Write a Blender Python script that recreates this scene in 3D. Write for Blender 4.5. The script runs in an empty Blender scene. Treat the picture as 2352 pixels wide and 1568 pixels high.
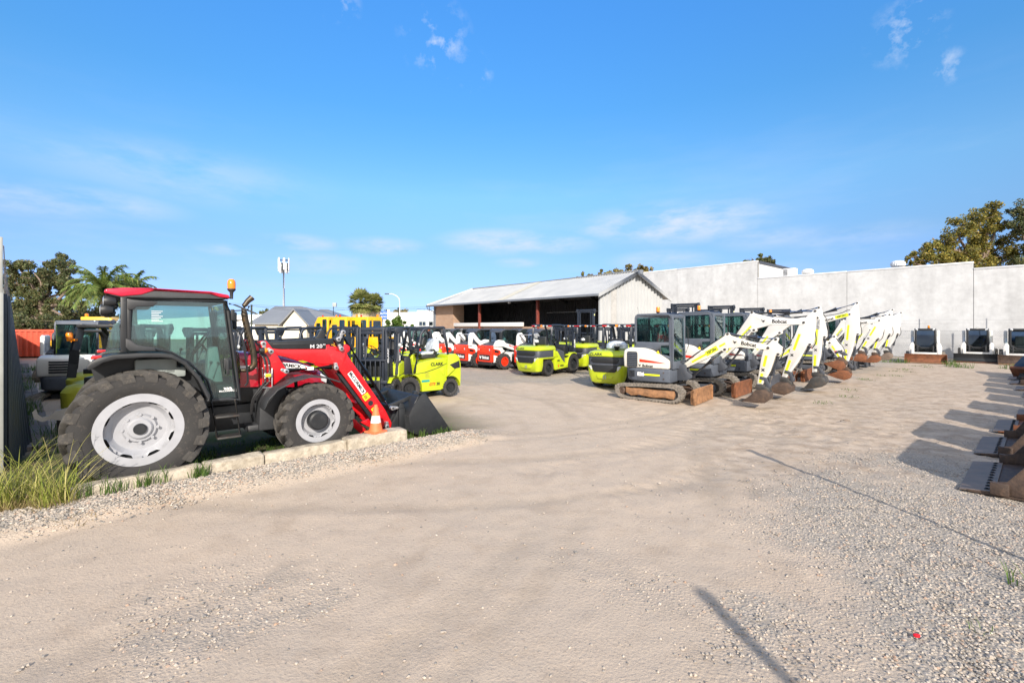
import bpy, bmesh, math, random
from mathutils import Vector, Matrix, noise
R = math.radians
random.seed(7)
scn = bpy.context.scene
col = scn.collection

# ------------------------------------------------------------------ camera
CAM_H, FPX, CX, HY = 2.05, 1045.0, 1176.0, 750.0      # 16 mm lens on a 36 mm wide sensor
cam = bpy.data.cameras.new('camera'); cam_ob = bpy.data.objects.new('camera', cam); col.objects.link(cam_ob)
cam.lens = 16; cam.sensor_width = 36; cam.shift_y = -34 / 2352; cam.clip_end = 3000; cam.clip_start = .05
cam_ob.location = (0, 0, CAM_H); cam_ob.rotation_euler = (R(90), 0, 0); scn.camera = cam_ob

def at(qx, qy, Y):
    return Vector(((qx - CX) / FPX * Y, Y, CAM_H - (qy - HY) / FPX * Y))
def gp(qx, qy, z=0):
    Y = (CAM_H - z) * FPX / (qy - HY)
    return Vector(((qx - CX) / FPX * Y, Y, z))

# yard axes: U runs along the kerb and the machine rows, W along the long walls
UX, UY = math.cos(R(40.6)), math.sin(R(40.6))
def uv(u, w, z=0): return Vector((UX * u - UY * w, UY * u + UX * w, z))

# ------------------------------------------------------------------ materials
MATS = {}
def nodes_of(m):
    m.use_nodes = True
    nt = m.node_tree; b = nt.nodes['Principled BSDF']
    return nt, b
def mk(name, c, rough=.5, metal=0., var=.12, scale=6., bump=0., bscale=60., coat=0., dust=0., dcol=(.40, .33, .26), spec=.5):
    m = bpy.data.materials.new(name); nt, b = nodes_of(m); N, L = nt.nodes, nt.links
    tc = N.new('ShaderNodeTexCoord')
    n1 = N.new('ShaderNodeTexNoise'); n1.inputs['Scale'].default_value = scale; n1.inputs['Detail'].default_value = 5; n1.inputs['Roughness'].default_value = .6
    L.new(tc.outputs['Object'], n1.inputs['Vector'])
    mr = N.new('ShaderNodeMapRange'); mr.inputs['From Min'].default_value = .3; mr.inputs['From Max'].default_value = .7
    mr.inputs['To Min'].default_value = 1 - var; mr.inputs['To Max'].default_value = 1 + var
    L.new(n1.outputs['Fac'], mr.inputs['Value'])
    mx = N.new('ShaderNodeMix'); mx.data_type = 'RGBA'; mx.blend_type = 'MULTIPLY'; mx.inputs[0].default_value = 1
    mx.inputs[6].default_value = (*c, 1); L.new(mr.outputs[0], mx.inputs[7])
    out = mx.outputs[2]
    if dust > 0:
        n2 = N.new('ShaderNodeTexNoise'); n2.inputs['Scale'].default_value = scale * 2.3; n2.inputs['Detail'].default_value = 8; n2.inputs['Roughness'].default_value = .7
        L.new(tc.outputs['Object'], n2.inputs['Vector'])
        r2 = N.new('ShaderNodeMapRange'); r2.inputs['From Min'].default_value = .62 - .28 * dust; r2.inputs['From Max'].default_value = .82 - .2 * dust
        r2.inputs['To Max'].default_value = min(1, .35 + dust * .6)
        L.new(n2.outputs['Fac'], r2.inputs['Value'])
        m2 = N.new('ShaderNodeMix'); m2.data_type = 'RGBA'; L.new(r2.outputs[0], m2.inputs[0]); L.new(out, m2.inputs[6]); m2.inputs[7].default_value = (*dcol, 1)
        out = m2.outputs[2]
    L.new(out, b.inputs['Base Color'])
    mr2 = N.new('ShaderNodeMapRange'); mr2.inputs['To Min'].default_value = max(.03, rough - .12); mr2.inputs['To Max'].default_value = min(1, rough + .15)
    L.new(n1.outputs['Fac'], mr2.inputs['Value']); L.new(mr2.outputs[0], b.inputs['Roughness'])
    b.inputs['Metallic'].default_value = metal; b.inputs['Specular IOR Level'].default_value = spec
    if coat: b.inputs['Coat Weight'].default_value = coat; b.inputs['Coat Roughness'].default_value = .08
    if bump:
        n3 = N.new('ShaderNodeTexNoise'); n3.inputs['Scale'].default_value = bscale; n3.inputs['Detail'].default_value = 6
        L.new(tc.outputs['Object'], n3.inputs['Vector'])
        bp = N.new('ShaderNodeBump'); bp.inputs['Strength'].default_value = bump; bp.inputs['Distance'].default_value = .01
        L.new(n3.outputs['Fac'], bp.inputs['Height']); L.new(bp.outputs[0], b.inputs['Normal'])
    MATS[name] = m
    return m
def glass(name, tint, refl=.09, gcol=(.9, .95, 1)):
    m = bpy.data.materials.new(name); m.use_nodes = True; nt = m.node_tree; N, L = nt.nodes, nt.links
    N.remove(N['Principled BSDF'])
    tr = N.new('ShaderNodeBsdfTransparent'); tr.inputs[0].default_value = (*tint, 1)
    gl = N.new('ShaderNodeBsdfGlossy'); gl.inputs['Roughness'].default_value = .02; gl.inputs[0].default_value = (*gcol, 1)
    df = N.new('ShaderNodeBsdfDiffuse'); df.inputs[0].default_value = (.25, .33, .34, 1)
    fr = N.new('ShaderNodeLayerWeight'); fr.inputs['Blend'].default_value = .25
    mr = N.new('ShaderNodeMapRange'); mr.inputs['To Min'].default_value = refl; mr.inputs['To Max'].default_value = .85
    L.new(fr.outputs['Fresnel'], mr.inputs['Value'])
    tc = N.new('ShaderNodeTexCoord'); nz = N.new('ShaderNodeTexNoise'); nz.inputs['Scale'].default_value = 3; nz.inputs['Detail'].default_value = 5
    L.new(tc.outputs['Object'], nz.inputs['Vector'])
    md = N.new('ShaderNodeMapRange'); md.inputs['From Min'].default_value = .4; md.inputs['From Max'].default_value = .75; md.inputs['To Max'].default_value = .06
    L.new(nz.outputs['Fac'], md.inputs['Value'])
    m0 = N.new('ShaderNodeMixShader'); L.new(md.outputs[0], m0.inputs[0]); L.new(tr.outputs[0], m0.inputs[1]); L.new(df.outputs[0], m0.inputs[2])
    ms = N.new('ShaderNodeMixShader'); L.new(mr.outputs[0], ms.inputs[0]); L.new(m0.outputs[0], ms.inputs[1]); L.new(gl.outputs[0], ms.inputs[2])
    L.new(ms.outputs[0], N['Material Output'].inputs[0]); MATS[name] = m
    return m

LIME = mk('lime paint', (.43, .52, .012), .35, var=.05, coat=.5, dust=.10)
LIME_OLD = mk('faded lime paint', (.36, .37, .03), .55, var=.2, dust=.35, dcol=(.16, .10, .05))
RED = mk('red paint', (.60, .006, .012), .34, var=.08, coat=.45, dust=.14, dcol=(.42, .12, .09))
RED_DEEP = mk('deep red paint', (.36, .006, .02), .25, var=.08, coat=.8, dust=.08)
RED_ROOF = mk('glossy crimson roof', (.58, .010, .045), .22, var=.05, coat=.6)
ORED = mk('orange red paint', (.72, .035, .010), .35, var=.06, coat=.4, dust=.05)
WHITE = mk('white paint', (.70, .70, .69), .4, var=.04, coat=.3, dust=.06)
WHITE_WORN = mk('worn white paint', (.68, .65, .58), .45, var=.07, coat=.1, dust=.22, dcol=(.30, .14, .06), scale=4)
WHITE_USED = mk('used white paint', (.68, .67, .645), .42, var=.05, coat=.15, dust=.10, dcol=(.45, .36, .27), scale=5)
BLACK = mk('black paint', (.016, .018, .021), .45, var=.15, dust=.12, dcol=(.10, .09, .08))
BLACK_M = mk('mast steel', (.022, .028, .042), .42, var=.15, dust=.12, dcol=(.09, .08, .075))
PLASTIC = mk('black plastic', (.030, .032, .036), .55, var=.2, bump=.15, bscale=200, dust=.15, dcol=(.13, .12, .11))
SEATM = mk('black vinyl', (.024, .026, .030), .5, var=.2, bump=.1, bscale=90)
GREYCAB = mk('slate grey paint', (.085, .100, .128), .5, var=.12, dust=.16, dcol=(.24, .20, .17))
GREYDK = mk('dark slate paint', (.055, .062, .078), .5, var=.12, dust=.2, dcol=(.2, .16, .13))
RUBBER = mk('tyre rubber', (.026, .025, .025), .8, var=.2, bump=.35, bscale=70, dust=.22, dcol=(.17, .14, .115), scale=9)
RUBBER_T = mk('dusty tread rubber', (.050, .047, .044), .85, var=.3, bump=.35, bscale=60, dust=.30, dcol=(.20, .17, .135), scale=9)
RUBBER_N = mk('new tyre rubber', (.030, .030, .032), .75, var=.2, bump=.3, bscale=80, dust=.35, dcol=(.16, .145, .13), scale=9)
RUBBER_D = mk('dusty track rubber', (.15, .135, .118), .85, var=.35, bump=.5, bscale=40, dust=.65, dcol=(.33, .28, .23), scale=7)
SILVER = mk('silver wheel paint', (.37, .38, .41), .42, .15, var=.06, coat=.2, dust=.10)
STEEL = mk('zinc steel', (.52, .52, .53), .35, .85, var=.12)
CHROME = mk('chrome rod', (.75, .77, .8), .08, 1., var=.03)
DSTEEL = mk('dark bare steel', (.07, .068, .066), .5, .5, var=.3, dust=.4, dcol=(.15, .10, .07))
RUST = mk('rusty steel', (.19, .070, .030), .75, .1, var=.4, bump=.4, bscale=50, dust=.5, dcol=(.10, .050, .030), scale=6)
RUST_L = mk('worn rusty steel', (.30, .155, .075), .7, .15, var=.4, bump=.3, bscale=50, dust=.5, dcol=(.12, .075, .05), scale=7)
RUST_D = mk('dark rusty steel', (.075, .050, .038), .7, .2, var=.4, bump=.4, bscale=50, dust=.5, dcol=(.18, .11, .07), scale=6)
WORNST = mk('worn bright steel', (.17, .130, .105), .6, .15, var=.3, bump=.2, bscale=60, dust=.45, dcol=(.20, .13, .09), scale=5)
HIVIS = mk('hi vis yellow tape', (.78, .86, .01), .5, var=.04)
YELLOW = mk('machine yellow paint', (.80, .44, .008), .4, var=.08, coat=.3, dust=.12)
YLABEL = mk('yellow sticker', (.86, .62, .02), .45, var=.05)
WSTICK = mk('white sticker', (.82, .82, .82), .5, var=.03)
INK = mk('black ink', (.012, .012, .014), .5, var=.05)
GREYINK = mk('silver ink', (.55, .56, .58), .45, var=.05)
REDINK = mk('red ink', (.62, .01, .02), .45, var=.05)
ORANGEP = mk('orange plastic', (.70, .13, .02), .5, var=.1, dust=.15)
CONE_O = mk('cone orange', (.74, .17, .06), .6, var=.12, dust=.28, dcol=(.45, .22, .14))
CONE_W = mk('cone reflective white', (.78, .77, .75), .55, var=.08, dust=.3, dcol=(.5, .45, .40))
AMBER = mk('amber lens', (.85, .24, .008), .2, var=.1, coat=.6)
REDLENS = mk('red lens', (.55, .012, .010), .2, var=.1, coat=.6)
CLEAR = mk('clear lamp lens', (.70, .72, .74), .12, .3, var=.1, coat=.6)
WRAP = mk('clear plastic wrap', (.52, .57, .63), .18, var=.35, bump=1.0, bscale=16, scale=9)
TEAL = mk('teal film', (.02, .30, .28), .4, var=.2)
HOSE = mk('hydraulic hose', (.025, .025, .027), .45, var=.2)
GREYTRIM = mk('light grey trim', (.33, .37, .36), .6, var=.1)
GLASS = glass('cab glass', (.66, .82, .80), .07)
GLASS_D = glass('dark cab glass', (.55, .72, .70), .09)
GLASS_B = glass('tinted blue glass', (.10, .19, .30), .13, (.45, .65, 1))
TIMBER = mk('weathered timber', (.20, .165, .135), .85, var=.35, bump=.6, bscale=30, scale=8, dust=.3, dcol=(.09, .08, .06))
BARK = mk('bark', (.20, .155, .12), .9, var=.35, bump=.6, bscale=18, scale=5)
PINK = mk('pink brown bark', (.22, .165, .13), .85, var=.3, bump=.4, bscale=14, scale=4)

# ------------------------------------------------------------------ mesh builder
def frame_of(d):
    d = Vector(d).normalized()
    a = Vector((0, 0, 1)) if abs(d.z) < .95 else Vector((1, 0, 0))
    x = d.cross(a).normalized(); y = x.cross(d).normalized()
    return x, y
class MB:
    def __init__(s): s.v = []; s.f = []
    def add(s, vs, fs, M=None):
        o = len(s.v)
        s.v += [tuple(M @ Vector(v)) if M is not None else tuple(v) for v in vs]
        s.f += [tuple(i + o for i in f) for f in fs]
        return s
    def bx(s, x0, x1, y0, y1, z0, z1, M=None):
        return s.add([(x0, y0, z0), (x1, y0, z0), (x1, y1, z0), (x0, y1, z0), (x0, y0, z1), (x1, y0, z1), (x1, y1, z1), (x0, y1, z1)],
                     [(0, 3, 2, 1), (4, 5, 6, 7), (0, 1, 5, 4), (1, 2, 6, 5), (2, 3, 7, 6), (3, 0, 4, 7)], M)
    def prism(s, poly, a, b, ax='y', M=None):          # poly in the plane across axis ax
        n = len(poly)
        P = {'y': lambda p, t: (p[0], t, p[1]), 'x': lambda p, t: (t, p[0], p[1]), 'z': lambda p, t: (p[0], p[1], t)}[ax]
        return s.add([P(p, a) for p in poly] + [P(p, b) for p in poly],
                     [tuple(range(n)), tuple(range(2 * n - 1, n - 1, -1))] + [(i, n + i, n + (i + 1) % n, (i + 1) % n) for i in range(n)], M)
    def loft(s, rings, cap=True, M=None):
        n = len(rings[0]); vs = [p for r in rings for p in r]
        fs = [(k * n + i, k * n + (i + 1) % n, (k + 1) * n + (i + 1) % n, (k + 1) * n + i) for k in range(len(rings) - 1) for i in range(n)]
        if cap: fs += [tuple(range(n - 1, -1, -1)), tuple((len(rings) - 1) * n + i for i in range(n))]
        return s.add(vs, fs, M)
    def tube(s, pts, r, n=8, M=None, closed=False):
        pts = [Vector(p) for p in pts]; k = len(pts); rr = r if isinstance(r, (list, tuple)) else [r] * k
        rings = []; px = None
        for i, p in enumerate(pts):
            if i == 0: d = pts[1] - pts[0]
            elif i == k - 1: d = pts[-1] - pts[-2]
            else: d = (pts[i + 1] - p).normalized() + (p - pts[i - 1]).normalized()
            d = d.normalized() if d.length > 1e-9 else Vector((0, 0, 1))
            if px is None: x, y = frame_of(d)
            else:
                x = px - d * px.dot(d)
                x = x.normalized() if x.length > 1e-6 else frame_of(d)[0]
                y = d.cross(x)
            px = x
            rings.append([p + (x * math.cos(t) + y * math.sin(t)) * rr[i] for t in [2 * math.pi * j / n for j in range(n)]])
        return s.loft(rings, True, M)
    def cyl(s, a, b, r, n=14, r2=None, M=None): return s.tube([a, b], [r, r if r2 is None else r2], n, M)
    def lathe(s, prof, c=(0, 0, 0), ax='y', n=28, M=None):   # prof: (radius, height) pairs, an open or closed skin of revolution
        vs = []; fs = []; m = len(prof)
        for j in range(n):
            t = 2 * math.pi * j / n; ct, st = math.cos(t), math.sin(t)
            for r, h in prof:
                q = {'y': (r * ct, h, r * st), 'z': (r * ct, r * st, h), 'x': (h, r * ct, r * st)}[ax]
                vs.append((q[0] + c[0], q[1] + c[1], q[2] + c[2]))
        for j in range(n):
            k = (j + 1) % n
            for i in range(m - 1): fs.append((j * m + i, j * m + i + 1, k * m + i + 1, k * m + i))
        return s.add(vs, fs, M)
    def build(s, name, m, parent=None, bev=0., seg=2, sm=38, loc=None, bang=28):
        me = bpy.data.meshes.new(name); bm = bmesh.new()
        bv = [bm.verts.new(v) for v in s.v]
        for f in s.f:
            if len(set(f)) > 2:
                try: bm.faces.new([bv[i] for i in f])
                except ValueError: pass
        bmesh.ops.remove_doubles(bm, verts=bm.verts, dist=1e-5)
        bmesh.ops.recalc_face_normals(bm, faces=bm.faces)
        if bev:
            es = [e for e in bm.edges if len(e.link_faces) == 2 and e.calc_face_angle(0) > R(bang)]
            if es: bmesh.ops.bevel(bm, geom=es, offset=bev, segments=seg, profile=.5, affect='EDGES', clamp_overlap=True)
        bm.to_mesh(me); bm.free()
        me.materials.append(m)
        me.polygons.foreach_set('use_smooth', [True] * len(me.polygons))
        me.set_sharp_from_angle(angle=R(sm))
        o = bpy.data.objects.new(name, me); col.objects.link(o)
        if parent: o.parent = parent
        if loc is not None: o.location = loc
        return o

def tag(o, label=None, cat=None, group=None, kind=None):
    if label: o['label'] = label
    if cat: o['category'] = cat
    if group: o['group'] = group
    if kind: o['kind'] = kind
    return o
def thing(name, label, cat, loc=(0, 0, 0), rz=0., group=None):
    o = bpy.data.objects.new(name, None); col.objects.link(o)
    o.empty_display_size = .2; o.location = loc; o.rotation_euler = (0, 0, R(rz))
    return tag(o, label, cat, group)
def dup(root, loc, rz, label, group=None, skip=()):
    def cp(o, par):
        c = o.copy(); col.objects.link(c); c.parent = par
        for ch in kids.get(o, []):
            if ch.name.split('.')[0] not in skip: cp(ch, c)
        return c
    kids = {}
    for o in root.children_recursive: kids.setdefault(o.parent, []).append(o)
    r = cp(root, None); r.location = loc; r.rotation_euler = (0, 0, R(rz)); r['label'] = label
    if group: r['group'] = group
    return r
def txt(s, size, parent, org, xd, up, m, name='lettering', bold=.0, ext=.002, align='CENTER', sx=1., shear=0.):
    cu = bpy.data.curves.new('t', 'FONT'); cu.body = s; cu.size = size; cu.align_x = align; cu.align_y = 'CENTER'
    cu.offset = bold * size; cu.extrude = ext; cu.shear = shear; cu.resolution_u = 3
    to = bpy.data.objects.new('t', cu); col.objects.link(to)
    bpy.context.view_layer.update()
    dg = bpy.context.evaluated_depsgraph_get()
    me = bpy.data.meshes.new_from_object(to.evaluated_get(dg)); me.name = name
    bpy.data.objects.remove(to); bpy.data.curves.remove(cu)
    x = Vector(xd).normalized(); y = Vector(up); y = (y - x * y.dot(x)).normalized(); z = x.cross(y)
    M = Matrix(((x.x * sx, y.x, z.x, org[0]), (x.y * sx, y.y, z.y, org[1]), (x.z * sx, y.z, z.z, org[2]), (0, 0, 0, 1)))
    me.transform(M); me.materials.clear(); me.materials.append(m)
    o = bpy.data.objects.new(name, me); col.objects.link(o); o.parent = parent
    return o
def arc(cx, cz, r, a0, a1, n): return [(cx + r * math.cos(R(a0 + (a1 - a0) * i / n)), cz + r * math.sin(R(a0 + (a1 - a0) * i / n))) for i in range(n + 1)]
def rrect(x0, x1, z0, z1, r, n=4):
    return arc(x1 - r, z1 - r, r, 0, 90, n) + arc(x0 + r, z1 - r, r, 90, 180, n) + arc(x0 + r, z0 + r, r, 180, 270, n) + arc(x1 - r, z0 + r, r, 270, 360, n)
def spline(pts, n=6):
    P = [Vector(p) for p in pts]; out = []
    for i in range(len(P) - 1):
        p0, p1, p2, p3 = P[max(i - 1, 0)], P[i], P[i + 1], P[min(i + 2, len(P) - 1)]
        for k in range(n):
            t = k / n
            out.append(.5 * ((2 * p1) + (p2 - p0) * t + (2 * p0 - 5 * p1 + 4 * p2 - p3) * t * t + (3 * p1 - p0 - 3 * p2 + p3) * t ** 3))
    out.append(P[-1]); return out
CAT = [(-.5, .48), (-.40, .12), (-.46, -.02), (-.30, -.10), (-.22, -.34), (0, -.5), (.22, -.34), (.30, -.10), (.46, -.02), (.40, .12), (.5, .48), (.2, .22), (0, .26), (-.2, .22)]
LYNX = [(-.5, .5), (-.30, .14), (-.1, .20), (.1, .16), (.5, .42), (.40, .20), (.22, .02), (.36, -.16), (.14, -.12), (.06, -.32), (-.05, -.5), (-.10, -.22), (-.34, -.26), (-.16, -.04), (-.46, .06)]
def emblem(poly, size, parent, org, xd, up, m):
    x = Vector(xd).normalized(); y = Vector(up); y = (y - x * y.dot(x)).normalized(); z = x.cross(y)
    M = Matrix(((x.x, y.x, z.x, org[0]), (x.y, y.y, z.y, org[1]), (x.z, y.z, z.z, org[2]), (0, 0, 0, 1)))
    return MB().prism([(a * size, b * size) for a, b in poly], -.002, .002, 'z', M).build('emblem', m, parent)
def wheel(parent, x, y, r, w, rimr, side, tyre_m, rim_m, lugs=0, lug_h=.03, hub_m=None, style='plain', chev=.5, n=40):
    """one wheel: hub disc > tyre, rim; side = -1 shows its face towards -y"""
    hub = MB(); s = side; hy = w * .18
    hub.lathe([(.001, s * (hy + .035)), (rimr * .26, s * (hy + .035)), (rimr * .30, s * (hy + .02)), (rimr * .30, s * hy)], n=20)
    for i in range(8):
        t = 2 * math.pi * i / 8; a = (rimr * .40 * math.cos(t), s * (hy - .01), rimr * .40 * math.sin(t))
        hub.cyl(a, (a[0], a[1] + s * .03, a[2]), rimr * .045, 6)
    h = hub.build('wheel', hub_m or rim_m, parent, loc=(x, y, r))
    rim = MB(); W = w * .43
    rim.lathe([(rimr * .80, -W), (rimr * 1.03, -W), (rimr * 1.03, -W + .02), (rimr * .93, -W + .03), (rimr * .88, -W * .4), (rimr * .88, W * .4), (rimr * .93, W - .03), (rimr * 1.03, W - .02), (rimr * 1.03, W), (rimr * .95, W), (rimr * .90, W - .03), (rimr * .84, W * .45)], n=n)
    if style == 'tractor':
        k = 8
        prof = []
        for i in range(96):
            t = 2 * math.pi * i / 96; c = math.cos(k * t)
            rr = rimr * (.875 if c > .35 else .875 - .13 * min(1, (.35 - c) / .9))
            prof.append((rr * math.cos(t), rr * math.sin(t)))
        circ = lambda q: [(rimr * q * math.cos(2 * math.pi * i / 96), rimr * q * math.sin(2 * math.pi * i / 96)) for i in range(96)]
        A = [[(a_[0], s * yy, a_[1]) for a_ in P_] for P_, yy in ((prof, hy + .005), (prof, hy + .045), (circ(.735), hy + .040), (circ(.66), hy - .02), (circ(.62), hy - .035), (circ(.42), hy - .035), (circ(.37), hy + .005), (circ(.05), hy + .005))]
        rim.loft(A, False)
        for i in range(k):
            t = 2 * math.pi * i / k; a = Vector((rimr * .80 * math.cos(t), s * (hy + .03), rimr * .80 * math.sin(t)))
            rim.cyl(a, a + Vector((0, s * .035, 0)), .022, 8)
    else:
        rim.lathe([(rimr * .86, s * W * .3), (rimr * .70, s * hy * .6), (rimr * .62, s * (hy + .012)), (rimr * .30, s * (hy + .012)), (.01, s * hy)], n=n)
    rim.build('rim', rim_m, h)
    if style == 'tractor': MB().lathe([(.01, s * (hy - .07)), (rimr * .885, s * (hy - .05)), (rimr * .885, -s * W)], n=32).build('shade_backing', BLACK, h)  # black disc added behind the rim so its holes look shaded
    ty = MB(); lg = MB() if style == 'tractor' else ty; rr = r - (lug_h if lugs else 0); W = w / 2
    ty.lathe([(rimr * .98, -W * .80), (rimr * 1.08, -W * .92), (rimr + (rr - rimr) * .5, -W), (rr * .965, -W * .93), (rr * .992, -W * .72), (rr, -W * .3), (rr, W * .3), (rr * .992, W * .72), (rr * .965, W * .93), (rimr + (rr - rimr) * .5, W), (rimr * 1.08, W * .92), (rimr * .98, W * .80)], n=max(n, 48))
    if lugs:
        for i in range(lugs):
            for d in (-1, 1):
                t0 = 2 * math.pi * (i + (.5 if d > 0 else 0)) / lugs
                dt = 2 * math.pi / lugs; rings = []
                for u, tw in ((.02, .20), (.45, .17), (.86, .22), (1.0, .26), (1.03, .27)):
                    tc = t0 + chev * dt * (1 - u); yy = d * u * W
                    base = rr * (.985 if u < .9 else (.955 if u < 1.02 else .88)); top = r * (1 if u < .7 else .995 if u < .9 else .975 if u < 1.02 else .90)
                    yb = yy if u < 1.02 else d * W * .99
                    rings.append([(R_ * math.cos(tc + q * dt), yb, R_ * math.sin(tc + q * dt)) for R_, q in ((base, -tw * 1.15), (top, -tw * .8), (top, tw * .8), (base, tw * 1.15))])
                lg.loft(rings)
    ty.build('tyre', tyre_m, h, sm=30)
    if lg is not ty: lg.build('tread', RUBBER_T, h, .012, 2)
    return h
# ------------------------------------------------------------------ world and sun
SUN_EL, SUN_RZ = 27.0, 8.5
w = bpy.data.worlds.new('World'); scn.world = w; w.use_nodes = True
nt = w.node_tree; N, L = nt.nodes, nt.links
bg = N['Background']; sky = N.new('ShaderNodeTexSky'); sky.sky_type = 'NISHITA'; sky.sun_disc = False
sky.sun_elevation = R(SUN_EL); sky.sun_rotation = R(180 - SUN_RZ); sky.air_density = 1.0; sky.dust_density = .0; sky.ozone_density = 2.0; sky.altitude = 0
hs = N.new('ShaderNodeHueSaturation'); hs.inputs['Saturation'].default_value = 1.22; hs.inputs['Value'].default_value = 1.0
L.new(sky.outputs[0], hs.inputs['Color'])
tcs = N.new('ShaderNodeTexCoord'); sz = N.new('ShaderNodeSeparateXYZ'); L.new(tcs.outputs['Generated'], sz.inputs[0])
sr = N.new('ShaderNodeValToRGB'); L.new(sz.outputs['Z'], sr.inputs[0]); e = sr.color_ramp.elements
e[0].position = 0; e[0].color = (.19, .33, .82, 1); e[1].position = .60; e[1].color = (.76, 1.18, 1.42, 1)
for p_, c_ in ((.08, (.34, .40, .72)), (.165, (.52, .55, .64)), (.27, (.78, .84, .84)), (.42, (.66, .96, 1.05))):
    k = e.new(p_); k.color = (*c_, 1)
sm_ = N.new('ShaderNodeMix'); sm_.data_type = 'RGBA'; sm_.blend_type = 'MULTIPLY'; sm_.inputs[0].default_value = 1
L.new(hs.outputs[0], sm_.inputs[6]); L.new(sr.outputs[0], sm_.inputs[7])
# bright whitish sky round the sun behind the viewer, added to lift blue shadows
sd_ = N.new('ShaderNodeVectorMath'); sd_.operation = 'DOT_PRODUCT'; L.new(tcs.outputs['Generated'], sd_.inputs[0])
sd_.inputs[1].default_value = (math.sin(R(SUN_RZ)) * math.cos(R(SUN_EL)), -math.cos(R(SUN_RZ)) * math.cos(R(SUN_EL)), math.sin(R(SUN_EL)))
sh_ = N.new('ShaderNodeMapRange'); sh_.interpolation_type = 'SMOOTHSTEP'; sh_.inputs['From Min'].default_value = .05; sh_.inputs['From Max'].default_value = .85; sh_.inputs['To Max'].default_value = .92
L.new(sd_.outputs['Value'], sh_.inputs['Value'])
sw_ = N.new('ShaderNodeMix'); sw_.data_type = 'RGBA'; L.new(sh_.outputs[0], sw_.inputs[0]); L.new(sm_.outputs[2], sw_.inputs[6]); sw_.inputs[7].default_value = (6.2, 6.0, 5.7, 1)
# thin cloud streaks low down and a few small puffs high up, laid out by sky direction
tc = N.new('ShaderNodeTexCoord')
mp = N.new('ShaderNodeMapping'); mp.inputs['Scale'].default_value = (1.0, 1.0, 5.0); mp.inputs['Location'].default_value = (.35, .1, .2)
L.new(tc.outputs['Generated'], mp.inputs['Vector'])
cn = N.new('ShaderNodeTexNoise'); cn.inputs['Scale'].default_value = 2.6; cn.inputs['Detail'].default_value = 9; cn.inputs['Roughness'].default_value = .58
L.new(mp.outputs[0], cn.inputs['Vector'])
cr = N.new('ShaderNodeMapRange'); cr.inputs['From Min'].default_value = .50; cr.inputs['From Max'].default_value = .74
L.new(cn.outputs['Fac'], cr.inputs['Value'])
sx = N.new('ShaderNodeSeparateXYZ'); L.new(tc.outputs['Generated'], sx.inputs[0])
el = N.new('ShaderNodeMapRange'); el.inputs['From Min'].default_value = .42; el.inputs['From Max'].default_value = .05; el.inputs['To Max'].default_value = .35
L.new(sx.outputs['Z'], el.inputs['Value'])
mu = N.new('ShaderNodeMath'); mu.operation = 'MULTIPLY'; L.new(cr.outputs[0], mu.inputs[0]); L.new(el.outputs[0], mu.inputs[1])
def puff(qx, qy, rad, strg):
    d = at(qx, qy, 1) - Vector((0, 0, CAM_H)); d.normalize()
    vm = N.new('ShaderNodeVectorMath'); vm.operation = 'DISTANCE'; L.new(tc.outputs['Generated'], vm.inputs[0]); vm.inputs[1].default_value = d
    m1 = N.new('ShaderNodeMapRange'); m1.inputs['From Min'].default_value = rad; m1.inputs['From Max'].default_value = rad * .2; m1.inputs['To Max'].default_value = strg
    L.new(vm.outputs['Value'], m1.inputs['Value']); return m1.outputs[0]
pn = N.new('ShaderNodeTexNoise'); pn.inputs['Scale'].default_value = 26; pn.inputs['Detail'].default_value = 8; pn.inputs['Roughness'].default_value = .62
L.new(tc.outputs['Generated'], pn.inputs['Vector'])
pr = N.new('ShaderNodeMapRange'); pr.inputs['From Min'].default_value = .52; pr.inputs['From Max'].default_value = .72; L.new(pn.outputs['Fac'], pr.inputs['Value'])
acc = None
for p in ((1000, 90, .075, .8), (1090, 165, .04, .8), (2080, 75, .055, .75), (2170, 155, .03, .8), (780, 8, .04, .7)):
    o = puff(*p)
    if acc is None: acc = o
    else:
        a = N.new('ShaderNodeMath'); a.operation = 'MAXIMUM'; L.new(acc, a.inputs[0]); L.new(o, a.inputs[1]); acc = a.outputs[0]
def band(qx, qy, rad, strg, flat=4.5):
    d = at(qx, qy, 1) - Vector((0, 0, CAM_H)); d.normalize()
    m0 = N.new('ShaderNodeMapping'); m0.inputs['Scale'].default_value = (1, 1, flat); L.new(tc.outputs['Generated'], m0.inputs[0])
    vm = N.new('ShaderNodeVectorMath'); vm.operation = 'DISTANCE'; L.new(m0.outputs[0], vm.inputs[0]); vm.inputs[1].default_value = (d.x, d.y, d.z * flat)
    m1 = N.new('ShaderNodeMapRange'); m1.interpolation_type = 'SMOOTHSTEP'; m1.inputs['From Min'].default_value = rad; m1.inputs['From Max'].default_value = rad * .15; m1.inputs['To Max'].default_value = strg
    L.new(vm.outputs['Value'], m1.inputs['Value']); return m1.outputs[0]
bn = N.new('ShaderNodeTexNoise'); bn.inputs['Scale'].default_value = 7; bn.inputs['Detail'].default_value = 9; bn.inputs['Roughness'].default_value = .6
bm0 = N.new('ShaderNodeMapping'); bm0.inputs['Scale'].default_value = (1, 1, 3.2); L.new(tc.outputs['Generated'], bm0.inputs[0]); L.new(bm0.outputs[0], bn.inputs[0])
bnr = N.new('ShaderNodeMapRange'); bnr.inputs['From Min'].default_value = .36; bnr.inputs['From Max'].default_value = .60; L.new(bn.outputs['Fac'], bnr.inputs['Value'])
bacc = None
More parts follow.
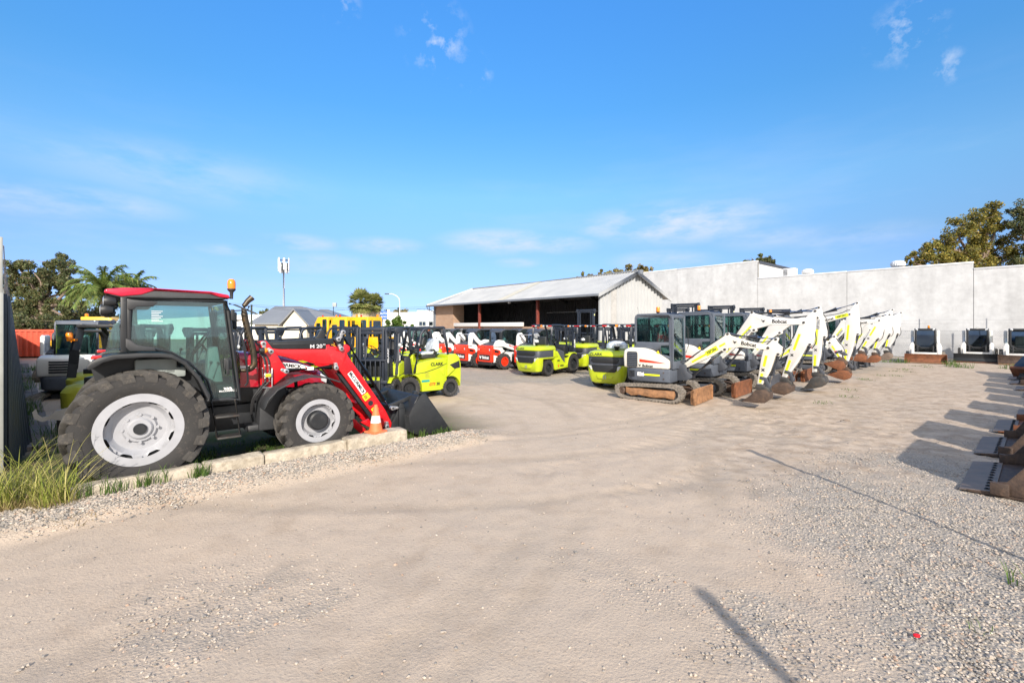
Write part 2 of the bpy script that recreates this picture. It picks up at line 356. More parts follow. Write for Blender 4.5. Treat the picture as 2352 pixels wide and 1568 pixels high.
for p in ((1560, 512, .26, .95), (1440, 520, .16, .8), (1150, 556, .17, .9), (1280, 562, .12, .8), (690, 558, .10, .7), (885, 566, .11, .8), (740, 606, .14, .5), (1190, 603, .07, .6), (1520, 598, .13, .7), (1760, 545, .14, .5), (1960, 548, .16, .4), (60, 460, .16, .55), (230, 465, .15, .5), (420, 400, .30, .34), (530, 575, .07, .5)):
    o = band(*p)
    if bacc is None: bacc = o
    else:
        a = N.new('ShaderNodeMath'); a.operation = 'MAXIMUM'; L.new(bacc, a.inputs[0]); L.new(o, a.inputs[1]); bacc = a.outputs[0]
bmm = N.new('ShaderNodeMath'); bmm.operation = 'MULTIPLY'; L.new(bacc, bmm.inputs[0]); L.new(bnr.outputs[0], bmm.inputs[1])
pm = N.new('ShaderNodeMath'); pm.operation = 'MULTIPLY'; L.new(acc, pm.inputs[0]); L.new(pr.outputs[0], pm.inputs[1])
mxm = N.new('ShaderNodeMath'); mxm.operation = 'MAXIMUM'; L.new(mu.outputs[0], mxm.inputs[0]); L.new(pm.outputs[0], mxm.inputs[1])
cm = N.new('ShaderNodeMix'); cm.data_type = 'RGBA'; mx2 = N.new('ShaderNodeMath'); mx2.operation = 'MAXIMUM'; L.new(mxm.outputs[0], mx2.inputs[0]); L.new(bmm.outputs[0], mx2.inputs[1]); L.new(mx2.outputs[0], cm.inputs[0]); L.new(sw_.outputs[2], cm.inputs[6]); cm.inputs[7].default_value = (3.2, 3.7, 4.6, 1)
L.new(cm.outputs[2], bg.inputs[0]); bg.inputs[1].default_value = .12
sl = bpy.data.lights.new('sun', 'SUN'); sl.energy = 3.5; sl.angle = R(.55); sl.color = (1, .91, .80)
so = bpy.data.objects.new('sun', sl); col.objects.link(so); so.rotation_euler = (R(90 - SUN_EL), 0, R(SUN_RZ)); so.location = (20, -60, 40)
scn.view_settings.view_transform = 'Standard'; scn.view_settings.look = 'None'; scn.view_settings.exposure = .90; scn.view_settings.gamma = 1

# ------------------------------------------------------------------ ground: one sheet, finely divided near the camera
def spread(a, b, step, lo, hi, g=1.16):
    xs = []; x = a
    while x <= b: xs.append(x); x += step
    s = step; x = a
    left = []
    while x > lo: s *= g; x -= s; left.append(x)
    s = step; x = xs[-1]
    right = []
    while x < hi: s *= g; x += s; right.append(x)
    return left[::-1] + xs + right
GX = spread(-9.5, 14.5, .07, -600, 600); GY = spread(1.6, 17, .065, -60, 1200)
K0, K1 = Vector((-4.84, 5.22, 0)), Vector((-1.80, 7.82, 0))      # kerb line
kd = (K1 - K0).normalized(); kn = Vector((-kd.y, kd.x, 0))
def sstep(a, b, x):
    t = max(0, min(1, (x - a) / (b - a))); return t * t * (3 - 2 * t)
def nz(x, y, s, k=0): return noise.noise(Vector((x * s, y * s, k)))
def zones(x, y):
    """gravel amount 0..1 and dark-soil amount 0..1 at a point of the yard"""
    p = Vector((x, y, 0)) - K0; t = p.dot(kd); d = p.dot(kn)
    j = nz(x, y, .9, 3) * .5
    strip = sstep(-.75, -.30, d + j * .5) * (1 - sstep(-.02, .15, d)) * sstep(-6, -1, t) * (1 - sstep(5.0, 6.2, t))
    u = x * UX + y * UY; wv = -x * UY + y * UX
    far = sstep(12.6, 14.6, u + j * 2.2) * sstep(4.4, 5.6, wv + j * 2)
    far = max(far, sstep(15.5, 17.0, y + j * 3) * (1 - sstep(10.5, 13, x)))
    corner = sstep(1.2, 3.4, x + .35 * (3.2 - y) + j * 2.2) * (1 - sstep(4.2, 6.6, y - .25 * x + j * 2.4))
    near = .45 * sstep(.1, .5, nz(x, y, .7, 9)) * (1 - sstep(3.2, 4.6, y))
    g = max(strip, far * .75, corner, near)
    inner = sstep(.05, .5, d) * (1 - sstep(5.0, 7.0, t + j)) * (1 - sstep(3.0, 4.4, d))          # dark earth and turf under the tractor
    return min(1, g), inner, strip
RUTS = [(-9.5, 9.5, r_, w_, k_) for r_, w_, k_ in ((9.4, .20, .7), (9.75, .12, .5), (10.9, .22, 1.), (11.35, .14, .6), (12.6, .22, .8), (13.0, .12, .6), (14.1, .2, .5))] + [(-2.0, 17.0, r_, w_, k_) for r_, w_, k_ in ((8.4, .2, .8), (8.8, .12, .6), (10.1, .22, .8), (11.9, .18, .7))] + [(10.5, 22.0, r_, w_, k_) for r_, w_, k_ in ((13.2, .2, .8), (14.6, .2, .8), (15.1, .12, .5))]
def ruts(x, y):
    m = 0.
    for cx, cy, r_, w_, k_ in RUTS:
        d_ = abs(math.hypot(x - cx, y - cy) - r_ - .25 * nz(x, y, .22, r_))
        if d_ < w_: m = max(m, k_ * (1 - (d_ / w_) ** 2) * sstep(-.35, .15, nz(x, y, .35, r_ + 3)))
    return m
uatt = []
def f_ok(x, y): return y < 17 and -9.5 < x < 14.5
verts = []; gatt = []; datt = []; ratt = []
def tracks(x, y):
    """tyre tread prints curving across the yard on the right"""
    z = 0.
    for (cx, cy, r, wd, a0, a1) in ((-3.5, 14.5, 10.2, .34, -62, -8), (-3.5, 14.5, 8.9, .34, -66, -2), (1.0, 15.8, 9.6, .40, -75, -22), (11.0, 16.5, 9.5, .4, 195, 262), (12.0, 16.5, 9.0, .4, 195, 255)):
        dx, dy = x - cx, y - cy; rr = math.hypot(dx, dy)
        if abs(rr - r) < wd:
            a = math.degrees(math.atan2(dy, dx)) % 360
            if a0 % 360 <= a <= a1 % 360 or (a0 < 0 and a1 < 0 and a0 % 360 <= a <= a1 % 360):
                e = 1 - abs(rr - r) / wd; s = math.radians(a) * r
                z += -.014 * min(1, e * 2) + .020 * max(0, math.sin(s * 2 * math.pi / .27 + abs(rr - r) * 9)) * min(1, e * 3) * (.6 + .8 * nz(x, y, 1.1, 21))
    return z
for y in GY:
    for x in GX:
        z = 0.
        g = d = 0.
        if -22 < x < 30 and 0 < y < 40:
            g, d, st = zones(x, y)
            f = 1 if y < 17 and -9.5 < x < 14.5 else .4
            z = f * (.020 * nz(x, y, .45) + .010 * nz(x, y, 1.7, 1) + .006 * nz(x, y, 5.5, 2) * (1 if f == 1 else 0) + (.007 + .007 * g) * (nz(x, y, 9., 4) if f == 1 else 0))
            if f == 1: z += tracks(x, y) + .13 * st
            if f == 1 and 4.3 < x + .4 * (y - 8) < 9 and 4.5 < y < 12: z += .016 * max(0, nz(x, y, 3.2, 6)) 
        rr = 0.
        if -6 < x < 30 and 4 < y < 32:
            rr = sstep(1.5, 5.5, x - .25 * (y - 8) + 1.5 * nz(x, y, .4, 11)) * sstep(4.6, 6.5, y + nz(x, y, .6, 12)) * (1 - sstep(24, 32, y))
            rr = max(rr, .5 * sstep(.15, .5, nz(x, y, .5, 13)) * sstep(8, 11, y))
            if rr and f == 1: z += rr * (.009 * nz(x, y, 3.2, 14) + .010 * nz(x, y, 8.5, 15) + .006 * nz(x, y, 17, 16))
        ru = ruts(x, y) if -9 < x < 14 and 1 < y < 20 else 0.
        if f_ok(x, y): z -= .012 * ru
        uatt.append(ru)
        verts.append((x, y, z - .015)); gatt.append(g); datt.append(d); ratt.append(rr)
nx = len(GX); faces = [(j * nx + i, j * nx + i + 1, (j + 1) * nx + i + 1, (j + 1) * nx + i) for j in range(len(GY) - 1) for i in range(nx - 1)]
me = bpy.data.meshes.new('ground'); me.from_pydata(verts, [], faces)
a1 = me.attributes.new('gravel', 'FLOAT', 'POINT'); a1.data.foreach_set('value', gatt)
a4 = me.attributes.new('rut', 'FLOAT', 'POINT'); a4.data.foreach_set('value', uatt)
a3 = me.attributes.new('churned', 'FLOAT', 'POINT'); a3.data.foreach_set('value', ratt)
a2 = me.attributes.new('soil', 'FLOAT', 'POINT'); a2.data.foreach_set('value', datt)
me.polygons.foreach_set('use_smooth', [True] * len(me.polygons))
gm = bpy.data.materials.new('yard ground'); nt, b = nodes_of(gm); N, L = nt.nodes, nt.links
tc = N.new('ShaderNodeTexCoord')
def noi(sc, det=6, ro=.6, dist=0):
    n = N.new('ShaderNodeTexNoise'); n.inputs['Scale'].default_value = sc; n.inputs['Detail'].default_value = det; n.inputs['Roughness'].default_value = ro; n.inputs['Distortion'].default_value = dist
    L.new(tc.outputs['Object'], n.inputs['Vector']); return n
def rng(src, a, b_, c=0, d=1):
    m = N.new('ShaderNodeMapRange'); m.inputs['From Min'].default_value = a; m.inputs['From Max'].default_value = b_; m.inputs['To Min'].default_value = c; m.inputs['To Max'].default_value = d
    L.new(src, m.inputs['Value']); return m.outputs[0]
def mixc(f, a, b_, mode='MIX'):
    m = N.new('ShaderNodeMix'); m.data_type = 'RGBA'; m.blend_type = mode
    for s, i in ((f, 0), (a, 6), (b_, 7)):
        if isinstance(s, (int, float)): m.inputs[i].default_value = s
        elif isinstance(s, tuple): m.inputs[i].default_value = (*s, 1)
        else: L.new(s, m.inputs[i])
    return m.outputs[2]
big = noi(.35, 4); mid = noi(2.2, 6, .65); fine = noi(38, 6, .75); streak = noi(.8, 5, .6, 1.5)
sand = mixc(rng(big.outputs['Fac'], .35, .65), (.50, .405, .315), (.465, .385, .305))
sand = mixc(rng(mid.outputs['Fac'], .50, .75, 0, .55), sand, (.37, .285, .21))
sand = mixc(rng(streak.outputs['Fac'], .56, .72, 0, .35), sand, (.31, .24, .18))
sand = mixc(rng(fine.outputs['Fac'], .54, .74, 0, .75), sand, (.25, .195, .155))
ra = N.new('ShaderNodeAttribute'); ra.attribute_name = 'churned'
mp2 = N.new('ShaderNodeMapping'); mp2.inputs['Scale'].default_value = (1, 1.25, 1); mp2.inputs['Rotation'].default_value = (0, 0, R(-12)); L.new(tc.outputs['Object'], mp2.inputs[0])
chn = N.new('ShaderNodeTexNoise'); chn.inputs['Scale'].default_value = 2.6; chn.inputs['Detail'].default_value = 9; chn.inputs['Roughness'].default_value = .72; L.new(mp2.outputs[0], chn.inputs[0])
cml = N.new('ShaderNodeMath'); cml.operation = 'MULTIPLY'; L.new(ra.outputs['Fac'], cml.inputs[0]); L.new(rng(chn.outputs['Fac'], .44, .66, 0, .85), cml.inputs[1])
sand = mixc(cml.outputs[0], sand, (.27, .205, .15))
vo = N.new('ShaderNodeTexVoronoi'); vo.inputs['Scale'].default_value = 42; L.new(tc.outputs['Object'], vo.inputs['Vector'])
vr = N.new('ShaderNodeValToRGB'); L.new(vo.outputs['Color'], vr.inputs[0])
e = vr.color_ramp.elements; e[0].position = 0; e[0].color = (.24, .215, .185, 1); e[1].position = 1; e[1].color = (.60, .53, .45, 1)
for p, c in ((.3, (.38, .345, .30, 1)), (.55, (.44, .39, .33, 1)), (.8, (.50, .44, .38, 1))):
    k = e.new(p); k.color = c
grav = mixc(rng(vo.outputs['Distance'], .25, .55, 0, .6), vr.outputs[0], (.26, .225, .185))
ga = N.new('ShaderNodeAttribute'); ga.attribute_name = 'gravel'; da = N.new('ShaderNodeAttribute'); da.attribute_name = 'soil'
gmask = N.new('ShaderNodeMath'); gmask.operation = 'ADD'; L.new(ga.outputs['Fac'], gmask.inputs[0]); L.new(rng(mid.outputs['Fac'], .3, .7, -.35, .25), gmask.inputs[1])
c1 = mixc(rng(gmask.outputs[0], .25, .75), sand, grav)
ua = N.new('ShaderNodeAttribute'); ua.attribute_name = 'rut'
uml = N.new('ShaderNodeMath'); uml.operation = 'MULTIPLY'; L.new(ua.outputs['Fac'], uml.inputs[0]); L.new(rng(noi(14, 6, .7).outputs['Fac'], .35, .65, .25, .75), uml.inputs[1])
c1 = mixc(uml.outputs[0], c1, (.35, .285, .22))
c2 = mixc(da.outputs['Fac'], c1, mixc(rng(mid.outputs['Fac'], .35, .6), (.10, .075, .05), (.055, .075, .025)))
geo = N.new('ShaderNodeNewGeometry'); sp = N.new('ShaderNodeSeparateXYZ'); L.new(geo.outputs['Position'], sp.inputs[0])
c3 = mixc(rng(sp.outputs['Y'], 55, 90), c2, (.20, .18, .13))
L.new(c3, b.inputs['Base Color']); b.inputs['Roughness'].default_value = .95; b.inputs['Specular IOR Level'].default_value = .15
ad = N.new('ShaderNodeMath'); ad.operation = 'MULTIPLY'; L.new(rng(vo.outputs['Distance'], 0, .6, 1, 0), ad.inputs[0]); L.new(rng(ga.outputs['Fac'], 0, 1, .12, 1), ad.inputs[1])
ad2 = N.new('ShaderNodeMath'); L.new(ad.outputs[0], ad2.inputs[0]); L.new(fine.outputs['Fac'], ad2.inputs[1])
bp = N.new('ShaderNodeBump'); bp.inputs['Strength'].default_value = .75; bp.inputs['Distance'].default_value = .014; L.new(ad2.outputs[0], bp.inputs['Height']); L.new(bp.outputs[0], b.inputs['Normal'])
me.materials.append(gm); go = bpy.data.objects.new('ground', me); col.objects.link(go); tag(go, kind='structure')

# loose stones: too many to count
def stones(name, spots, m):
    mb = MB()
    for (x, y, z, r) in spots:
        a = random.random() * 6.28; pts = []
        sx_, sy_, sz_ = r * random.uniform(.8, 1.4), r * random.uniform(.7, 1.1), r * random.uniform(.5, .8)
        for (px, py, pz) in ((1, 0, -.2), (.3, .95, -.2), (-.8, .6, -.2), (-.8, -.6, -.2), (.3, -.95, -.2), (.75, .05, .55), (.2, .7, .5), (-.6, .4, .6), (-.55, -.45, .5), (.25, -.7, .6), (.0, .0, .95)):
            px += random.uniform(-.2, .2); py += random.uniform(-.2, .2); pz += random.uniform(-.15, .15)
            X, Y = px * sx_, py * sy_
            pts.append((x + X * math.cos(a) - Y * math.sin(a), y + X * math.sin(a) + Y * math.cos(a), z + pz * sz_))
        mb.add(pts, [(i, (i + 1) % 5, 5 + (i + 1) % 5, 5 + i) for i in range(5)] + [(5 + i, 5 + (i + 1) % 5, 10) for i in range(5)])
    me = bpy.data.meshes.new(name); me.from_pydata(mb.v, [], mb.f); me.materials.append(m)
    o = bpy.data.objects.new(name, me); col.objects.link(o); return tag(o, kind='stuff')
sm = bpy.data.materials.new('mixed stone'); nt, b = nodes_of(sm); N, L = nt.nodes, nt.links
geo = N.new('ShaderNodeNewGeometry'); vr = N.new('ShaderNodeValToRGB'); L.new(geo.outputs['Random Per Island'], vr.inputs[0])
e = vr.color_ramp.elements; e[0].color = (.15, .145, .14, 1); e[1].color = (.52, .46, .39, 1); e[1].position = 1
for p, c in ((.25, (.29, .265, .235, 1)), (.5, (.38, .33, .275, 1)), (.78, (.46, .40, .335, 1)), (.9, (.36, .24, .17, 1)), (.94, (.48, .42, .36, 1))):
    k = e.new(p); k.color = c
L.new(vr.outputs[0], b.inputs['Base Color']); b.inputs['Roughness'].default_value = .9
def gz(x, y):
    g, d, st = zones(x, y)
    return .020 * nz(x, y, .45) + .010 * nz(x, y, 1.7, 1) + .006 * nz(x, y, 5.5, 2) + .13 * st - .015
sp_ = []
while len(sp_) < 22000:
    x = random.uniform(-6, 13); y = 2.3 + 9 * random.random() ** 1.8
    if abs(x) > y * 1.18 + .3: continue
    g, d, st = zones(x, y)
    if d > .3: continue
    if random.random() < .018 + .9 * g ** 1.7:
        r = random.uniform(.004, .013) * (1 + .5 * st) * (1.35 if random.random() < .04 else 1)
        sp_.append((x, y, gz(x, y) + r * .25, r))
so_ = stones('loose_gravel', sp_, sm)
sp_ = []
while len(sp_) < 5000:
    t = random.uniform(-.5, 5.3); d = random.gauss(-.32, .16)
    if d > -.02 or d < -.75: continue
    p = K0 + kd * t + kn * d; r = random.uniform(.007, .018)
    sp_.append((p.x, p.y, gz(p.x, p.y) + r * .3, r))
stones('kerb_gravel', sp_, sm)
# ------------------------------------------------------------------ red tractor with front loader
def build_tractor():
    t = thing('tractor', 'red farm tractor with black cab, silver wheels and front loader behind the concrete kerb', 'tractor', (-5.34, 6.50, 0), 40.6)
    for s in (-1, 1):
        hw = wheel(t, 0, s * .80, .748, .45, .442, s, RUBBER, SILVER, lugs=18, lug_h=.060, style='tractor', chev=1.0, n=64, hub_m=SILVER)
        MB().lathe([(.001, s * .16), (.055, s * .16), (.07, s * .14), (.07, s * .06)], n=20).build('hub_cap', BLACK, hw)
        fw = wheel(t, 2.167, s * .855, .578, .38, .325, s, RUBBER, SILVER, lugs=17, lug_h=.05, style='tractor', chev=1.0, n=64, hub_m=SILVER)
        MB().lathe([(.001, s * .20), (.12, s * .20), (.145, s * .18), (.15, s * .06)], n=28).build('hub_cap', BLACK, fw)
    # chassis, engine, axles
    c = MB().bx(-.45, 2.55, -.20, .20, .50, .92).bx(.6, 1.6, -.34, .34, .48, .85)
    c.cyl((0, -.62, .765), (0, .62, .765), .16).cyl((2.167, -.7, .575), (2.167, .7, .575), .09).bx(2.0, 2.34, -.3, .3, .45, .72)
    c.build('chassis', BLACK, t, .015)
    e = MB().bx(1.2, 2.48, -.33, .33, .88, 1.2)
    for i in range(9): e.bx(1.45 + i * .1, 1.49 + i * .1, -.36, .36, .92, 1.12)
    e.cyl((1.75, -.30, 1.02), (1.75, -.42, 1.02), .09).cyl((1.55, -.3, .98), (1.55, -.44, .98), .05).build('engine', BLACK, t, .01)
    MB().prism([(1.40, .46), (1.76, .46), (1.80, .62), (1.80, 1.1), (1.50, 1.12), (1.42, .9)], -.66, -.38).bx(1.25, 1.8, -.62, .62, .46, .56).build('fuel_tank', PLASTIC, t, .03)
    # bonnet
    secs = [(1.20, .40, 1.12, 1.66), (1.45, .41, 1.11, 1.645), (1.70, .41, 1.09, 1.60), (2.03, .40, 1.05, 1.495), (2.28, .375, 1.0, 1.39), (2.45, .34, .97, 1.29), (2.53, .29, .96, 1.18)]
    rings = []
    for x, hw, z0, z1 in secs:
        rings.append([(x, -hw, z0), (x, -hw - .01, (z0 + z1) / 2), (x, -hw + .01, z1 - .12), (x, -hw + .08, z1 - .03), (x, -hw + .2, z1), (x, hw - .2, z1), (x, hw - .08, z1 - .03), (x, hw - .01, z1 - .12), (x, hw + .01, (z0 + z1) / 2), (x, hw, z0)])
    h = MB().loft(rings).build('bonnet', RED_DEEP, t, sm=50)
    for s in (-1, 1):
        MB().prism([(1.60, 1.50), (2.02, 1.445), (2.30, 1.345), (2.34, 1.31), (2.18, 1.325), (1.95, 1.36), (1.60, 1.42)], s * .425, s * .395).build('side_stripe', WSTICK, h)
        MB().prism([(1.20, 1.45), (1.42, 1.45), (1.42, 1.40), (1.20, 1.40)], s * .428, s * .40).build('model_plate', WSTICK, h)
        if s < 0:
            txt('McCORMICK', .075, t, (1.84, -.428, 1.425), (1, 0, -.16), (0, 0, 1), INK, bold=.03, sx=1.1)
            txt('5.110', .055, t, (1.34, -.431, 1.425), (1, 0, 0), (0, 0, 1), INK, bold=.02)
            for i in range(3): MB().prism([(2.12 + i * .055, 1.392 - i * .017), (2.15 + i * .055, 1.384 - i * .017), (2.20 + i * .055, 1.335 - i * .012), (2.17 + i * .055, 1.340 - i * .012)], -.427, -.42).build('badge_stroke', REDINK, h)
    MB().bx(2.50, 2.56, -.27, .27, .70, 1.12).build('grille', BLACK, t, .02)
    MB().prism([(2.40, 1.26), (2.51, 1.18), (2.50, 1.08), (2.42, 1.12)], -.38, -.33).build('headlight', CLEAR, t, .01)
    # cab shell
    MB().prism([(-.352, 2.474), (-.336, 2.522), (-.168, 2.546), (.113, 2.557), (.775, 2.544), (.998, 2.504), (1.01, 2.456), (.88, 2.470), (.78, 2.508), (.15, 2.526), (.02, 2.463), (-.185, 2.432)], -.80, .80).build('roof', RED_ROOF, t, .022, 3)
    MB().prism([(-.34, 2.462), (-.18, 2.42), (.98, 2.445), (.86, 2.475), (.75, 2.512), (.15, 2.522), (0, 2.47), (-.18, 2.445)], -.785, .785).bx(-.16, .97, -.745, .745, 2.385, 2.43).build('roof_lining', PLASTIC, t, .01)
    for s in (-1, 1):
        y = s * .745
        MB().bx(-.19, -.125, y - .035, y + .035, 1.72, 2.43).bx(-.126, -.085, y - .03, y + .03, 1.75, 2.41).build('cab_pillar', BLACK, t, .008)
        MB().tube([(.955, y, 2.42), (.99, y, 2.28), (1.135, y, .98), (.98, y, 1.0), (.79, y, 1.0)], .032, 8).build('cab_pillar', BLACK, t)
        dpoly = [(-.075, 2.40), (.935, 2.40), (1.09, 1.02), (.806, 1.02), (.735, 1.306), (.531, 1.555), (.336, 1.700), (.10, 1.765), (-.105, 1.79)]
        d = MB().prism(dpoly, y - .004, y + .004).build('door', GLASS, t)
        MB().tube([(a, y - s * .0, b_) for a, b_ in dpoly + dpoly[:1]], .018, 6).build('door_frame', BLACK, d)
        for zz, sg in ((2.36, 1), (1.79, -1)):
            MB().prism([(-.12, zz + .04), (.19, zz + .02), (.14, zz - .045), (-.03, zz - .05), (-.06, zz - .09), (-.12, zz - .09)] if sg > 0 else [(-.14, zz + .11), (-.09, zz + .09), (-.02, zz + .02), (.15, zz - .01), (.17, zz - .065), (-.10, zz - .055), (-.14, zz)], y + s * .004, y + s * .05).build('hinge', PLASTIC, d, .008)
        MB().prism(rrect(.935, 1.035, 1.43, 1.60, .03), y + s * .005, y + s * .03).prism(rrect(.96, 1.0, 1.36, 1.58, .018), y + s * .03, y + s * .055).build('door_handle', BLACK, d, .005)
        if s < 0:
            for i in range(3): MB().prism([(.93 + i * .035, 1.175), (.955 + i * .035, 1.175), (.975 + i * .035, 1.145), (.95 + i * .035, 1.145)], y - .008, y - .005).build('decal', WSTICK, d)
            txt('McCORMICK', .034, t, (.985, y - .009, 1.125), (1, 0, 0), (0, 0, 1), WSTICK, bold=.02, sx=1.1)
            lb = MB()
            for i in range(7): lb.bx(.12, .24 - (i % 3) * .02, y - .007, y - .005, 2.25 - i * .022, 2.258 - i * .022)
            lb.build('sticker', GREYINK, d)
        MB().prism([(-.20, 2.12), (-.20, 1.72), (-.335, 1.72), (-.30, 1.95), (-.25, 2.09)], y - .004, y + .004).build('side_window', GLASS_D, t)
        # fenders
        o = [(-.502, 1.555), (-.46, 1.625), (-.393, 1.672), (-.266, 1.706), (0, 1.716), (.20, 1.708), (.32, 1.692), (.469, 1.592), (.624, 1.383), (.744, 1.111), (.73, 1.03)]
        i_ = [(x * .93 + .02, z - .055) for x, z in o[1:-1]]
        MB().prism(o + [(.69, 1.04)] + i_[::-1] + [(-.47, 1.53)], s * 1.03, s * .56).build('rear_fender', BLACK, t, .012)
        MB().prism([(-.48, 1.54), (-.25, 1.67), (.30, 1.66), (.60, 1.37), (.71, 1.05), (.3, .85), (-.3, .85)], s * .56, s * .53).build('wheel_arch', BLACK, t)
        MB().bx(-.46, -.36, s * 1.0, s * .80, 1.66, 1.70).build('tail_light', REDLENS, t, .008)
        f = [(1.40, .86), (1.46, 1.0), (1.58, 1.125), (1.80, 1.232), (2.05, 1.285), (2.28, 1.255), (2.50, 1.17)]
        MB().prism(f + [(x - .002, z - .022) for x, z in f[::-1]], s * 1.05, s * .68).build('front_fender', PLASTIC, t, .006)
        MB().tube([(1.9, s * .75, 1.24), (1.95, s * .62, 1.0), (2.0, s * .5, .8)], .025, 6).build('fender_bracket', BLACK, t)
    MB().prism([(.97, 2.38), (.98, 2.38), (1.13, 1.2), (1.12, 1.2)], -.70, .70).build('windscreen', GLASS, t)
    MB().prism([(-.19, 2.38), (-.18, 2.38), (-.22, 1.72), (-.23, 1.72)], -.70, .70).build('rear_window', GLASS, t)
    MB().bx(.5, 1.15, -.72, .72, .96, 1.02).bx(-.2, .55, -.52, .52, 1.3, 1.36).bx(.86, 1.18, -.55, .55, 1.0, 1.2).build('cab_floor', PLASTIC, t, .01)
    q = MB().prism(rrect(-.05, .42, -.24, .24, .08), 1.42, 1.56, 'z').prism([(-.10, 1.5), (.02, 1.5), (-.04, 2.08), (-.14, 2.06)], -.22, .22)
    q.build('seat', SEATM, t, .03)
    MB().bx(-.05, .40, -.70, -.32, 1.40, 1.62).bx(.2, .5, -.70, -.42, 1.36, 1.5).build('side_console', GREYTRIM, t, .03)
    MB().prism([(.80, 1.0), (1.05, 1.0), (.95, 1.75), (.82, 1.72)], -.13, .13).build('steering_console', GREYTRIM, t, .03)
    M = Matrix.Translation((.74, 0, 1.80)) @ Matrix.Rotation(R(-58), 4, 'Y')
    sw = MB()
    sw.tube([(.19 * math.cos(a), .19 * math.sin(a), 0) for a in [i * math.pi / 12 for i in range(25)]], .016, 6, M)
    for a in (0, 2.1, 4.2): sw.tube([(0, 0, -.03), (.18 * math.cos(a), .18 * math.sin(a), 0)], .014, 6, M)
    sw.tube([(.74, 0, 1.80), (.86, 0, 1.62)], .03, 8).build('steering_wheel', BLACK, t)
    lv = MB()
    for i in range(4):
        lv.tube([(.42 + i * .07, -.45 - i * .03, 1.5), (.46 + i * .08, -.45 - i * .03, 1.72)], .008, 5).lathe([(.001, .025), (.018, .015), (.02, -.01), (.001, -.03)], (.46 + i * .08, -.45 - i * .03, 1.73), 'z', 8)
    lv.build('control_lever', BLACK, t)
    # lamps, beacon, mirrors, exhaust
    for s in (-1, 1):
        for dz, dx in ((2.37, -.30), (2.26, -.33)):
            l = MB().lathe([(.001, .09), (.05, .07), (.072, .02), (.074, -.03), (.066, -.05)], (dx, s * .74, dz), 'x', 20).build('work_lamp', BLACK, t)
            MB().lathe([(.001, -.06), (.04, -.058), (.066, -.05)], (dx, s * .74, dz), 'x', 20).build('lens', CLEAR, l)
    b_ = MB().lathe([(.001, 2.605), (.05, 2.60), (.056, 2.585), (.045, 2.57), (.024, 2.545), (.02, 2.45)], (1.03, -.76, 0), 'z', 20).tube([(1.03, -.76, 2.47), (.97, -.74, 2.45)], .014, 6).build('beacon_base', PLASTIC, t)
    MB().lathe([(.052, 2.60), (.055, 2.66), (.050, 2.71), (.03, 2.735), (.001, 2.74)], (1.03, -.76, 0), 'z', 20).build('beacon', AMBER, b_)
    for s in (-1, 1):
        m_ = MB().tube([(1.0, s * .76, 2.38), (1.07, s * .82, 2.36), (1.30, s * .98, 2.24)], .013, 6).tube([(1.03, s * .76, 2.20), (1.06, s * .80, 2.28), (1.2, s * .9, 2.29)], .010, 6)
        m_.bx(1.02, 1.06, s * .78 - .02, s * .78 + .02, 2.14, 2.30).tube([(1.2, s * .93, 2.28), (1.22, s * .94, 2.35)], .02, 6)
        m_.build('mirror_arm', BLACK, t, .004)
        mm = MB().prism(rrect(-.075, .075, -.15, .15, .03), -.02, .02, 'x', Matrix.Translation((1.33, s * 1.02, 2.16)) @ Matrix.Rotation(R(s * 35), 4, 'Z'))
        if s > 0: mm.build('mirror', BLACK, t, .008)
        MB().tube(spline([(1.08, s * .74, 2.02), (1.15, s * .76, 1.93), (1.19, s * .78, 1.72), (1.235, s * .78, 1.28), (1.20, s * .76, 1.18)], 5), .014, 6).build('grab_rail', BLACK, t)
        st = MB()
        for (xa, xb) in ((.776, .838), (1.07, 1.115)): st.tube([(xa, s * .80, 1.0), (xb, s * .90, .49)], .016, 6)
        for zz, x0 in ((.795, .82), (.50, .84)): st.bx(x0 - .01, x0 + .28, s * .97, s * .74, zz - .02, zz + .005)
        st.build('cab_step', DSTEEL, t, .006)
    ex = spline([(1.165, -.62, 1.40), (1.25, -.66, 1.405), (1.325, -.68, 1.46), (1.335, -.68, 1.58), (1.312, -.68, 1.75), (1.225, -.68, 2.12), (1.20, -.68, 2.32)], 6)
    x_ = MB().tube(ex, [.030] * 6 + [.045] * (len(ex) - 9) + [.036, .034, .034], 14)
    x_.tube([(1.20, -.68, 2.31), (1.205, -.68, 2.36), (1.25, -.68, 2.43), (1.31, -.68, 2.49)], [.034, .035, .038, .046], 12).tube([(1.11, -.70, 2.14), (1.24, -.68, 2.15)], .014, 6)
    for i in range(7): x_.bx(1.325 - i * .016 - .05, 1.325 - i * .016 - .035, -.735, -.715, 1.70 + i * .065, 1.735 + i * .065)
    x_.build('exhaust_stack', mk('heat stained steel', (.055, .045, .032), .4, .5, var=.4, dust=.35, dcol=(.22, .12, .03)), t)
    # loader, both sides
    beam = [(1.60, 1.71), (1.724, 1.693), (2.431, 1.673), (2.436, 1.735), (2.47, 1.719), (2.618, 1.711), (2.64, 1.66), (2.683, 1.638), (2.722, 1.736), (2.783, 1.745), (2.835, 1.715), (2.85, 1.68), (2.844, 1.632), (2.79, 1.59), (2.81, 1.545), (3.50, .522), (3.657, .209), (3.657, .128), (3.472, .182), (3.347, .331), (2.672, 1.285), (2.564, 1.325), (2.574, 1.379), (2.553, 1.413), (2.26, 1.429), (2.01, 1.52), (1.668, 1.601)]
    cover = [(1.40, 1.781), (1.55, 1.816), (2.553, 1.849), (2.564, 1.755), (2.433, 1.745), (2.428, 1.677), (1.724, 1.697), (1.60, 1.714)]
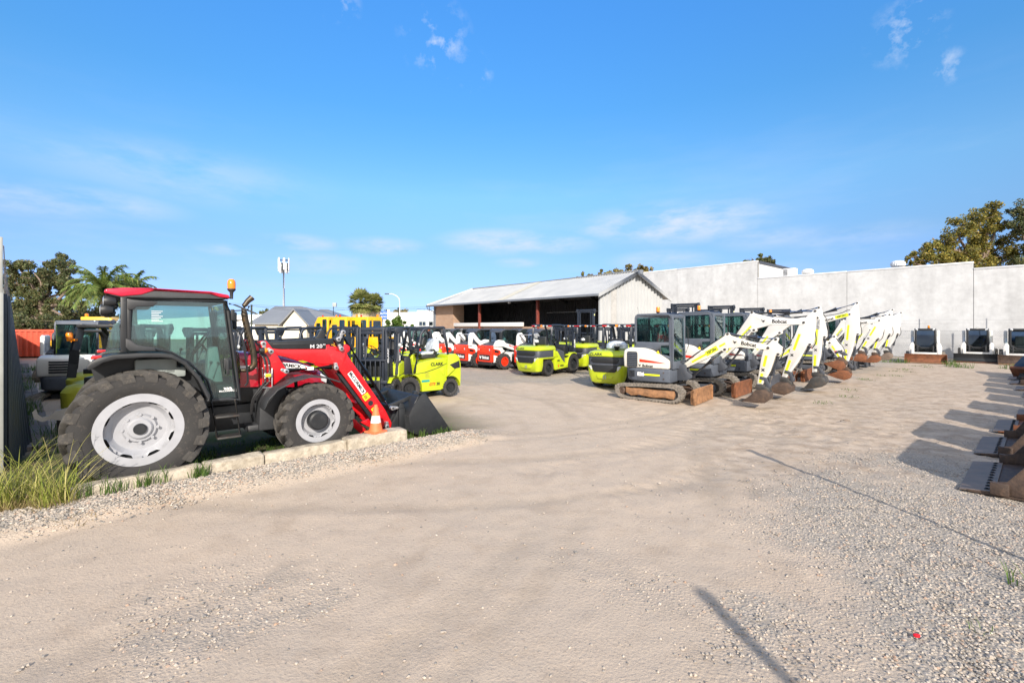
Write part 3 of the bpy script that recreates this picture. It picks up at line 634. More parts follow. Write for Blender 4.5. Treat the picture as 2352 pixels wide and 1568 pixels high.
    tower = [(1.424, 1.83), (1.521, 1.828), (1.593, 1.727), (1.629, 1.676), (1.73, 1.5), (1.838, 1.311), (1.584, 1.109), (1.468, 1.134), (1.473, 1.474), (1.459, 1.691)]
    elbow = [(2.55, 1.845), (2.60, 1.87), (2.655, 1.985), (2.72, 1.99), (2.748, 1.90), (2.725, 1.69), (2.665, 1.655), (2.60, 1.78)]
    ad = Vector((.56, 0, -.83)).normalized()
    for s in (-1, 1):
        y = s * .50
        a = MB().prism(beam, y - .05, y + .05).build('loader_arm', RED, t, .012)
        cv = MB().prism(cover, y - .062, y + .062).bx(1.62, 2.50, y - .066, y + .066, 1.755, 1.785, Matrix.Shear('XZ', 4, (0, 0))).build('arm_cover', BLACK, a, .006)
        MB().prism(tower, y - .115, y - .068).prism(tower, y + .068, y + .115).build('loader_tower', RED, t, .008)
        MB().prism(elbow, y - .066, y + .066).build('elbow_plate', BLACK, t, .01)
        MB().cyl((1.83, y, 1.347), (2.54, y, 1.360), .04, 14).build('lift_cylinder', BLACK, t)
        MB().cyl((1.74, y, 1.34), (1.83, y, 1.347), .022, 10).build('cylinder_rod', CHROME, t)
        cy = MB().tube([(2.70, y, 1.95), (3.17, y, 1.21)], .036, 4).cyl((3.13, y, 1.27), (3.50, y, .69), .045, 14).build('tilt_cylinder', BLACK, t)
        MB().cyl((3.50, y, .69), (3.60, y, .54), .022, 10).build('tilt_rod', CHROME, t)
        MB().prism([(2.62, 1.26), (2.70, 1.22), (3.38, .28), (3.34, .22)], y - .03, y + .06).build('arm_liner', BLACK, t, .006)
        for (px, pz, qx, qz) in ((1.475, 1.79, 1.485, 1.74), (1.58, 1.665, 1.55, 1.70), (2.70, 1.955, 2.665, 1.91), (2.62, 1.835, 2.66, 1.875), (2.67, 1.675, 2.64, 1.73), (2.58, 1.355, 2.575, 1.42), (1.80, 1.345, 1.74, 1.37), (3.61, .55, 3.70, .55), (3.50, .23, 3.50, .30)):
            dv = (Vector((qx, 0, qz)) - Vector((px, 0, pz))); L_ = dv.length; dv.normalize(); nv = Vector((-dv.z, 0, dv.x))
            pl = [(px + .04 * math.cos(R(k)) * 1, pz + .04 * math.sin(R(k))) for k in range(0, 360, 30)]
            m_ = MB().cyl((px, y + s * .055, pz), (px, y + s * .128, pz), .040, 14).cyl((qx, y + s * .055, qz), (qx, y + s * .126, qz), .026, 12)
            m_.prism([(px + nv.x * .036, pz + nv.z * .036), (qx + nv.x * .022, qz + nv.z * .022), (qx - nv.x * .022, qz - nv.z * .022), (px - nv.x * .036, pz - nv.z * .036)], y + s * .055, y + s * .125)
            pn_ = m_.build('pin_plate', STEEL, t, .003)
            MB().cyl((px, y + s * .12, pz), (px, y + s * .14, pz), .016, 10).build('pin', BLACK, pn_)
        MB().cyl((3.215, y + s * .05, .68), (3.215, y + s * .058, .68), .045, 18).build('arm_cap', BLACK, t)
        # stickers on the lower arm
        c0 = Vector((2.965, y + s * .0525, 1.06)); up = Vector((.83, 0, .56)) 
        M = Matrix(((ad.x, up.x, 0, c0.x), (ad.y, up.y, s, c0.y), (ad.z, up.z, 0, c0.z), (0, 0, 0, 1)))
        if s < 0:
            st = MB().prism(rrect(-.235, .235, -.045, .045, .012), -.002, .001, 'z', M).build('arm_sticker', WSTICK, a)
            txt('McCORMICK', .080, a, c0 + Vector((0, -.004, 0)), ad, up, INK, bold=.03, sx=1.0)
            for cx_, cz_, hh in ((3.135, .800, .055), (3.295, .565, .042)):
                M2 = Matrix(((ad.x, up.x, 0, cx_), (0, 0, -1, y - .0525), (ad.z, up.z, 0, cz_), (0, 0, 0, 1)))
                MB().prism(rrect(-hh, hh, -.06, .06, .005), -.002, .001, 'z', M2).build('arm_sticker', YLABEL, a)
                pk = MB()
                for i in range(4): pk.bx(-hh * .7 + i * hh * .35, -hh * .5 + i * hh * .35, -.04, .01 + .01 * (i % 2), .0012, .0022, M2)
                pk.build('pictogram', INK, a)
            txt('M 20', .085, cv, (2.27, y - .0685, 1.722), (1, 0, .01), (0, 0, 1), GREYINK, bold=.02, sx=1.15)
            txt('im', .042, cv, (2.40, y - .0685, 1.752), (1, 0, .01), (0, 0, 1), GREYINK, bold=.02)
            MB().bx(2.14, 2.24, y - .043, y - .03, 1.335, 1.385).build('cylinder_sticker', WSTICK, t)
    MB().cyl((2.72, -.5, 1.50), (2.72, .5, 1.50), .06, 14).cyl((3.2, -.5, .62), (3.2, .5, .62), .05, 14).build('cross_tube', RED, t)
    MB().prism([(3.28, .36), (3.60, .10), (3.50, .06), (3.1, .32)], -.36, -.3).prism([(2.7, .70), (3.2, .18), (3.1, .12), (2.62, .60)], -.40, -.34).build('subframe', RED, t, .01)
    # hoses and quick coupler block
    vb = MB()
    vb.tube([(1.455, -.66, 1.42), (1.455, -.66, 1.12), (1.585, -.66, 1.11), (1.585, -.66, 1.41)], .012, 6)
    for xx in (1.49, 1.545): vb.cyl((xx, -.66, 1.46), (xx, -.66, 1.34), .018, 8).cyl((xx, -.66, 1.27), (xx, -.66, 1.20), .02, 8)
    vb.bx(1.47, 1.575, -.70, -.63, 1.28, 1.335).build('coupler', STEEL, t, .004)
    MB().bx(1.485, 1.56, -.704, -.70, 1.285, 1.33).build('coupler_label', YLABEL, t)
    hs_ = MB()
    for k in range(2):
        hs_.tube(spline([(1.49 + k * .055, -.66, 1.46), (1.47 + k * .05, -.64, 1.58), (1.40 + k * .03, -.60, 1.66), (1.30, -.50, 1.66)], 6), .016, 6)
        hs_.tube(spline([(1.49 + k * .055, -.66, 1.20), (1.42 + k * .03, -.64, 1.10), (1.33 + k * .02, -.62, .95), (1.32, -.55, .72)], 6), .018, 6)
    for k in range(5): hs_.tube(spline([(2.66 + k * .015, -.43, 1.34), (2.72 + k * .02, -.42, 1.12 - k * .02), (2.92 + k * .02, -.43, .92 - k * .03), (3.2, -.44, .60)], 5), .012, 5)
    hs_.build('hose', HOSE, t)
    MB().tube([(1.27, -.62, 1.63), (1.42, -.72, 1.68)], .012, 6).lathe([(.001, -.05), (.035, -.04), (.045, 0), (.04, .03)], (1.44, -.72, 1.69), 'x', 14).build('indicator_arm', BLACK, t)
    MB().lathe([(.04, .0), (.042, .03), (.03, .05), (.001, .055)], (1.455, -.72, 1.69), 'x', 14).build('indicator', AMBER, t)
    # bucket with its carrier
    side = [(4.08, .74), (4.13, .785), (4.20, .78), (4.76, .012), (4.05, .012), (3.88, .10), (3.84, .40), (3.93, .56)]
    bk = MB()
    for s in (-1, 1): bk.prism(side, s * .80, s * .775)
    back = [(4.08, .76), (4.11, .70), (3.96, .52), (3.885, .38), (3.92, .13), (4.07, .045), (4.76, .03), (4.76, .012), (4.05, .012), (3.88, .10), (3.84, .40), (3.93, .56), (4.04, .74)]
    bk.prism(back, -.775, .775)
    bkt = bk.build('bucket', BLACK, t, .004)
    cr_ = MB()
    for yy in (-.56, -.44, .44, .56): cr_.prism([(3.60, .15), (3.64, .08), (3.86, .10), (3.92, .30), (3.86, .60), (3.78, .62), (3.72, .45), (3.62, .28)], yy - .015, yy + .015)
    cr_.bx(3.74, 3.86, -.62, .62, .12, .52).build('quick_hitch', BLACK, t, .006)
    ln = MB()
    for yy in (-.5, .5):
        ln.prism([(3.56, .60), (3.60, .50), (3.95, .64), (4.10, .70), (4.09, .76), (3.90, .70)], yy - .03, yy + .03)
        ln.prism([(4.06, .66), (4.10, .80), (4.16, .80), (4.20, .62)], yy - .05, yy + .05)
    ln.build('tilt_link', BLACK, t, .006)
    MB().cyl((4.02, -.74, .40), (4.10, -.74, .70), .025, 10).build('bucket_pin', CHROME, t)
    # rear hitch
    MB().prism([(-.55, .82), (-.70, .84), (-.86, .88), (-.93, .86), (-1.0, .90), (-1.02, .99), (-.985, 1.03), (-.97, .96), (-.93, .92), (-.87, .93), (-.82, .98), (-.66, 1.02), (-.5, .98)], -.02 - .25, .02 - .25).prism([(-.3, .75), (-.85, .87), (-.85, .93), (-.3, .95)], .22, .27).bx(-.55, -.25, -.35, .35, .60, .95).build('hitch_hook', PLASTIC, t)
    return t
build_tractor()

# ------------------------------------------------------------------ kerb, cone, fence, sleepers
CONC = mk('old concrete', (.44, .39, .31), .9, var=.22, bump=1., bscale=26, dust=.75, dcol=(.24, .20, .15), scale=5)
TO = Vector((-5.34, 6.50, 0)); TU = Vector((UX, UY, 0)); TL = Vector((-UY, UX, 0))
def kerb(x0, x1, z, y0, y1, label, tilt=0):
    n = 30; rings = []
    for i in range(n + 1):
        x = x0 + (x1 - x0) * i / n; zz = z + tilt * (i / n - .5)
        e = .012 if i in (0, n) else 0
        rn = lambda k: .018 * noise.noise(Vector((x * 4, k * 3.1, z * 9)))
        rings.append([TO + TU * x + TL * yy + Vector((0, 0, q)) for yy, q in ((y0 + e + rn(1), -.05), (y0 + e + rn(2), zz * .6), (y0 + .012 + e + rn(3), zz - .02 - e), (y0 + .035 + rn(4), zz + rn(5) - e), (y1 - .035, zz + rn(6) - e), (y1 - e, zz - .03), (y1 - e, -.05))])
    o = MB().loft(rings).build('kerb_block', CONC, sm=45)
    return tag(o, label, 'kerb', 'concrete kerb blocks in front of the tractor')
kerb(-.62, .62, .235, -1.30, -1.08, 'leftmost low concrete kerb block under the tractor rear wheel, half buried in grass', .02)
kerb(.635, 1.34, .262, -1.31, -1.07, 'short concrete kerb block in front of the tractor cab steps', .01)
kerb(1.355, 2.50, .255, -1.31, -1.06, 'concrete kerb block in front of the tractor front wheel', .02)
kerb(2.51, 3.52, .30, -1.36, -1.06, 'chunky end concrete kerb block carrying the traffic cone', .02)
cn_ = thing('traffic_cone', 'faded orange traffic cone with a white band on the end kerb block', 'traffic cone', TO + TU * 3.03 + TL * -1.19 + Vector((0, 0, .300)), 55)
MB().prism(rrect(-.14, .14, -.14, .14, .03), 0, .025, 'z').build('base', CONE_O, cn_, .006)
MB().lathe([(.115, .02), (.105, .05), (.085, .16)], ax='z', n=28).lathe([(.0655, .275), (.026, .45), (.024, .455), (.001, .455)], ax='z', n=28).build('cone', CONE_O, cn_)
MB().lathe([(.085, .16), (.0655, .275)], ax='z', n=28).build('reflective_band', CONE_W, cn_)

FP0 = Vector((-7.28, 6.45, 0)); fd = Vector((-.737, .676, 0)); fn = Vector((.676, .737, 0))
FGREY = mk('grey fence sheet', (.055, .065, .075), .45, .2, var=.12, dust=.15, dcol=(.16, .15, .13)); FPOST = mk('pale grey fence post', (.33, .34, .32), .55, .2, var=.08, dust=.2)
ls = MB(); pts = []
for i in range(30):
    s_ = i * .055; f_ = s_ / 1.65; dd = .030 if (i % 4) in (1, 2) else 0
    pts.append((FP0 + fd * (s_ + .06) + fn * (.10 + .24 * f_ + dd) + Vector((0, 0, -.05)), FP0 + fd * (s_ + .06) + fn * (.09 + .02 * f_ + dd * .8) + Vector((0, 0, 2.5 - .25 * f_))))
ls.add([p for q in pts for p in q], [(2 * i, 2 * i + 2, 2 * i + 3, 2 * i + 1) for i in range(29)])
tag(ls.build('leaning_sheet', FGREY, None, sm=20), 'dark grey ribbed metal sheet leaning against the near end of the fence', 'metal sheet')
fe = thing('metal_fence', 'dark grey corrugated metal fence topped with barbed wire along the left edge', 'fence', FP0, 0)
def ftop(s): return 2.52 - .85 * min(1, s / 26)
fs = MB(); n = 0; prof = []
s_ = 0
while s_ < 34:
    for ds, dd in ((0, 0), (.02, .035), (.10, .035), (.12, 0), (.19, 0)):
        prof.append((s_ + ds, dd))
    s_ += .20
vs = []
for s_, dd in prof:
    p = fd * s_ + fn * (dd + .05)
    vs += [(p.x, p.y, -.1), (p.x, p.y, ftop(s_))]
fs.add(vs, [(2 * i, 2 * i + 2, 2 * i + 3, 2 * i + 1) for i in range(len(prof) - 1)])
fs.build('fence_sheet', FGREY, fe, sm=20)
for k in range(14):
    s_ = k * 2.45; p = fd * s_ + fn * (-.02 if k else .02); hgt = ftop(s_)
    tp = hgt + (.80 if k == 0 else .50)
    MB().bx(-.05, .05, -.03, .03, -.1, hgt + .01, Matrix.Translation(p) @ Matrix.Rotation(R(137.5), 4, 'Z')).build('fence_post', FPOST, fe, .006)
    MB().bx(-.04, .04, -.022, .022, hgt, tp, Matrix.Translation(p + fd * .002) @ Matrix.Rotation(R(137.5), 4, 'Z')).build('wire_post', FPOST, fe, .004)
bw = MB()
for k in range(4):
    bw.tube([fd * s_ + Vector((0, 0, ftop(s_) + .10 + .13 * k * (1.5 if s_ < 1 else 1) - .02 * math.sin(s_ * 1.28) ** 2)) + fn * .05 for s_ in [i * 1.225 for i in range(27)]], .006, 4)
    for i in range(150):
        s_ = i * .21 + .05 * k; p = fd * s_ + Vector((0, 0, ftop(s_) + .10 + .13 * k)) + fn * .05
        bw.tube([p + Vector((-.02, -.01, -.02)), p + Vector((.02, .01, .02))], .004, 3).tube([p + Vector((.02, -.01, -.02)), p + Vector((-.02, .01, .02))], .004, 3)
bw.build('barbed_wire', STEEL, fe)
# the timber edging along the fence: each sleeper is its own piece
for k in range(11):
    a = FP0 + fd * (1.2 + k * 2.3) + fn * .42; b2 = FP0 + fd * (1.2 + k * 2.3 + 2.26) + fn * .42
    A = Matrix.Translation((a + b2) / 2 + Vector((0, 0, .06))) @ Matrix.Rotation(math.atan2(fd.y, fd.x) + R(random.uniform(-.6, .6)), 4, 'Z')
    mb = MB()
    for q in range(3): mb.bx(-1.13 + random.uniform(0, .03), 1.13 - random.uniform(0, .03), -.21 + q * .14, -.075 + q * .14, -.09, .0 + random.uniform(-.01, .012), A)
    o = mb.build('timber_sleeper', TIMBER, None, .008)
    tag(o, 'weathered grey timber sleeper lying in the grass along the foot of the metal fence', 'sleeper', 'timber sleepers along the fence')

# ------------------------------------------------------------------ grass
def grass_mat(name, c0, c1, c2):
    m = bpy.data.materials.new(name); nt, b = nodes_of(m); N, L = nt.nodes, nt.links
    g = N.new('ShaderNodeNewGeometry'); r = N.new('ShaderNodeValToRGB'); L.new(g.outputs['Random Per Island'], r.inputs[0])
    e = r.color_ramp.elements; e[0].color = (*c0, 1); e[1].color = (*c2, 1); k = e.new(.5); k.color = (*c1, 1)
    L.new(r.outputs[0], b.inputs['Base Color']); b.inputs['Roughness'].default_value = .6; b.inputs['Specular IOR Level'].default_value = .25
    tr = N.new('ShaderNodeBsdfTranslucent'); L.new(r.outputs[0], tr.inputs[0]); ms = N.new('ShaderNodeMixShader'); ms.inputs[0].default_value = .35
    L.new(b.outputs[0], ms.inputs[1]); L.new(tr.outputs[0], ms.inputs[2]); L.new(ms.outputs[0], N['Material Output'].inputs[0]); MATS[name] = m
    return m
G_LUSH = grass_mat('lush grass', (.045, .10, .018), (.09, .17, .03), (.14, .20, .05))
G_TALL = grass_mat('tall seeding grass', (.20, .27, .04), (.42, .43, .10), (.62, .53, .24))
G_DRY = grass_mat('dry grass', (.30, .23, .11), (.42, .32, .17), (.24, .20, .08))
def blades(mb, n, cx, cy, rad, h0, h1, w0, lean=.6, z=-.02, bias=(0, 0)):
    for _ in range(n):
        a = random.uniform(0, 6.283); r = rad * math.sqrt(random.random()); h = random.uniform(h0, h1); ll = h * random.uniform(.1, lean)
        d = random.uniform(0, 6.283); dx, dy = math.cos(d) + bias[0], math.sin(d) + bias[1]; px, py = -math.sin(d), math.cos(d)
        x, y = cx + r * math.cos(a), cy + r * math.sin(a); pts = []
        for t, ww in ((0, 1), (.45, .85), (.8, .5), (1, .05)):
            o = ll * t * t; pts.append(((x + dx * o, y + dy * o, z + h * t * (1 - .12 * t)), w0 * ww))
        vs = []
        for p, ww in pts: vs += [(p[0] - px * ww, p[1] - py * ww, p[2]), (p[0] + px * ww, p[1] + py * ww, p[2])]
        mb.add(vs, [(2 * i, 2 * i + 1, 2 * i + 3, 2 * i + 2) for i in range(3)])
def raw(mb, name, m, parent=None):
    me = bpy.data.meshes.new(name); me.from_pydata(mb.v, [], mb.f); me.materials.append(m)
    me.polygons.foreach_set('use_smooth', [True] * len(me.polygons))
    o = bpy.data.objects.new(name, me); col.objects.link(o); o.parent = parent; return o
def seedheads(mb, n, cx, cy, rad, h0, h1):
    for _ in range(n):
        a = random.uniform(0, 6.283); r = rad * random.random(); h = random.uniform(h0, h1); d = random.uniform(0, 6.283); l = h * random.uniform(.3, .7)
        x, y = cx + r * math.cos(a), cy + r * math.sin(a)
        pts = [(x + math.cos(d) * l * t * t, y + math.sin(d) * l * t * t, h * t * (1 - .1 * t)) for t in (0, .3, .6, .85, 1)]
        mb.tube(pts, [.003, .003, .0025, .002, .0015], 3)
        for q in range(7):
            t = .72 + .04 * q; b0 = Vector((x + math.cos(d) * l * t * t, y + math.sin(d) * l * t * t, h * t * (1 - .1 * t)))
            e_ = b0 + Vector((math.cos(d + random.uniform(-1, 1)), math.sin(d + random.uniform(-1, 1)), random.uniform(-.1, .7))) * .055
            sdv = Vector((.004, -.004, 0)); mb.add([b0 - sdv, b0 + sdv, e_], [(0, 1, 2)])
def tussock(x, y, n, rad, h0, h1, label, dry=0, seeds=0):
    g = thing('grass_clump', label, 'grass clump', (x, y, 0), 0, 'tall grass clumps by the fence')
    mb = MB(); blades(mb, n, 0, 0, rad, h0, h1, .0055, 1.1)
    if seeds: seedheads(mb, seeds, 0, 0, rad, h1 * .9, h1 * 1.35)
    raw(mb, 'green_blades', G_TALL, g)
    if dry:
        mb = MB(); blades(mb, dry, .05, -.08, rad * 1.05, .06, h0 * 1.1, .005, 1.2); raw(mb, 'dry_blades', G_DRY, g)
tussock(-5.02, 5.02, 130, .14, .26, .66, 'tall yellow green grass tuft at the left end of the kerb against the rear tyre', 260, 14)
tussock(-5.55, 5.10, 170, .26, .24, .68, 'widest seeding grass clump between the fence end and the tractor rear tyre', 300, 26)
tussock(-5.98, 4.98, 90, .16, .22, .52, 'grass clump at the left picture edge in front of the fence end', 120, 8)
mb = MB()
for k in range(26):
    s_ = random.uniform(1, 22); off = random.choice((random.uniform(.03, .2), random.uniform(.75, 1.6)))
    p = FP0 + fd * s_ + fn * off; blades(mb, 130, p.x, p.y, .45, .08, .42, .006, .9)
for k in range(45):
    x = random.uniform(-.6, 3.2); yy = random.uniform(-1.0, .8); p = TO + TU * x + TL * yy; blades(mb, 60, p.x, p.y, .22, .03, .13, .004, .9)
for k in range(10):
    x = random.uniform(-.6, .9); p = TO + TU * x + TL * random.uniform(-1.38, -1.32); blades(mb, 22, p.x, p.y, .08, .10, .26, .004, .8, z=.12)
for k in range(12):
    x = random.uniform(3.7, 4.6); p = TO + TU * x + TL * random.uniform(-1.3, -.85); blades(mb, 26, p.x, p.y, .09, .05, .2, .004, .8)
for k in range(14):
    p = uv(11.5 + random.uniform(0, 24), 4.3 + random.uniform(-.6, .4)); blades(mb, 30, p.x, p.y, .25, .03, .1, .006, .9)
for k in range(14):
    p = uv(32 + random.uniform(0, 3), random.uniform(-4, 8)); blades(mb, 70, p.x, p.y, .4, .08, .4, .008, .9)
blades(mb, 20, 4.05, 3.62, .10, .06, .22, .004, .7); blades(mb, 10, 4.3, 3.4, .12, .05, .12, .004, .7); blades(mb, 8, 3.2, 3.1, .08, .03, .08, .003, .7)
tag(raw(mb, 'grass', G_LUSH), kind='stuff')
mb = MB()
for k in range(34):
    p = Vector((-5.35 + random.gauss(0, .35), 4.95 + random.gauss(0, .10), .03)); blades(mb, 40, p.x, p.y, .14, .04, .2, .004, 1.3)
tag(raw(mb, 'dry_grass', G_DRY), kind='stuff')
# ------------------------------------------------------------------ forklifts
def mast(t, xf, w, h, m=BLACK_M, stages=2, word=True, wide=False):
    mb = MB()
    for s in (-1, 1):
        mb.bx(xf, xf + .12, s * w / 2 - .035, s * w / 2 + .035, .10, h)
    mb.bx(xf + .0, xf + .10, -w / 2, w / 2, h - .09, h).bx(xf, xf + .10, -w / 2, w / 2, .30, .40).bx(xf, xf + .08, -w / 2, w / 2, h * .55, h * .55 + .08)
    o = mb.build('mast', m, t, .006)
    mi = MB()
    for s in (-1, 1):
        mi.bx(xf + .02, xf + .13, s * (w / 2 - .085) - .028, s * (w / 2 - .085) + .028, .12, h - .02)
        mi.cyl((xf - .02, s * (w / 2 - .16), .2), (xf - .02, s * (w / 2 - .16), h - .15), .03, 10)
    mi.bx(xf + .03, xf + .12, -w / 2 + .07, w / 2 - .07, h - .17, h - .10).build('inner_mast', m, t, .004)
    for s in (-1, 1): MB().prism([(xf - .07, h - .10), (xf - .05, h + .015), (xf + .17, h + .015), (xf + .20, h - .06), (xf + .13, h - .22), (xf, h - .24)], s * (w / 2 + .04), s * (w / 2 + .065)).cyl((xf + .10, s * (w / 2 + .06), h - .09), (xf + .10, s * (w / 2 + .09), h - .09), .055, 12).build('mast_head', m, t, .004)
    ca = MB().bx(xf + .14, xf + .19, -w / 2 - .05, w / 2 + .05, .16, .24).bx(xf + .14, xf + .19, -w / 2 - .05, w / 2 + .05, .58, .66)
    for s in (-1, 1): ca.bx(xf + .12, xf + .17, s * w * .38 - .02, s * w * .38 + .02, .12, .72)
    for i in range(7): ca.bx(xf + .15, xf + .18, -w / 2 + i * w / 6 - .012, -w / 2 + i * w / 6 + .012, .62, 1.18)
    ca.bx(xf + .15, xf + .18, -w / 2 - .03, w / 2 + .03, 1.16, 1.20).build('fork_carriage', m, t, .004)
    for s in (-1, 1):
        MB().bx(xf + .19, xf + .235, s * w * .3 - .05, s * w * .3 + .05, .05, .66).prism([(xf + .19, .05), (xf + 1.05, .05), (xf + 1.05, .06), (xf + .235, .09)], s * w * .3 - .05, s * w * .3 + .05).build('fork', BLACK, t, .004)
    if word:
        for s in (-1, 1):
            txt('CLARK', .13, o, (xf - .004, s * w / 2, h * .66), (0, 0, 1), (0, 1, 0), WSTICK, bold=.03) if False else None
        txt('CLARK', .12, o, (xf + .06, -w / 2 - .038, h * .64), (0, 0, 1), (-1, 0, 0), WSTICK, bold=.04)
        txt('CLARK', .12, o, (xf + .06, w / 2 + .038, h * .64), (0, 0, 1), (1, 0, 0), WSTICK, bold=.04)
        for s in (-1, 1):
            MB().cyl((xf + .06, s * (w / 2 + .036), h * .90), (xf + .06, s * (w / 2 + .040), h * .90), .052, 20).build('capacity_badge', WSTICK, o)
            MB().cyl((xf + .06, s * (w / 2 + .036), h * .90), (xf + .06, s * (w / 2 + .0425), h * .90), .036, 20).build('capacity_badge', HIVIS, o)
    return o
def fork_seat(t, x, z, w, wrap):
    s_ = MB().prism([(x - .20, z), (x + .24, z), (x + .28, z + .10), (x + .20, z + .15), (x - .14, z + .12), (x - .22, z + .16)], -w / 2, w / 2)
    s_.prism([(x - .22, z + .10), (x - .10, z + .12), (x - .20, z + .50), (x - .25, z + .56), (x - .32, z + .54), (x - .31, z + .2)], -w / 2 + .02, w / 2 - .02)
    o = s_.build('seat', SEATM, t, .035, 3)
    a = MB()
    for s in (-1, 1): a.tube(spline([(x - .2, s * (w / 2 + .02), z + .14), (x - .12, s * (w / 2 + .03), z + .26), (x + .02, s * (w / 2 + .03), z + .24)], 4), .022, 6)
    a.build('armrest', SEATM, o)
    if wrap:
        wb = MB()
        wb.prism([(x - .13, z + .13), (x + .27, z + .12), (x + .30, z + .17), (x + .12, z + .21), (x - .12, z + .20)], -w / 2 - .015, w / 2 + .015)
        wb.prism([(x - .10, z + .17), (x - .09, z + .3), (x - .17, z + .54), (x - .24, z + .59), (x - .33, z + .56), (x - .33, z + .2)], -w / 2 + .005, w / 2 - .005)
        wb.build('plastic_cover', WRAP, o, .05, 3)
def steering(t, x, z, r=.17, dash=True):
    M = Matrix.Translation((x, 0, z)) @ Matrix.Rotation(R(-35), 4, 'Y'); mb = MB()
    mb.tube([(r * math.cos(a), r * math.sin(a), 0) for a in [i * math.pi / 10 for i in range(21)]], .014, 6, M)
    for a in (0.5, 2.6, 4.7): mb.tube([(0, 0, -.02), (r * math.cos(a), r * math.sin(a), 0)], .012, 5, M)
    mb.tube([(x, 0, z - .01), (x + .22, 0, z - .38)], .03, 8).build('steering_wheel', BLACK, t)
def small_forklift(label, loc, rz, wrap=True, group='lime forklifts parked beside the tractor'):
    t = thing('forklift', label, 'forklift', loc, rz, group); wb = 1.34
    for s in (-1, 1):
        wheel(t, 0, s * .47, .265, .19, .155, s, RUBBER_N, BLACK, n=28, lugs=22, lug_h=.015, chev=.2)
        wheel(t, wb, s * .46, .335, .24, .195, s, RUBBER_N, BLACK, n=32, lugs=24, lug_h=.015, chev=.2)
    MB().bx(-.1, wb + .1, -.25, .25, .16, .45).cyl((0, -.4, .26), (0, .4, .26), .06).cyl((wb, -.4, .33), (wb, .4, .33), .09).build('chassis', BLACK, t, .01)
    cw = [(-.335, .30), (-.35, .62), (-.345, .95), (-.29, 1.15), (-.16, 1.245), (.06, 1.235), (.10, 1.20), (.12, .56)] + arc(0, .265, .335, 62, 178, 8)
    c = MB().prism(cw, -.55, .55).build('counterweight', LIME, t, .045, 3)
    for s in (-1, 1):
        MB().prism([(.04, .93), (-.30, 1.04), (-.325, .83), (-.13, .80)], s * .535, s * .556).build('side_vent', BLACK, c, .006)
    body = [(.125, .30), (.125, 1.08), (.10, 1.13), (.55, 1.12), (1.02, 1.03), (1.10, .98), (1.12, .72), (1.46, .72), (1.62, .62)] + arc(wb, .335, .40, 40, 168, 8) + [(.93, .22), (.34, .22)] 
    b = MB().prism(body, -.53, .53).build('body', LIME, t, .03, 3)
    for s in (-1, 1):
        MB().prism([(.13, .98), (.45, .86), (.85, .76), (1.12, .735), (1.12, .722), (.84, .745), (.44, .845), (.13, .965)], s * .525, s * .534).build('body_seam', BLACK, b)
        txt('CLARK', .125, t, (.46, s * .537, .965), (-s, 0, 0), (0, 0, 1), INK, bold=.03, sx=1.05)
        txt('GTS', .11, t, (.62, s * .537, .40), (-s, 0, 0), (0, 0, 1), REDINK, bold=.02, shear=.3)
        txt('30', .11, t, (.62 - .20, s * .537, .40) if s > 0 else (.62 + .20, s * .537, .40), (-s, 0, 0), (0, 0, 1), INK, bold=.03)
        for i in range(4): MB().prism(rrect(.70, .84, .60 + i * .04, .625 + i * .04, .01), s * .528, s * .536).build('vent_slot', LIME_OLD, b)
        MB().prism([(.24, .62), (.36, .80), (.26, .84), (.20, .80), (.19, .66)], s * .528, s * .537).build('fuel_flap', LIME, b, .006)
        MB().prism(rrect(.70, .95, .48, .54, .015), s * .527, s * .536).build('step_film', TEAL, b)
        MB().tube([(.03, s * .50, 1.02), (.10, s * .47, 1.55), (.20, s * .46, 2.0)], .05, 4).tube([(1.14, s * .47, .76), (.99, s * .46, 1.50), (.93, s * .45, 1.83), (.84, s * .45, 1.96), (.70, s * .45, 2.01), (.18, s * .45, 2.02)], .042, 10).build('guard_post', BLACK_M, t, .004)
    g = MB()
    for i in range(6): g.bx(.22 + i * .11, .25 + i * .11, -.45, .45, 1.99, 2.02)
    g.bx(.14, .22, -.48, .48, 1.97, 2.04).bx(.82, .88, -.44, .44, 1.93, 1.97).build('guard_roof', BLACK_M, t, .006)
    MB().cyl((.30, -.2, 1.93), (.30, -.2, 1.985), .04, 12).build('beacon', AMBER, t)
    fork_seat(t, .52, 1.11, .46, wrap); steering(t, .98, 1.36)
    MB().prism([(1.15, .72), (1.42, .72), (1.42, 1.18), (1.30, 1.24), (1.22, 1.16)], -.40, .40).build('dashboard', BLACK, t, .03)
    MB().bx(1.10, 1.46, -.50, .50, .715, .735).build('floor_plate', PLASTIC, t)
    mast(t, wb + .20, .80, 2.02)
    for s in (-1, 1):
        l = MB().lathe([(.001, -.02), (.05, -.01), (.055, .03)], (1.0, s * .52, 1.55), 'x', 14).tube([(.97, s * .46, 1.52), (1.0, s * .52, 1.50)], .008, 5).build('head_lamp', BLACK, t)
        MB().lathe([(.05, .032), (.03, .045), (.001, .05)], (1.0, s * .52, 1.55), 'x', 14).build('lens', CLEAR, l)
        MB().bx(.965, 1.0, s * .47, s * .52, 1.36, 1.43).build('turn_signal', REDLENS, t, .005)
    return t
F0 = small_forklift('small lime forklift seen side on beyond the black bucket, its seat wrapped in plastic', (-2.16, 13.85, 0), 220)
for (qx, qy, rz, lab) in ((905, 915, 214, 'lime forklift directly behind the red loader arm, showing its rear corner'),):
    pass
F1 = dup(F0, (-3.42, 13.45, 0), 262, 'lime forklift directly behind the red loader arm, showing its rear corner and black side vent', skip=('plastic_cover',))
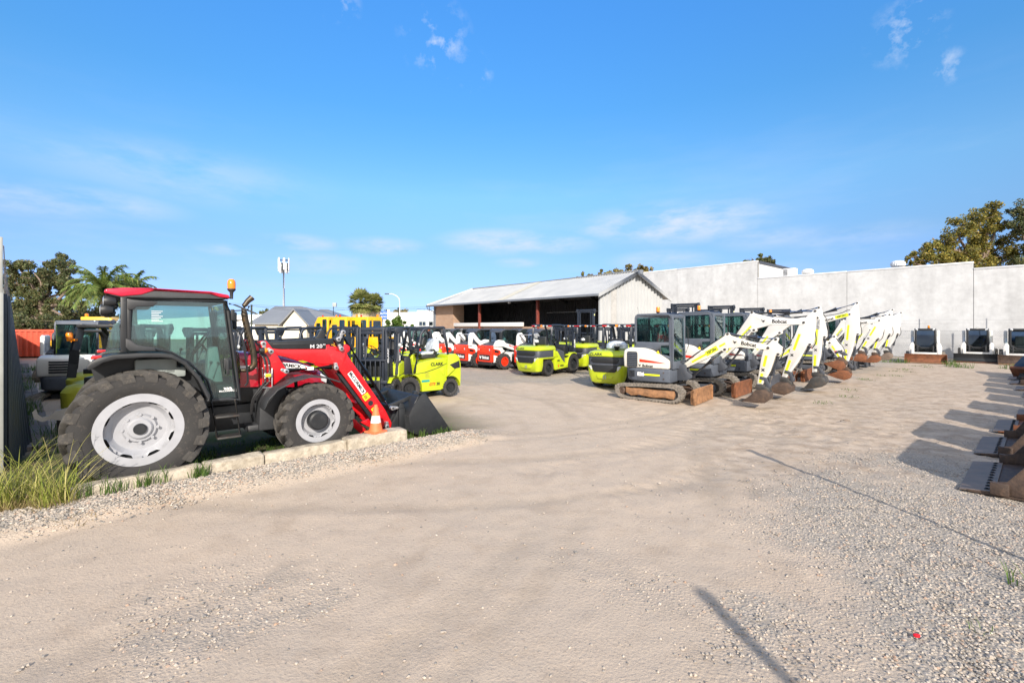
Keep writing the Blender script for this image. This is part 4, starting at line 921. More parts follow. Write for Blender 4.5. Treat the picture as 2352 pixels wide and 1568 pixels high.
row = [(-3.9, 15.3, 236, 'lime forklift with black guard behind the elbow of the loader arm'),
       (-3.3, 17.6, 228, 'lime forklift behind the plastic wrapped one, its black mast in front of a white loader'),
       (-6.3, 14.6, 244, 'lime forklift half hidden behind the black loader beam'),
       (-6.9, 12.4, 250, 'lime forklift in the gap between tractor cab and exhaust stack'),
       (-8.3, 13.6, 130, 'lime forklift behind the tractor cab glass'),
       (-6.0, 17.6, 230, 'lime forklift below the yellow cabs, farthest of its row')]
for x, y, rz, lab in row: dup(F0, (x, y, 0), rz, lab, skip=('plastic_cover',))

def big_forklift(label, loc, rz, mh=2.35, bar=True, group='large lime forklifts in the middle of the yard'):
    t = thing('forklift', label, 'forklift', loc, rz, group); wb = 1.78
    for s in (-1, 1):
        wheel(t, 0, s * .52, .335, .26, .20, s, RUBBER, BLACK, n=32, lugs=24, lug_h=.02, chev=.3)
        wheel(t, wb, s * .56, .42, .30, .26, s, RUBBER, BLACK, n=36, lugs=26, lug_h=.02, chev=.3)
    MB().bx(-.2, wb + .15, -.36, .36, .22, .55).cyl((0, -.45, .33), (0, .45, .33), .08).cyl((wb, -.5, .42), (wb, .5, .42), .12).build('chassis', BLACK, t, .01)
    def plan(x0, x1, hw, r): return [(x1, -hw), (x1, hw)] + arc(x0 + r, hw - r, r, 90, 180, 5) + arc(x0 + r, -hw + r, r, 180, 270, 5)
    def lay(levels):
        return [[(px, py, z) for px, py in plan(x0, x1, hw, r)] for z, x0, x1, hw, r in levels]
    lo = MB().loft(lay([(.17, -.60, -.37, .46, .12), (.22, -.66, -.38, .56, .16), (.45, -.72, -.40, .635, .20), (.60, -.74, -.42, .655, .22), (.76, -.75, -.42, .665, .22)]))
    lo.loft(lay([(.70, -.60, .48, .63, .2), (.78, -.75, .55, .665, .22)]))
    c = lo.build('counterweight', LIME, t, .02, 3, bang=50)
    band = MB().loft(lay([(.775, -.725, .50, .645, .20), (1.07, -.70, .46, .645, .20)])).build('grille_band', GREYDK, t, .008, bang=50)
    tp = MB().loft(lay([(1.065, -.755, .42, .67, .24), (1.13, -.755, .44, .67, .24), (1.215, -.69, .45, .62, .24), (1.26, -.52, .46, .52, .2)])).build('hood', LIME, t, .015, 2, bang=50)
    for s in (-1, 1):
        MB().prism([(.30, .775), (.62, .775), (.42, 1.07), (.30, 1.07)], s * .668, s * .60).build('side_panel', LIME, t, .01)
    op = MB().prism([(-.44, 1.02), (-.48, .93), (-.40, .86), (.40, .86), (.48, .93), (.44, 1.02)], -.745, -.69, 'x').build('grille_opening', BLACK, band, .006)
    MB().prism([(-.46, .77), (-.40, .60), (-.34, .56), (.34, .56), (.40, .60), (.46, .77)], -.765, -.70, 'x').build('lower_vent', BLACK, c, .006)
    MB().bx(-.765, -.70, -.50, .50, .775, .835).build('grille_bar', GREYDK, band, .012)
    MB().prism([(-.30, .46), (-.24, .34), (.24, .34), (.30, .46)], -.735, -.66, 'x').build('tow_recess', LIME, c, .006)
    MB().bx(-.75, -.66, -.05, -.02, .33, .46).bx(-.75, -.66, .02, .05, .33, .46).build('tow_pin', STEEL, c, .003)
    for s in (-1, 1): MB().prism([(s * .41, .76), (s * .57, .76), (s * .45, .60)], -.758, -.66, 'x').build('tail_lamp', CLEAR, c, .006)
    txt('CLARK', .115, t, (-.752, .30, 1.135), (0, -1, 0), (.25, 0, 1), INK, bold=.03, sx=1.25)
    for s in (-1, 1):
        body = [(.40, .30), (.42, .74), (.50, .80), (.54, 1.02), (.62, 1.0), (.92, .66), (1.22, .42), (1.50, .42)] + [(1.50, .28), (.44, .22)]
        MB().prism(body, s * .64, s * .35).build('body', LIME, t, .015)
        MB().prism([(.46, 1.06), (.62, 1.02), (.92, .68), (1.20, .45), (1.22, .62), (1.14, .98), (.80, 1.08), (.60, 1.10)], s * .60, s * .30).build('side_cover', GREYDK, t, .02)
        txt('50D', .10, t, (.68, s * .645, .60), (-s, 0, 0), (0, 0, 1), INK, bold=.03, sx=1.2) if s > 0 else txt('50D', .10, t, (.68, s * .645, .60), (1, 0, 0), (0, 0, 1), INK, bold=.03, sx=1.2)
        txt('SERIES', .085, t, (.93, s * .645, .375), (1 if s < 0 else -1, 0, 0), (0, 0, 1), INK, bold=.03, sx=1.1)
        txt('S', .13, t, (.68, s * .645, .375), (1 if s < 0 else -1, 0, 0), (0, 0, 1), REDINK, bold=.05, sx=1.2)
        fe_ = [(wb + .46 * math.cos(R(a)), .42 + .46 * math.sin(R(a))) for a in range(60, 186, 14)]
        MB().prism(fe_ + [(wb + .50 * math.cos(R(a)), .42 + .50 * math.sin(R(a))) for a in range(185, 58, -14)], s * .70, s * .42).build('front_fender', LIME, t, .008)
        MB().tube([(.32, s * .50, 1.12), (.36, s * .50, 1.7), (.40, s * .50, 2.06)], .055, 4).tube([(1.56, s * .50, .86), (1.46, s * .50, 1.5), (1.34, s * .50, 1.92), (1.22, s * .50, 2.07), (1.05, s * .50, 2.11), (.40, s * .50, 2.11)], .045, 8).build('guard_post', BLACK_M, t, .004)
        MB().bx(1.30, 1.55, s * .45, s * .66, .74, .78).build('footstep', BLACK, t, .006)
    g = MB()
    for i in range(8): g.bx(.46 + i * .095, .49 + i * .095, -.50, .50, 2.09, 2.13)
    g.bx(.34, .42, -.55, .55, 2.06, 2.14).bx(1.2, 1.26, -.5, .5, 2.05, 2.10).build('guard_roof', BLACK_M, t, .006)
    for s in (-1, 1):
        MB().bx(.29, .345, s * .52, s * .35, 2.055, 2.10).build('light_bar_lamp', REDLENS, t, .006)
        MB().bx(.288, .345, s * .345, s * .27, 2.055, 2.10).build('light_bar_lamp', CLEAR, t, .006)
    MB().bx(.27, .33, -.05, .03, 2.04, 2.12).build('beacon', AMBER, t, .012)
    MB().lathe([(.001, -.03), (.035, -.02), (.04, .03)], (.32, -.1, 2.075), 'x', 12).build('work_lamp', CLEAR, t)
    MB().cyl((-.42, -.30, 1.24), (-.42, -.30, 1.34), .06, 14).cyl((-.42, -.30, 1.34), (-.42, -.30, 1.40), .10, 16).build('air_cleaner', BLACK, t)
    MB().lathe([(.10, 1.40), (.105, 1.45), (.09, 1.50), (.001, 1.50)], (-.42, -.30, 0), 'z', 16).build('air_bowl', CLEAR, t)
    fork_seat(t, .62, 1.08, .50, False); steering(t, 1.20, 1.42, .18)
    MB().prism([(1.35, .8), (1.60, .8), (1.58, 1.22), (1.46, 1.28), (1.36, 1.16)], -.46, .46).bx(1.0, 1.6, -.44, .44, .74, .80).build('dashboard', BLACK, t, .03)
    mast(t, wb + .26, .98, mh)
    return t
B0 = big_forklift('large lime forklift with open side, nearest beside the orange tailed loaders', (1.06, 19.35, 0), 49, 2.02)
B1 = dup(B0, (3.45, 15.55, 0), 56, 'lime forklift close behind the grey cabbed excavator, plastic bundle on its hood')
B3 = dup(B0, (3.38, 21.93, 0), 50, 'large lime forklift right behind the open sided one, near its fork carriage')
B2 = big_forklift('large lime forklift with raised mast standing before the shed opening', (2.75, 23.6, 0), 50, 3.0)
wr = MB().loft([[(.25 * k * math.cos(a) - .05, .33 * k * math.sin(a) - .16, z) for a in [i * math.pi / 7 for i in range(14)]] for z, k in ((1.25, .9), (1.33, 1.15), (1.45, 1.1), (1.54, .75), (1.57, .3))])
ob = wr.build('plastic_bundle', WRAP, None, .0); ob.location = (3.45, 15.55, 0); ob.rotation_euler = (0, 0, R(56)); tag(ob, 'crumpled clear plastic bundle lying on the hood of the lime forklift', 'plastic bundle')
GB = 'large lime forklifts in the middle of the yard'
for i, (x, y, rz, src, lab) in enumerate([
    (5.3, 20.6, 50, B0, 'large lime forklift whose guard lamps show left of the front excavator cab'),
    (1.5, 25.1, 50, B0, 'large lime forklift in the back row under the right shed post'),
    (5.74, 17.04, 50, B2, 'lime forklift with raised mast just left of the second excavator beacon'),
    (7.2, 21.85, 50, B2, 'lime forklift with raised mast before the ribbed shed end wall'),
    (8.1, 18.95, 50, B2, 'lime forklift with raised mast right of the second excavator cab'),
    (9.6, 23.45, 50, B2, 'lime forklift whose mast shows inside the mast frame right of the second cab'),
    (10.8, 21.45, 50, B2, 'lime forklift with raised mast under the step of the concrete wall'),
    (13.3, 23.4, 50, B2, 'lime forklift with only its mast crossbar showing over the tallest boom'),
    (5.4, 25.4, 50, B0, 'large lime forklift in the back row beside the shed corner post')]):
    dup(src, (x, y, 0), rz, lab)

# ------------------------------------------------------------------ skid steer loaders
def bucket(t, x, w, h, d, m, edge, name='bucket', zb=.02):
    """open loader bucket whose mouth faces +x"""
    pr = [(x, zb + h), (x + .05, zb + h), (x + .04, zb + h - .03), (x + .03, zb + .20), (x + .12, zb + .06), (x + d, zb + .018), (x + d, zb), (x + .10, zb), (x, zb + .16)]
    mb = MB().prism(pr, -w / 2, w / 2)
    for s in (-1, 1): mb.prism([(x + .01, zb + h), (x + .14, zb + h), (x + d * .62, zb + .18), (x + d, zb + .02), (x + d, zb), (x + .10, zb), (x + .01, zb + .15)], s * w / 2, s * (w / 2 - .018))
    b = mb.build(name, m, t, .004)
    e = MB().prism([(x + d - .12, zb + .014), (x + d + .05, zb - .008), (x + d + .05, zb + .006), (x + d - .12, zb + .034)], -w / 2 + .002, w / 2 - .002).build('cutting_edge', edge, b)
    MB().bx(x + .0, x + .07, -w / 2, w / 2, zb + h - .005, zb + h + .03).build('top_rail', m, b, .006)
    return b
def skid(label, loc, rz, high, used=False, track=False, bm=None, bw=1.75, group='new skid steer loaders in front of the shed', cabglass=True, whiteline=False):
    t = thing('skid_steer_loader', label, 'skid steer loader', loc, rz, group); wb = 1.02; r = .385
    W = WHITE_USED if used else WHITE
    if not track:
        for s in (-1, 1):
            for x in (0, wb): wheel(t, x, s * .68, r, .28, .215, s, RUBBER_N if not used else RUBBER_D, ORED if not used else WHITE_USED, n=32, lugs=13, lug_h=.03, chev=.8)
    else:
        for s in (-1, 1):
            o = [(-.40, .30), (-.36, .12), (-.15, .0), (1.15, 0), (1.38, .12), (1.40, .28), (1.28, .42), (.2, .56), (-.1, .56), (-.32, .46)]
            i = [(x * .86 + .07, z * .78 + .06) for x, z in o]
            tb = MB().prism(o, s * .86, s * .54)
            for k in range(len(o)):
                a, b = Vector(o[k]), Vector(o[(k + 1) % len(o)]); nn = max(1, int((b - a).length / .085))
                for q in range(nn):
                    p = a + (b - a) * (q + .5) / nn; dd = (b - a).normalized(); nv = Vector((dd.y, -dd.x))
                    tb.prism([tuple(p - dd * .022), tuple(p + dd * .022), tuple(p + dd * .016 + nv * .02), tuple(p - dd * .016 + nv * .02)], s * .855, s * .545)
            tk = tb.build('track', RUBBER_D, t)
            MB().prism(i, s * .865, s * .80).build('track_frame', BLACK, tk, .02)
    MB().bx(-.42, 1.30, -.50, .50, .22, .62).bx(-.62, -.35, -.52, .52, .20, .34).build('chassis', BLACK, t, .015)
    for s in (-1, 1):
        MB().prism([(-.52, .34), (-.52, 1.12), (-.38, 1.20), (.0, 1.15), (.12, .95), (.3, .82), (1.1, .80), (1.36, .62), (1.36, .34)], s * .53, s * .48).build('side_panel', W, t, .012)
    if not used:
        tg = MB().prism(rrect(-.585, .585, .35, 1.15, .07), -.62, -.50, 'x').build('tailgate', ORED, t, .02, 3)
        MB().prism(rrect(-.43, .43, .44, .70, .03), -.626, -.60, 'x').build('name_plate', INK, tg, .004)
        MB().bx(-.624, -.61, -.56, .56, .755, .765).build('gate_seam', INK, tg)
        for s in (-1, 1):
            l = MB().prism(rrect(s * .42 - .065, s * .42 + .065, .86, 1.02, .02), -.626, -.60, 'x').build('tail_lamp', REDLENS, tg, .006)
            MB().bx(-.632, -.61, s * .42 - .02, s * .42 + .045, .89, .99).build('lamp_lens', CLEAR, l, .004)
        MB().cyl((-.625, 0, 1.08), (-.61, 0, 1.08), .022, 12).build('latch', BLACK, tg)
        txt('Bobcat', .20, tg, (-.630, -.10, .565), (0, -1, 0), (0, 0, 1), WSTICK, bold=.03, sx=.92)
        emblem(CAT, .17, tg, (-.629, .31, .575), (0, -1, 0), (0, 0, 1), WSTICK)
    else:
        MB().prism(rrect(-.55, .55, .35, 1.1, .07), -.60, -.50, 'x').build('tailgate', W, t, .02, 3)
    MB().prism([(-.50, 1.17), (-.50, 1.12), (.02, 1.12), (.06, 1.30), (-.05, 1.30)], -.46, .46).build('engine_cover', GREYDK, t, .02)
    MB().cyl((-.40, .30, 1.16), (-.34, .30, 1.22), .03, 8).tube([(-.40, .32, 1.18), (-.42, .22, 1.22)], .02, 6).build('exhaust_tip', BLACK, t)
    # cab
    cab = [(.02, 1.05), (.04, 1.78), (.12, 1.88), (.30, 1.93), (.98, 1.925), (1.10, 1.86), (1.20, .98), (1.1, .80), (.1, .8)]
    for s in (-1, 1):
        MB().prism(cab[:7] + [(1.14, .98), (1.05, 1.80), (.94, 1.86), (.32, 1.86), (.14, 1.80), (.12, 1.05)], s * .465, s * .42).build('cab_side', BLACK, t, .008)
        MB().prism([(.13, 1.07), (.15, 1.80), (.32, 1.85), (.93, 1.85), (1.04, 1.79), (1.13, .99)], s * .452, s * .448).build('side_glass', GLASS_D, t)
        gr = MB()
        for k in range(9): gr.bx(.2 + k * .1, .206 + k * .1, s * .458, s * .452, 1.0, 1.84)
        for k in range(8): gr.bx(.14, 1.08, s * .458, s * .452, 1.08 + k * .1, 1.086 + k * .1)
        gr.build('side_mesh', BLACK, t)
    MB().prism([(.03, 1.76), (.11, 1.89), (.30, 1.945), (.98, 1.94), (1.12, 1.86), (1.08, 1.83), (.96, 1.88), (.32, 1.88), (.15, 1.83), (.10, 1.76)], -.47, .47).build('cab_roof', GREYDK, t, .015)
    MB().bx(.02, .07, -.46, -.36, 1.1, 1.8).bx(.02, .07, .36, .46, 1.1, 1.8).bx(.02, .07, -.46, .46, 1.05, 1.2).build('cab_rear_frame', BLACK, t, .01)
    MB().bx(.05, .055, -.37, .37, 1.2, 1.78).build('rear_glass', GLASS_B, t)
    f = MB()
    for s in (-1, 1): f.prism([(s * .45, .98), (s * .45, 1.88), (s * .35, 1.88), (s * .37, 1.75), (s * .37, 1.05)], 1.10, 1.18, 'x')
    f.bx(1.04, 1.16, -.45, .45, 1.82, 1.93).prism([(-.45, 1.0), (-.20, .78), (.20, .78), (.45, 1.0), (.37, 1.05), (.17, .87), (-.17, .87), (-.37, 1.05)], 1.12, 1.20, 'x').build('door_frame', BLACK, t, .012)
    if cabglass: MB().prism([(-.38, 1.04), (-.18, .86), (.18, .86), (.38, 1.04), (.38, 1.83), (-.38, 1.83)], 1.15, 1.155, 'x').tube([(1.17, .10, .95), (1.17, .30, 1.35)], .008, 5).build('front_glass', GLASS_B, t)
    MB().prism(rrect(.25, .70, -.22, .22, .06), .85, 1.0, 'z').prism([(.22, .95), (.34, .95), (.30, 1.5), (.20, 1.48)], -.21, .21).build('seat', SEATM, t, .03)
    for s in (-1, 1): MB().lathe([(.001, .05), (.06, .045), (.065, .0)], (1.13, s * .37, 1.88), 'x', 12).build('head_lamp', CLEAR, t)
    # lift arms
    for s in (-1, 1):
        y0, y1 = s * .60, s * .50
        if high:
            up = [(-.50, 1.10), (-.47, 1.60), (-.38, 1.74), (-.20, 1.76), (.12, 1.42), (.50, 1.18), (1.20, .98), (1.52, .72), (1.55, .30), (1.40, .30), (1.36, .62), (1.10, .82), (.3, 1.0), (-.08, 1.32), (-.24, 1.48), (-.30, 1.10)]
        else:
            up = [(-.50, 1.12), (-.36, 1.36), (-.20, 1.42), (.10, 1.38), (.22, 1.26), (.62, 1.16), (1.20, .95), (1.52, .70), (1.55, .30), (1.40, .30), (1.36, .60), (1.10, .80), (.40, .98), (.10, 1.08), (-.10, 1.1)]
        a = MB().prism(up, y0, y1).build('lift_arm', W, t, .012)
        if not used:
            MB().prism([(.38, 1.20), (.80, 1.075), (.80, 1.0), (.42, 1.10)] if high else [(.42, 1.18), (.84, 1.04), (.84, .97), (.46, 1.08)], s * .604, s * .59).build('arm_badge', REDINK, a)
            txt('Bobcat', .065, a, (.61, s * .607, 1.095 if high else 1.07), (s * -1, 0, s * .29), (0, 0, 1), WSTICK, bold=.03)
            MB().prism([(-.48, 1.0), (-.10, .92), (-.02, .80), (-.20, .62), (-.48, .70)], s * .535, s * .52).build('side_decal', ORED, t)
            MB().prism([(-.42, .94), (-.16, .88), (-.16, .78), (-.42, .82)], s * .539, s * .52).build('model_plate', INK, t)
        MB().cyl((.0, s * .55, .72), (.5, s * .55, 1.02), .04, 10).build('lift_cylinder', DSTEEL, t)
    if high and not used: MB().cyl((-.36, -.56, 1.66), (-.36, .56, 1.66), .045, 12).build('rear_crossbar', W, t)
    if used:
        for s in (-1, 1): MB().prism([(s * .47, .40), (s * .47, 1.02), (s * .53, 1.16), (s * .62, 1.12), (s * .70, .90), (s * .68, .40)], 1.22, 1.46, 'x').prism([(s * .50, 1.12), (s * .50, 1.80), (s * .58, 1.84), (s * .64, 1.78), (s * .64, 1.10)], -.42, .10, 'x').build('arm_tower', W, t, .02)
    MB().bx(1.36, 1.52, -.55, .55, .42, .58).bx(1.45, 1.56, -.52, .52, .18, .46).build('arm_crosshead', W, t, .015)
    for s in (-1, 1): MB().bx(1.40, 1.50, s * .33 - .035, s * .33 + .035, .4, .95).build('tilt_cylinder', BLACK, t, .01)
    if bm: bucket(t, 1.56, bw, .44, .60, bm, RUST_L if bm is not BLACK else RUST)
    return t
S0 = skid('white skid steer loader with orange tailgate and low arms, nearest of its row', (-.86, 22.35, 0), 40.6, False)
S1 = skid('white and red skid steer loader with raised arm uprights, beside the large lime forklift', (.95, 21.55, 0), 40.6, True)
S2 = dup(S1, (-2.15, 23.35, 0), 40.6, 'white and red skid steer loader with raised arm uprights, left of the low armed one')
S3 = dup(S1, (-3.55, 24.9, 0), 40.6, 'white and red skid steer loader behind two others, left end of the tailgate row')
S4 = skid('white skid steer loader seen side on with two red wheels beside the forklift guard', (-3.95, 25.2, 0), 8, True)
S5 = dup(S4, (-5.75, 24.6, 0), 22, 'white skid steer loader partly hidden by the wrapped forklift seat')
bk_ = [(-3.6, 28.6), (-1.6, 27.0), (.1, 25.7)]
for k, (x, y) in enumerate(bk_):
    dup(S1 if k % 2 else S0, (x, y, 0), 40.6, 'skid steer loader in the second row below the shed post, ' + ('far left one', 'left middle one', 'right middle one', 'right one')[k])
for k in range(3):
    dup(S1, (-5.6 - k * 1.5, 28.2 + k * 1.6, 0), 40.6, ('skid steer loader under the brick wall corner', 'skid steer loader at the brick wall, behind another white one', 'farthest skid steer loader at the left end of the shed')[k])
# the three used ones with buckets along the concrete wall
def facing(p, toward): return math.degrees(math.atan2(toward.y, toward.x))
GW = 'used skid steer loaders along the concrete wall'
A0 = skid('used white track loader with rusty bucket and orange beacon, left one along the concrete wall', (24.6, 27.1, 0), 228, True, True, True, RUST, 1.80, GW)
MB().cyl((.9, .15, 1.93), (.9, .15, 1.98), .06, 14).build('beacon_base', BLACK, A0); MB().lathe([(.055, 1.98), (.055, 2.09), (.03, 2.12), (.001, 2.12)], (.9, .15, 0), 'z', 14).build('beacon', AMBER, A0)
A1 = skid('used white wheeled loader with wide black bucket, middle one along the concrete wall', (27.9, 27.3, 0), 225, True, True, False, BLACK, 2.0, GW)
MB().cyl((.9, 0, 1.93), (.9, 0, 2.0), .06, 14).build('beacon', CONE_W, A1)
A2 = skid('used white loader with open cab and rusty bucket at the right picture edge', (28.6, 25.6, 0), 224, False, True, False, RUST_D, 1.8, GW, False)
# ------------------------------------------------------------------ excavators
def arm_poly(F, K, T, w0, w1, w2, lug_top, lug_low):
    """boom outline in the x-z plane: foot F, knee K, tip T; widths; lug points"""
    F, K, T = Vector(F), Vector(K), Vector(T)
    d0 = (K - F).normalized(); d1 = (T - K).normalized(); n0 = Vector((-d0.y, d0.x)); n1 = Vector((-d1.y, d1.x)); nk = (n0 + n1).normalized()
    A, B = Vector(lug_top), Vector(lug_low)
    top = [F - d0 * w0 * .8 + n0 * w0 * .2, F + n0 * w0, F.lerp(K, .55) + n0 * w1 * .92]
    lugt = [A - d0 * .10 - n0 * .0 + d0 * .0, A + n0 * .05 - d0 * .03, A + n0 * .05 + d1 * .03, A + d1 * .09 - n1 * .03]
    post = [K + d1 * ((T - K).length * .34) + n1 * w1 * .70, K.lerp(T, .7) + n1 * w2 * 1.15, T + n1 * w2, T + d1 * w2, T - n1 * w2 * .9]
    low = [K.lerp(T, .55) - n1 * w1 * .62, K.lerp(T, .28) - nk * w1 * .75]
    lugl = [B + d1 * .09 + nk * .05, B + d1 * .04 - nk * .04, B - d0 * .04 - nk * .045, B - d0 * .10 + nk * .02]
    end = [F.lerp(K, .60) - n0 * w1 * .85, F - n0 * w0 * .9, F - d0 * w0 * .9 - n0 * w0 * .3]
    return [tuple(p) for p in top + lugt + post + low + lugl + end], n0, d0, n1, d1
def stick_poly(S, T, BK, E, w):
    S, T, BK, E = Vector(S), Vector(T), Vector(BK), Vector(E)
    d = (E - T).normalized(); n = Vector((-d.y, d.x))            # n points forward (away from the cab)
    if n.x < 0: n = -n
    u = (S - T).normalized(); m = Vector((-u.y, u.x)); m = -m if m.x < 0 else m
    return [tuple(p) for p in (T - n * .09 + d * .02, T - n * .07 + u * .08, S - m * .05 - u * .02, S + u * .05 - m * .02, S + u * .05 + m * .03, S + m * .07 - u * .06,
            BK + n * .05 - d * .18, BK + n * .06 - d * .03, BK + n * .03 + d * .05, BK - n * .05 + d * .05, BK.lerp(E, .5) + n * w * .62 - n * 0.02, E + n * w * .5, E + d * .06 + n * w * .2, E + d * .06 - n * w * .3, E - n * w * .55, T.lerp(E, .30) - n * w * 1.05)], d, n
TRK = [(-.95, .30), (-.93, .14), (-.82, .03), (-.62, .0), (.72, .0), (.90, .05), (1.0, .17), (.99, .33), (.88, .45), (.70, .47), (-.30, .43), (-.66, .40), (-.82, .39), (-.91, .36)]
def excavator(label, loc, rz, J, sc=1., white=WHITE_USED, bladec=RUST, trackc=RUST_L, bcol=RUST, bkind='up', unit='', nums='', beacon=True, reg=None, cat_=True, btilt=0, bw=.55, guard=False):
    t = thing('mini_excavator', label, 'excavator', loc, rz, 'mini excavators lined up with raised booms')
    S_ = lambda L_: [(a * sc, b * sc) for a, b in L_]
    k = sc
    for s in (-1, 1):
        o = S_(TRK); i = [(x * .88 + .015, z * .72 + .055 * k) for x, z in o]
        tb = MB(); n = len(o); ya, yb = s * .75 * k, s * .45 * k
        tb.add([(p[0], ya, p[1]) for p in o] + [(p[0], yb, p[1]) for p in o] + [(p[0], ya, p[1]) for p in i] + [(p[0], yb, p[1]) for p in i],
               [(q, (q + 1) % n, n + (q + 1) % n, n + q) for q in range(n)] + [(2 * n + q, 3 * n + q, 3 * n + (q + 1) % n, 2 * n + (q + 1) % n) for q in range(n)] +
               [(q, 2 * n + q, 2 * n + (q + 1) % n, (q + 1) % n) for q in range(n)] + [(n + q, n + (q + 1) % n, 3 * n + (q + 1) % n, 3 * n + q) for q in range(n)])
        for q in range(n):
            a, b = Vector(o[q]), Vector(o[(q + 1) % n]); m = max(1, round((b - a).length / .095)); dd = (b - a).normalized(); nv = Vector((dd.y, -dd.x))
            for r in range(m):
                p = a + (b - a) * (r + .5) / m; st = (.0 if (r % 2) else .06) * k * s
                tb.prism([tuple(p - dd * .030), tuple(p + dd * .030), tuple(p + dd * .02 + nv * .022), tuple(p - dd * .02 + nv * .022)], ya - s * .01 * k, yb + st + s * .02)
                tb.prism([tuple(p - dd * .012 - nv * .03), tuple(p + dd * .012 - nv * .03), tuple(p + dd * .012), tuple(p - dd * .012)], ya + s * .012, ya - s * .03)
        tk = tb.build('track', RUBBER_D, t, sm=30)
        MB().prism(S_([(-.62, .33), (-.62, .17), (-.45, .10), (-.2, .13), (.2, .09), (.5, .12), (.76, .09), (.80, .20), (.78, .32), (.2, .30), (-.2, .32), (-.5, .30)]), s * .735 * k, s * .48 * k).build('track_frame', trackc, tk, .012)
        wl = MB().lathe([(.001, s * .72 * k), (.10 * k, s * .725 * k), (.13 * k, s * .70 * k), (.13 * k, s * .5 * k)], (-.78 * k, 0, .22 * k), 'y', 20)
        for a in range(8): wl.cyl((-.78 * k + .075 * k * math.cos(a * .785), s * .715 * k, .22 * k + .075 * k * math.sin(a * .785)), (-.78 * k + .075 * k * math.cos(a * .785), s * .745 * k, .22 * k + .075 * k * math.sin(a * .785)), .014, 6)
        wl.build('drive_sprocket', RUST_D, tk)
        id_ = MB().lathe([(.001, s * .68 * k), (.16 * k, s * .68 * k), (.17 * k, s * .5 * k)], (.80 * k, 0, .23 * k), 'y', 20)
        for a in range(4): id_.lathe([(.001, s * .66 * k), (.055 * k, s * .66 * k), (.06 * k, s * .5 * k)], ((-.42 + a * .3) * k, 0, .09 * k), 'y', 12)
        id_.build('roller', DSTEEL, tk)
    MB().bx(-.45 * k, .5 * k, -.46 * k, .46 * k, .16 * k, .38 * k).cyl((0, 0, .38 * k), (0, 0, .50 * k), .36 * k, 28).build('undercarriage', GREYDK, t, .015)
    bl = MB().prism(S_([(1.28, .0), (1.33, .0), (1.30, .14), (1.285, .26), (1.32, .40), (1.30, .42), (1.24, .38), (1.22, .24), (1.24, .06)]), -.75 * k, .75 * k)
    for s in (-1, 1): bl.prism(S_([(1.22, .02), (1.345, .0), (1.345, .40), (1.22, .36)]), s * .75 * k, s * .735 * k)
    bl = bl.build('blade', bladec, t, .004)
    MB().prism(S_([(.4, .25), (.4, .15), (1.25, .08), (1.25, .30), (.9, .26)]), .16 * k, .28 * k).prism(S_([(.4, .25), (.4, .15), (1.25, .08), (1.25, .30), (.9, .26)]), -.28 * k, -.16 * k).build('blade_arm', RUST_D if bladec is not GREYDK else GREYDK, t, .01)
    MB().tube([(.45 * k, 0, .38 * k), (1.0 * k, 0, .32 * k)], .055 * k, 4).tube([(1.0 * k, 0, .32 * k), (1.22 * k, 0, .25 * k)], .025 * k, 8).build('blade_cylinder', RUST_D, t)
    # upper structure
    def plan(x0, x1, hw, r): return [(x1, -hw), (x1, hw)] + arc(x0 + r, hw - r, r, 90, 180, 6) + arc(x0 + r, -hw + r, r, 180, 270, 6)
    def lay(lv): return [[(px * k, py * k, z * k) for px, py in plan(x0, x1, hw, r)] for z, x0, x1, hw, r in lv]
    cwm = MB().loft(lay([(.50, -.66, .62, .64, .4), (.54, -.72, .645, .69, .42), (.82, -.74, .645, .70, .42), (.88, -.73, .64, .69, .42)])).build('lower_skirt', GREYDK if k > 1.05 else GREYCAB, t, .02, 2, bang=50)
    ho = MB()
    xs = [(-.72, 1.20), (-.70, 1.38), (-.52, 1.46), (-.1, 1.45), (.12, 1.40), (.40, 1.25), (.60, 1.115)]
    prof = [(-.70, .885)] + xs + [(.605, .885)]
    ho.prism(S_(prof), -.685 * k, .66 * k); h = ho.build('engine_cover', white, t, .05 * k, 3)
    for s in (-1,):
        g = MB().prism(S_(rrect(-.60, -.28, .90, 1.34, .05)), s * .68 * k, s * .692 * k)
        gp_ = g.build('vent_grille', BLACK, h, .004)
        for q in range(8): MB().bx(-.585 * k, -.29 * k, s * .688 * k, s * .70 * k, (.925 + q * .052) * k, (.947 + q * .052) * k).build('grille_slat', GREYCAB, gp_) if q < 8 and sc < 1.02 else None
        MB().prism(S_([(-.22, 1.14), (.16, 1.10), (.56, 1.045), (.20, 1.045), (-.22, 1.055)]), s * .686 * k, s * .690 * k).build('red_stripe', ORED, h)
        txt('Bobcat', .11 * k, h, (.02 * k, s * .692 * k, .955 * k), (1, 0, 0), (0, 0, 1), INK, bold=.02)
        emblem(LYNX, .085 * k, h, (-.21 * k, s * .690 * k, .965 * k), (1, 0, 0), (0, 0, 1), INK)
        if unit: txt(unit, .135 * k, cwm, (-.175 * k, s * .704 * k, .715 * k), (1, 0, 0), (0, 0, 1), WSTICK, bold=.05, sx=1.0)
        MB().prism(S_(rrect(-.07, .37, .69, .735, .012)), s * .698 * k, s * .704 * k).build('yellow_tape', HIVIS, cwm)
        vs_ = MB()
        for q in range(3): vs_.bx(-.54 * k, -.36 * k, s * .699 * k, s * .704 * k, (.645 + q * .06) * k, (.685 + q * .06) * k)
        vs_.build('skirt_vent', BLACK, cwm)
        bo = MB()
        for qx in (.48, ):
            for qz in (.62, .79): bo.cyl((qx * k, s * .697 * k, qz * k), (qx * k, s * .71 * k, qz * k), .02 * k, 8)
        bo.build('bolt', RUST_D, cwm)
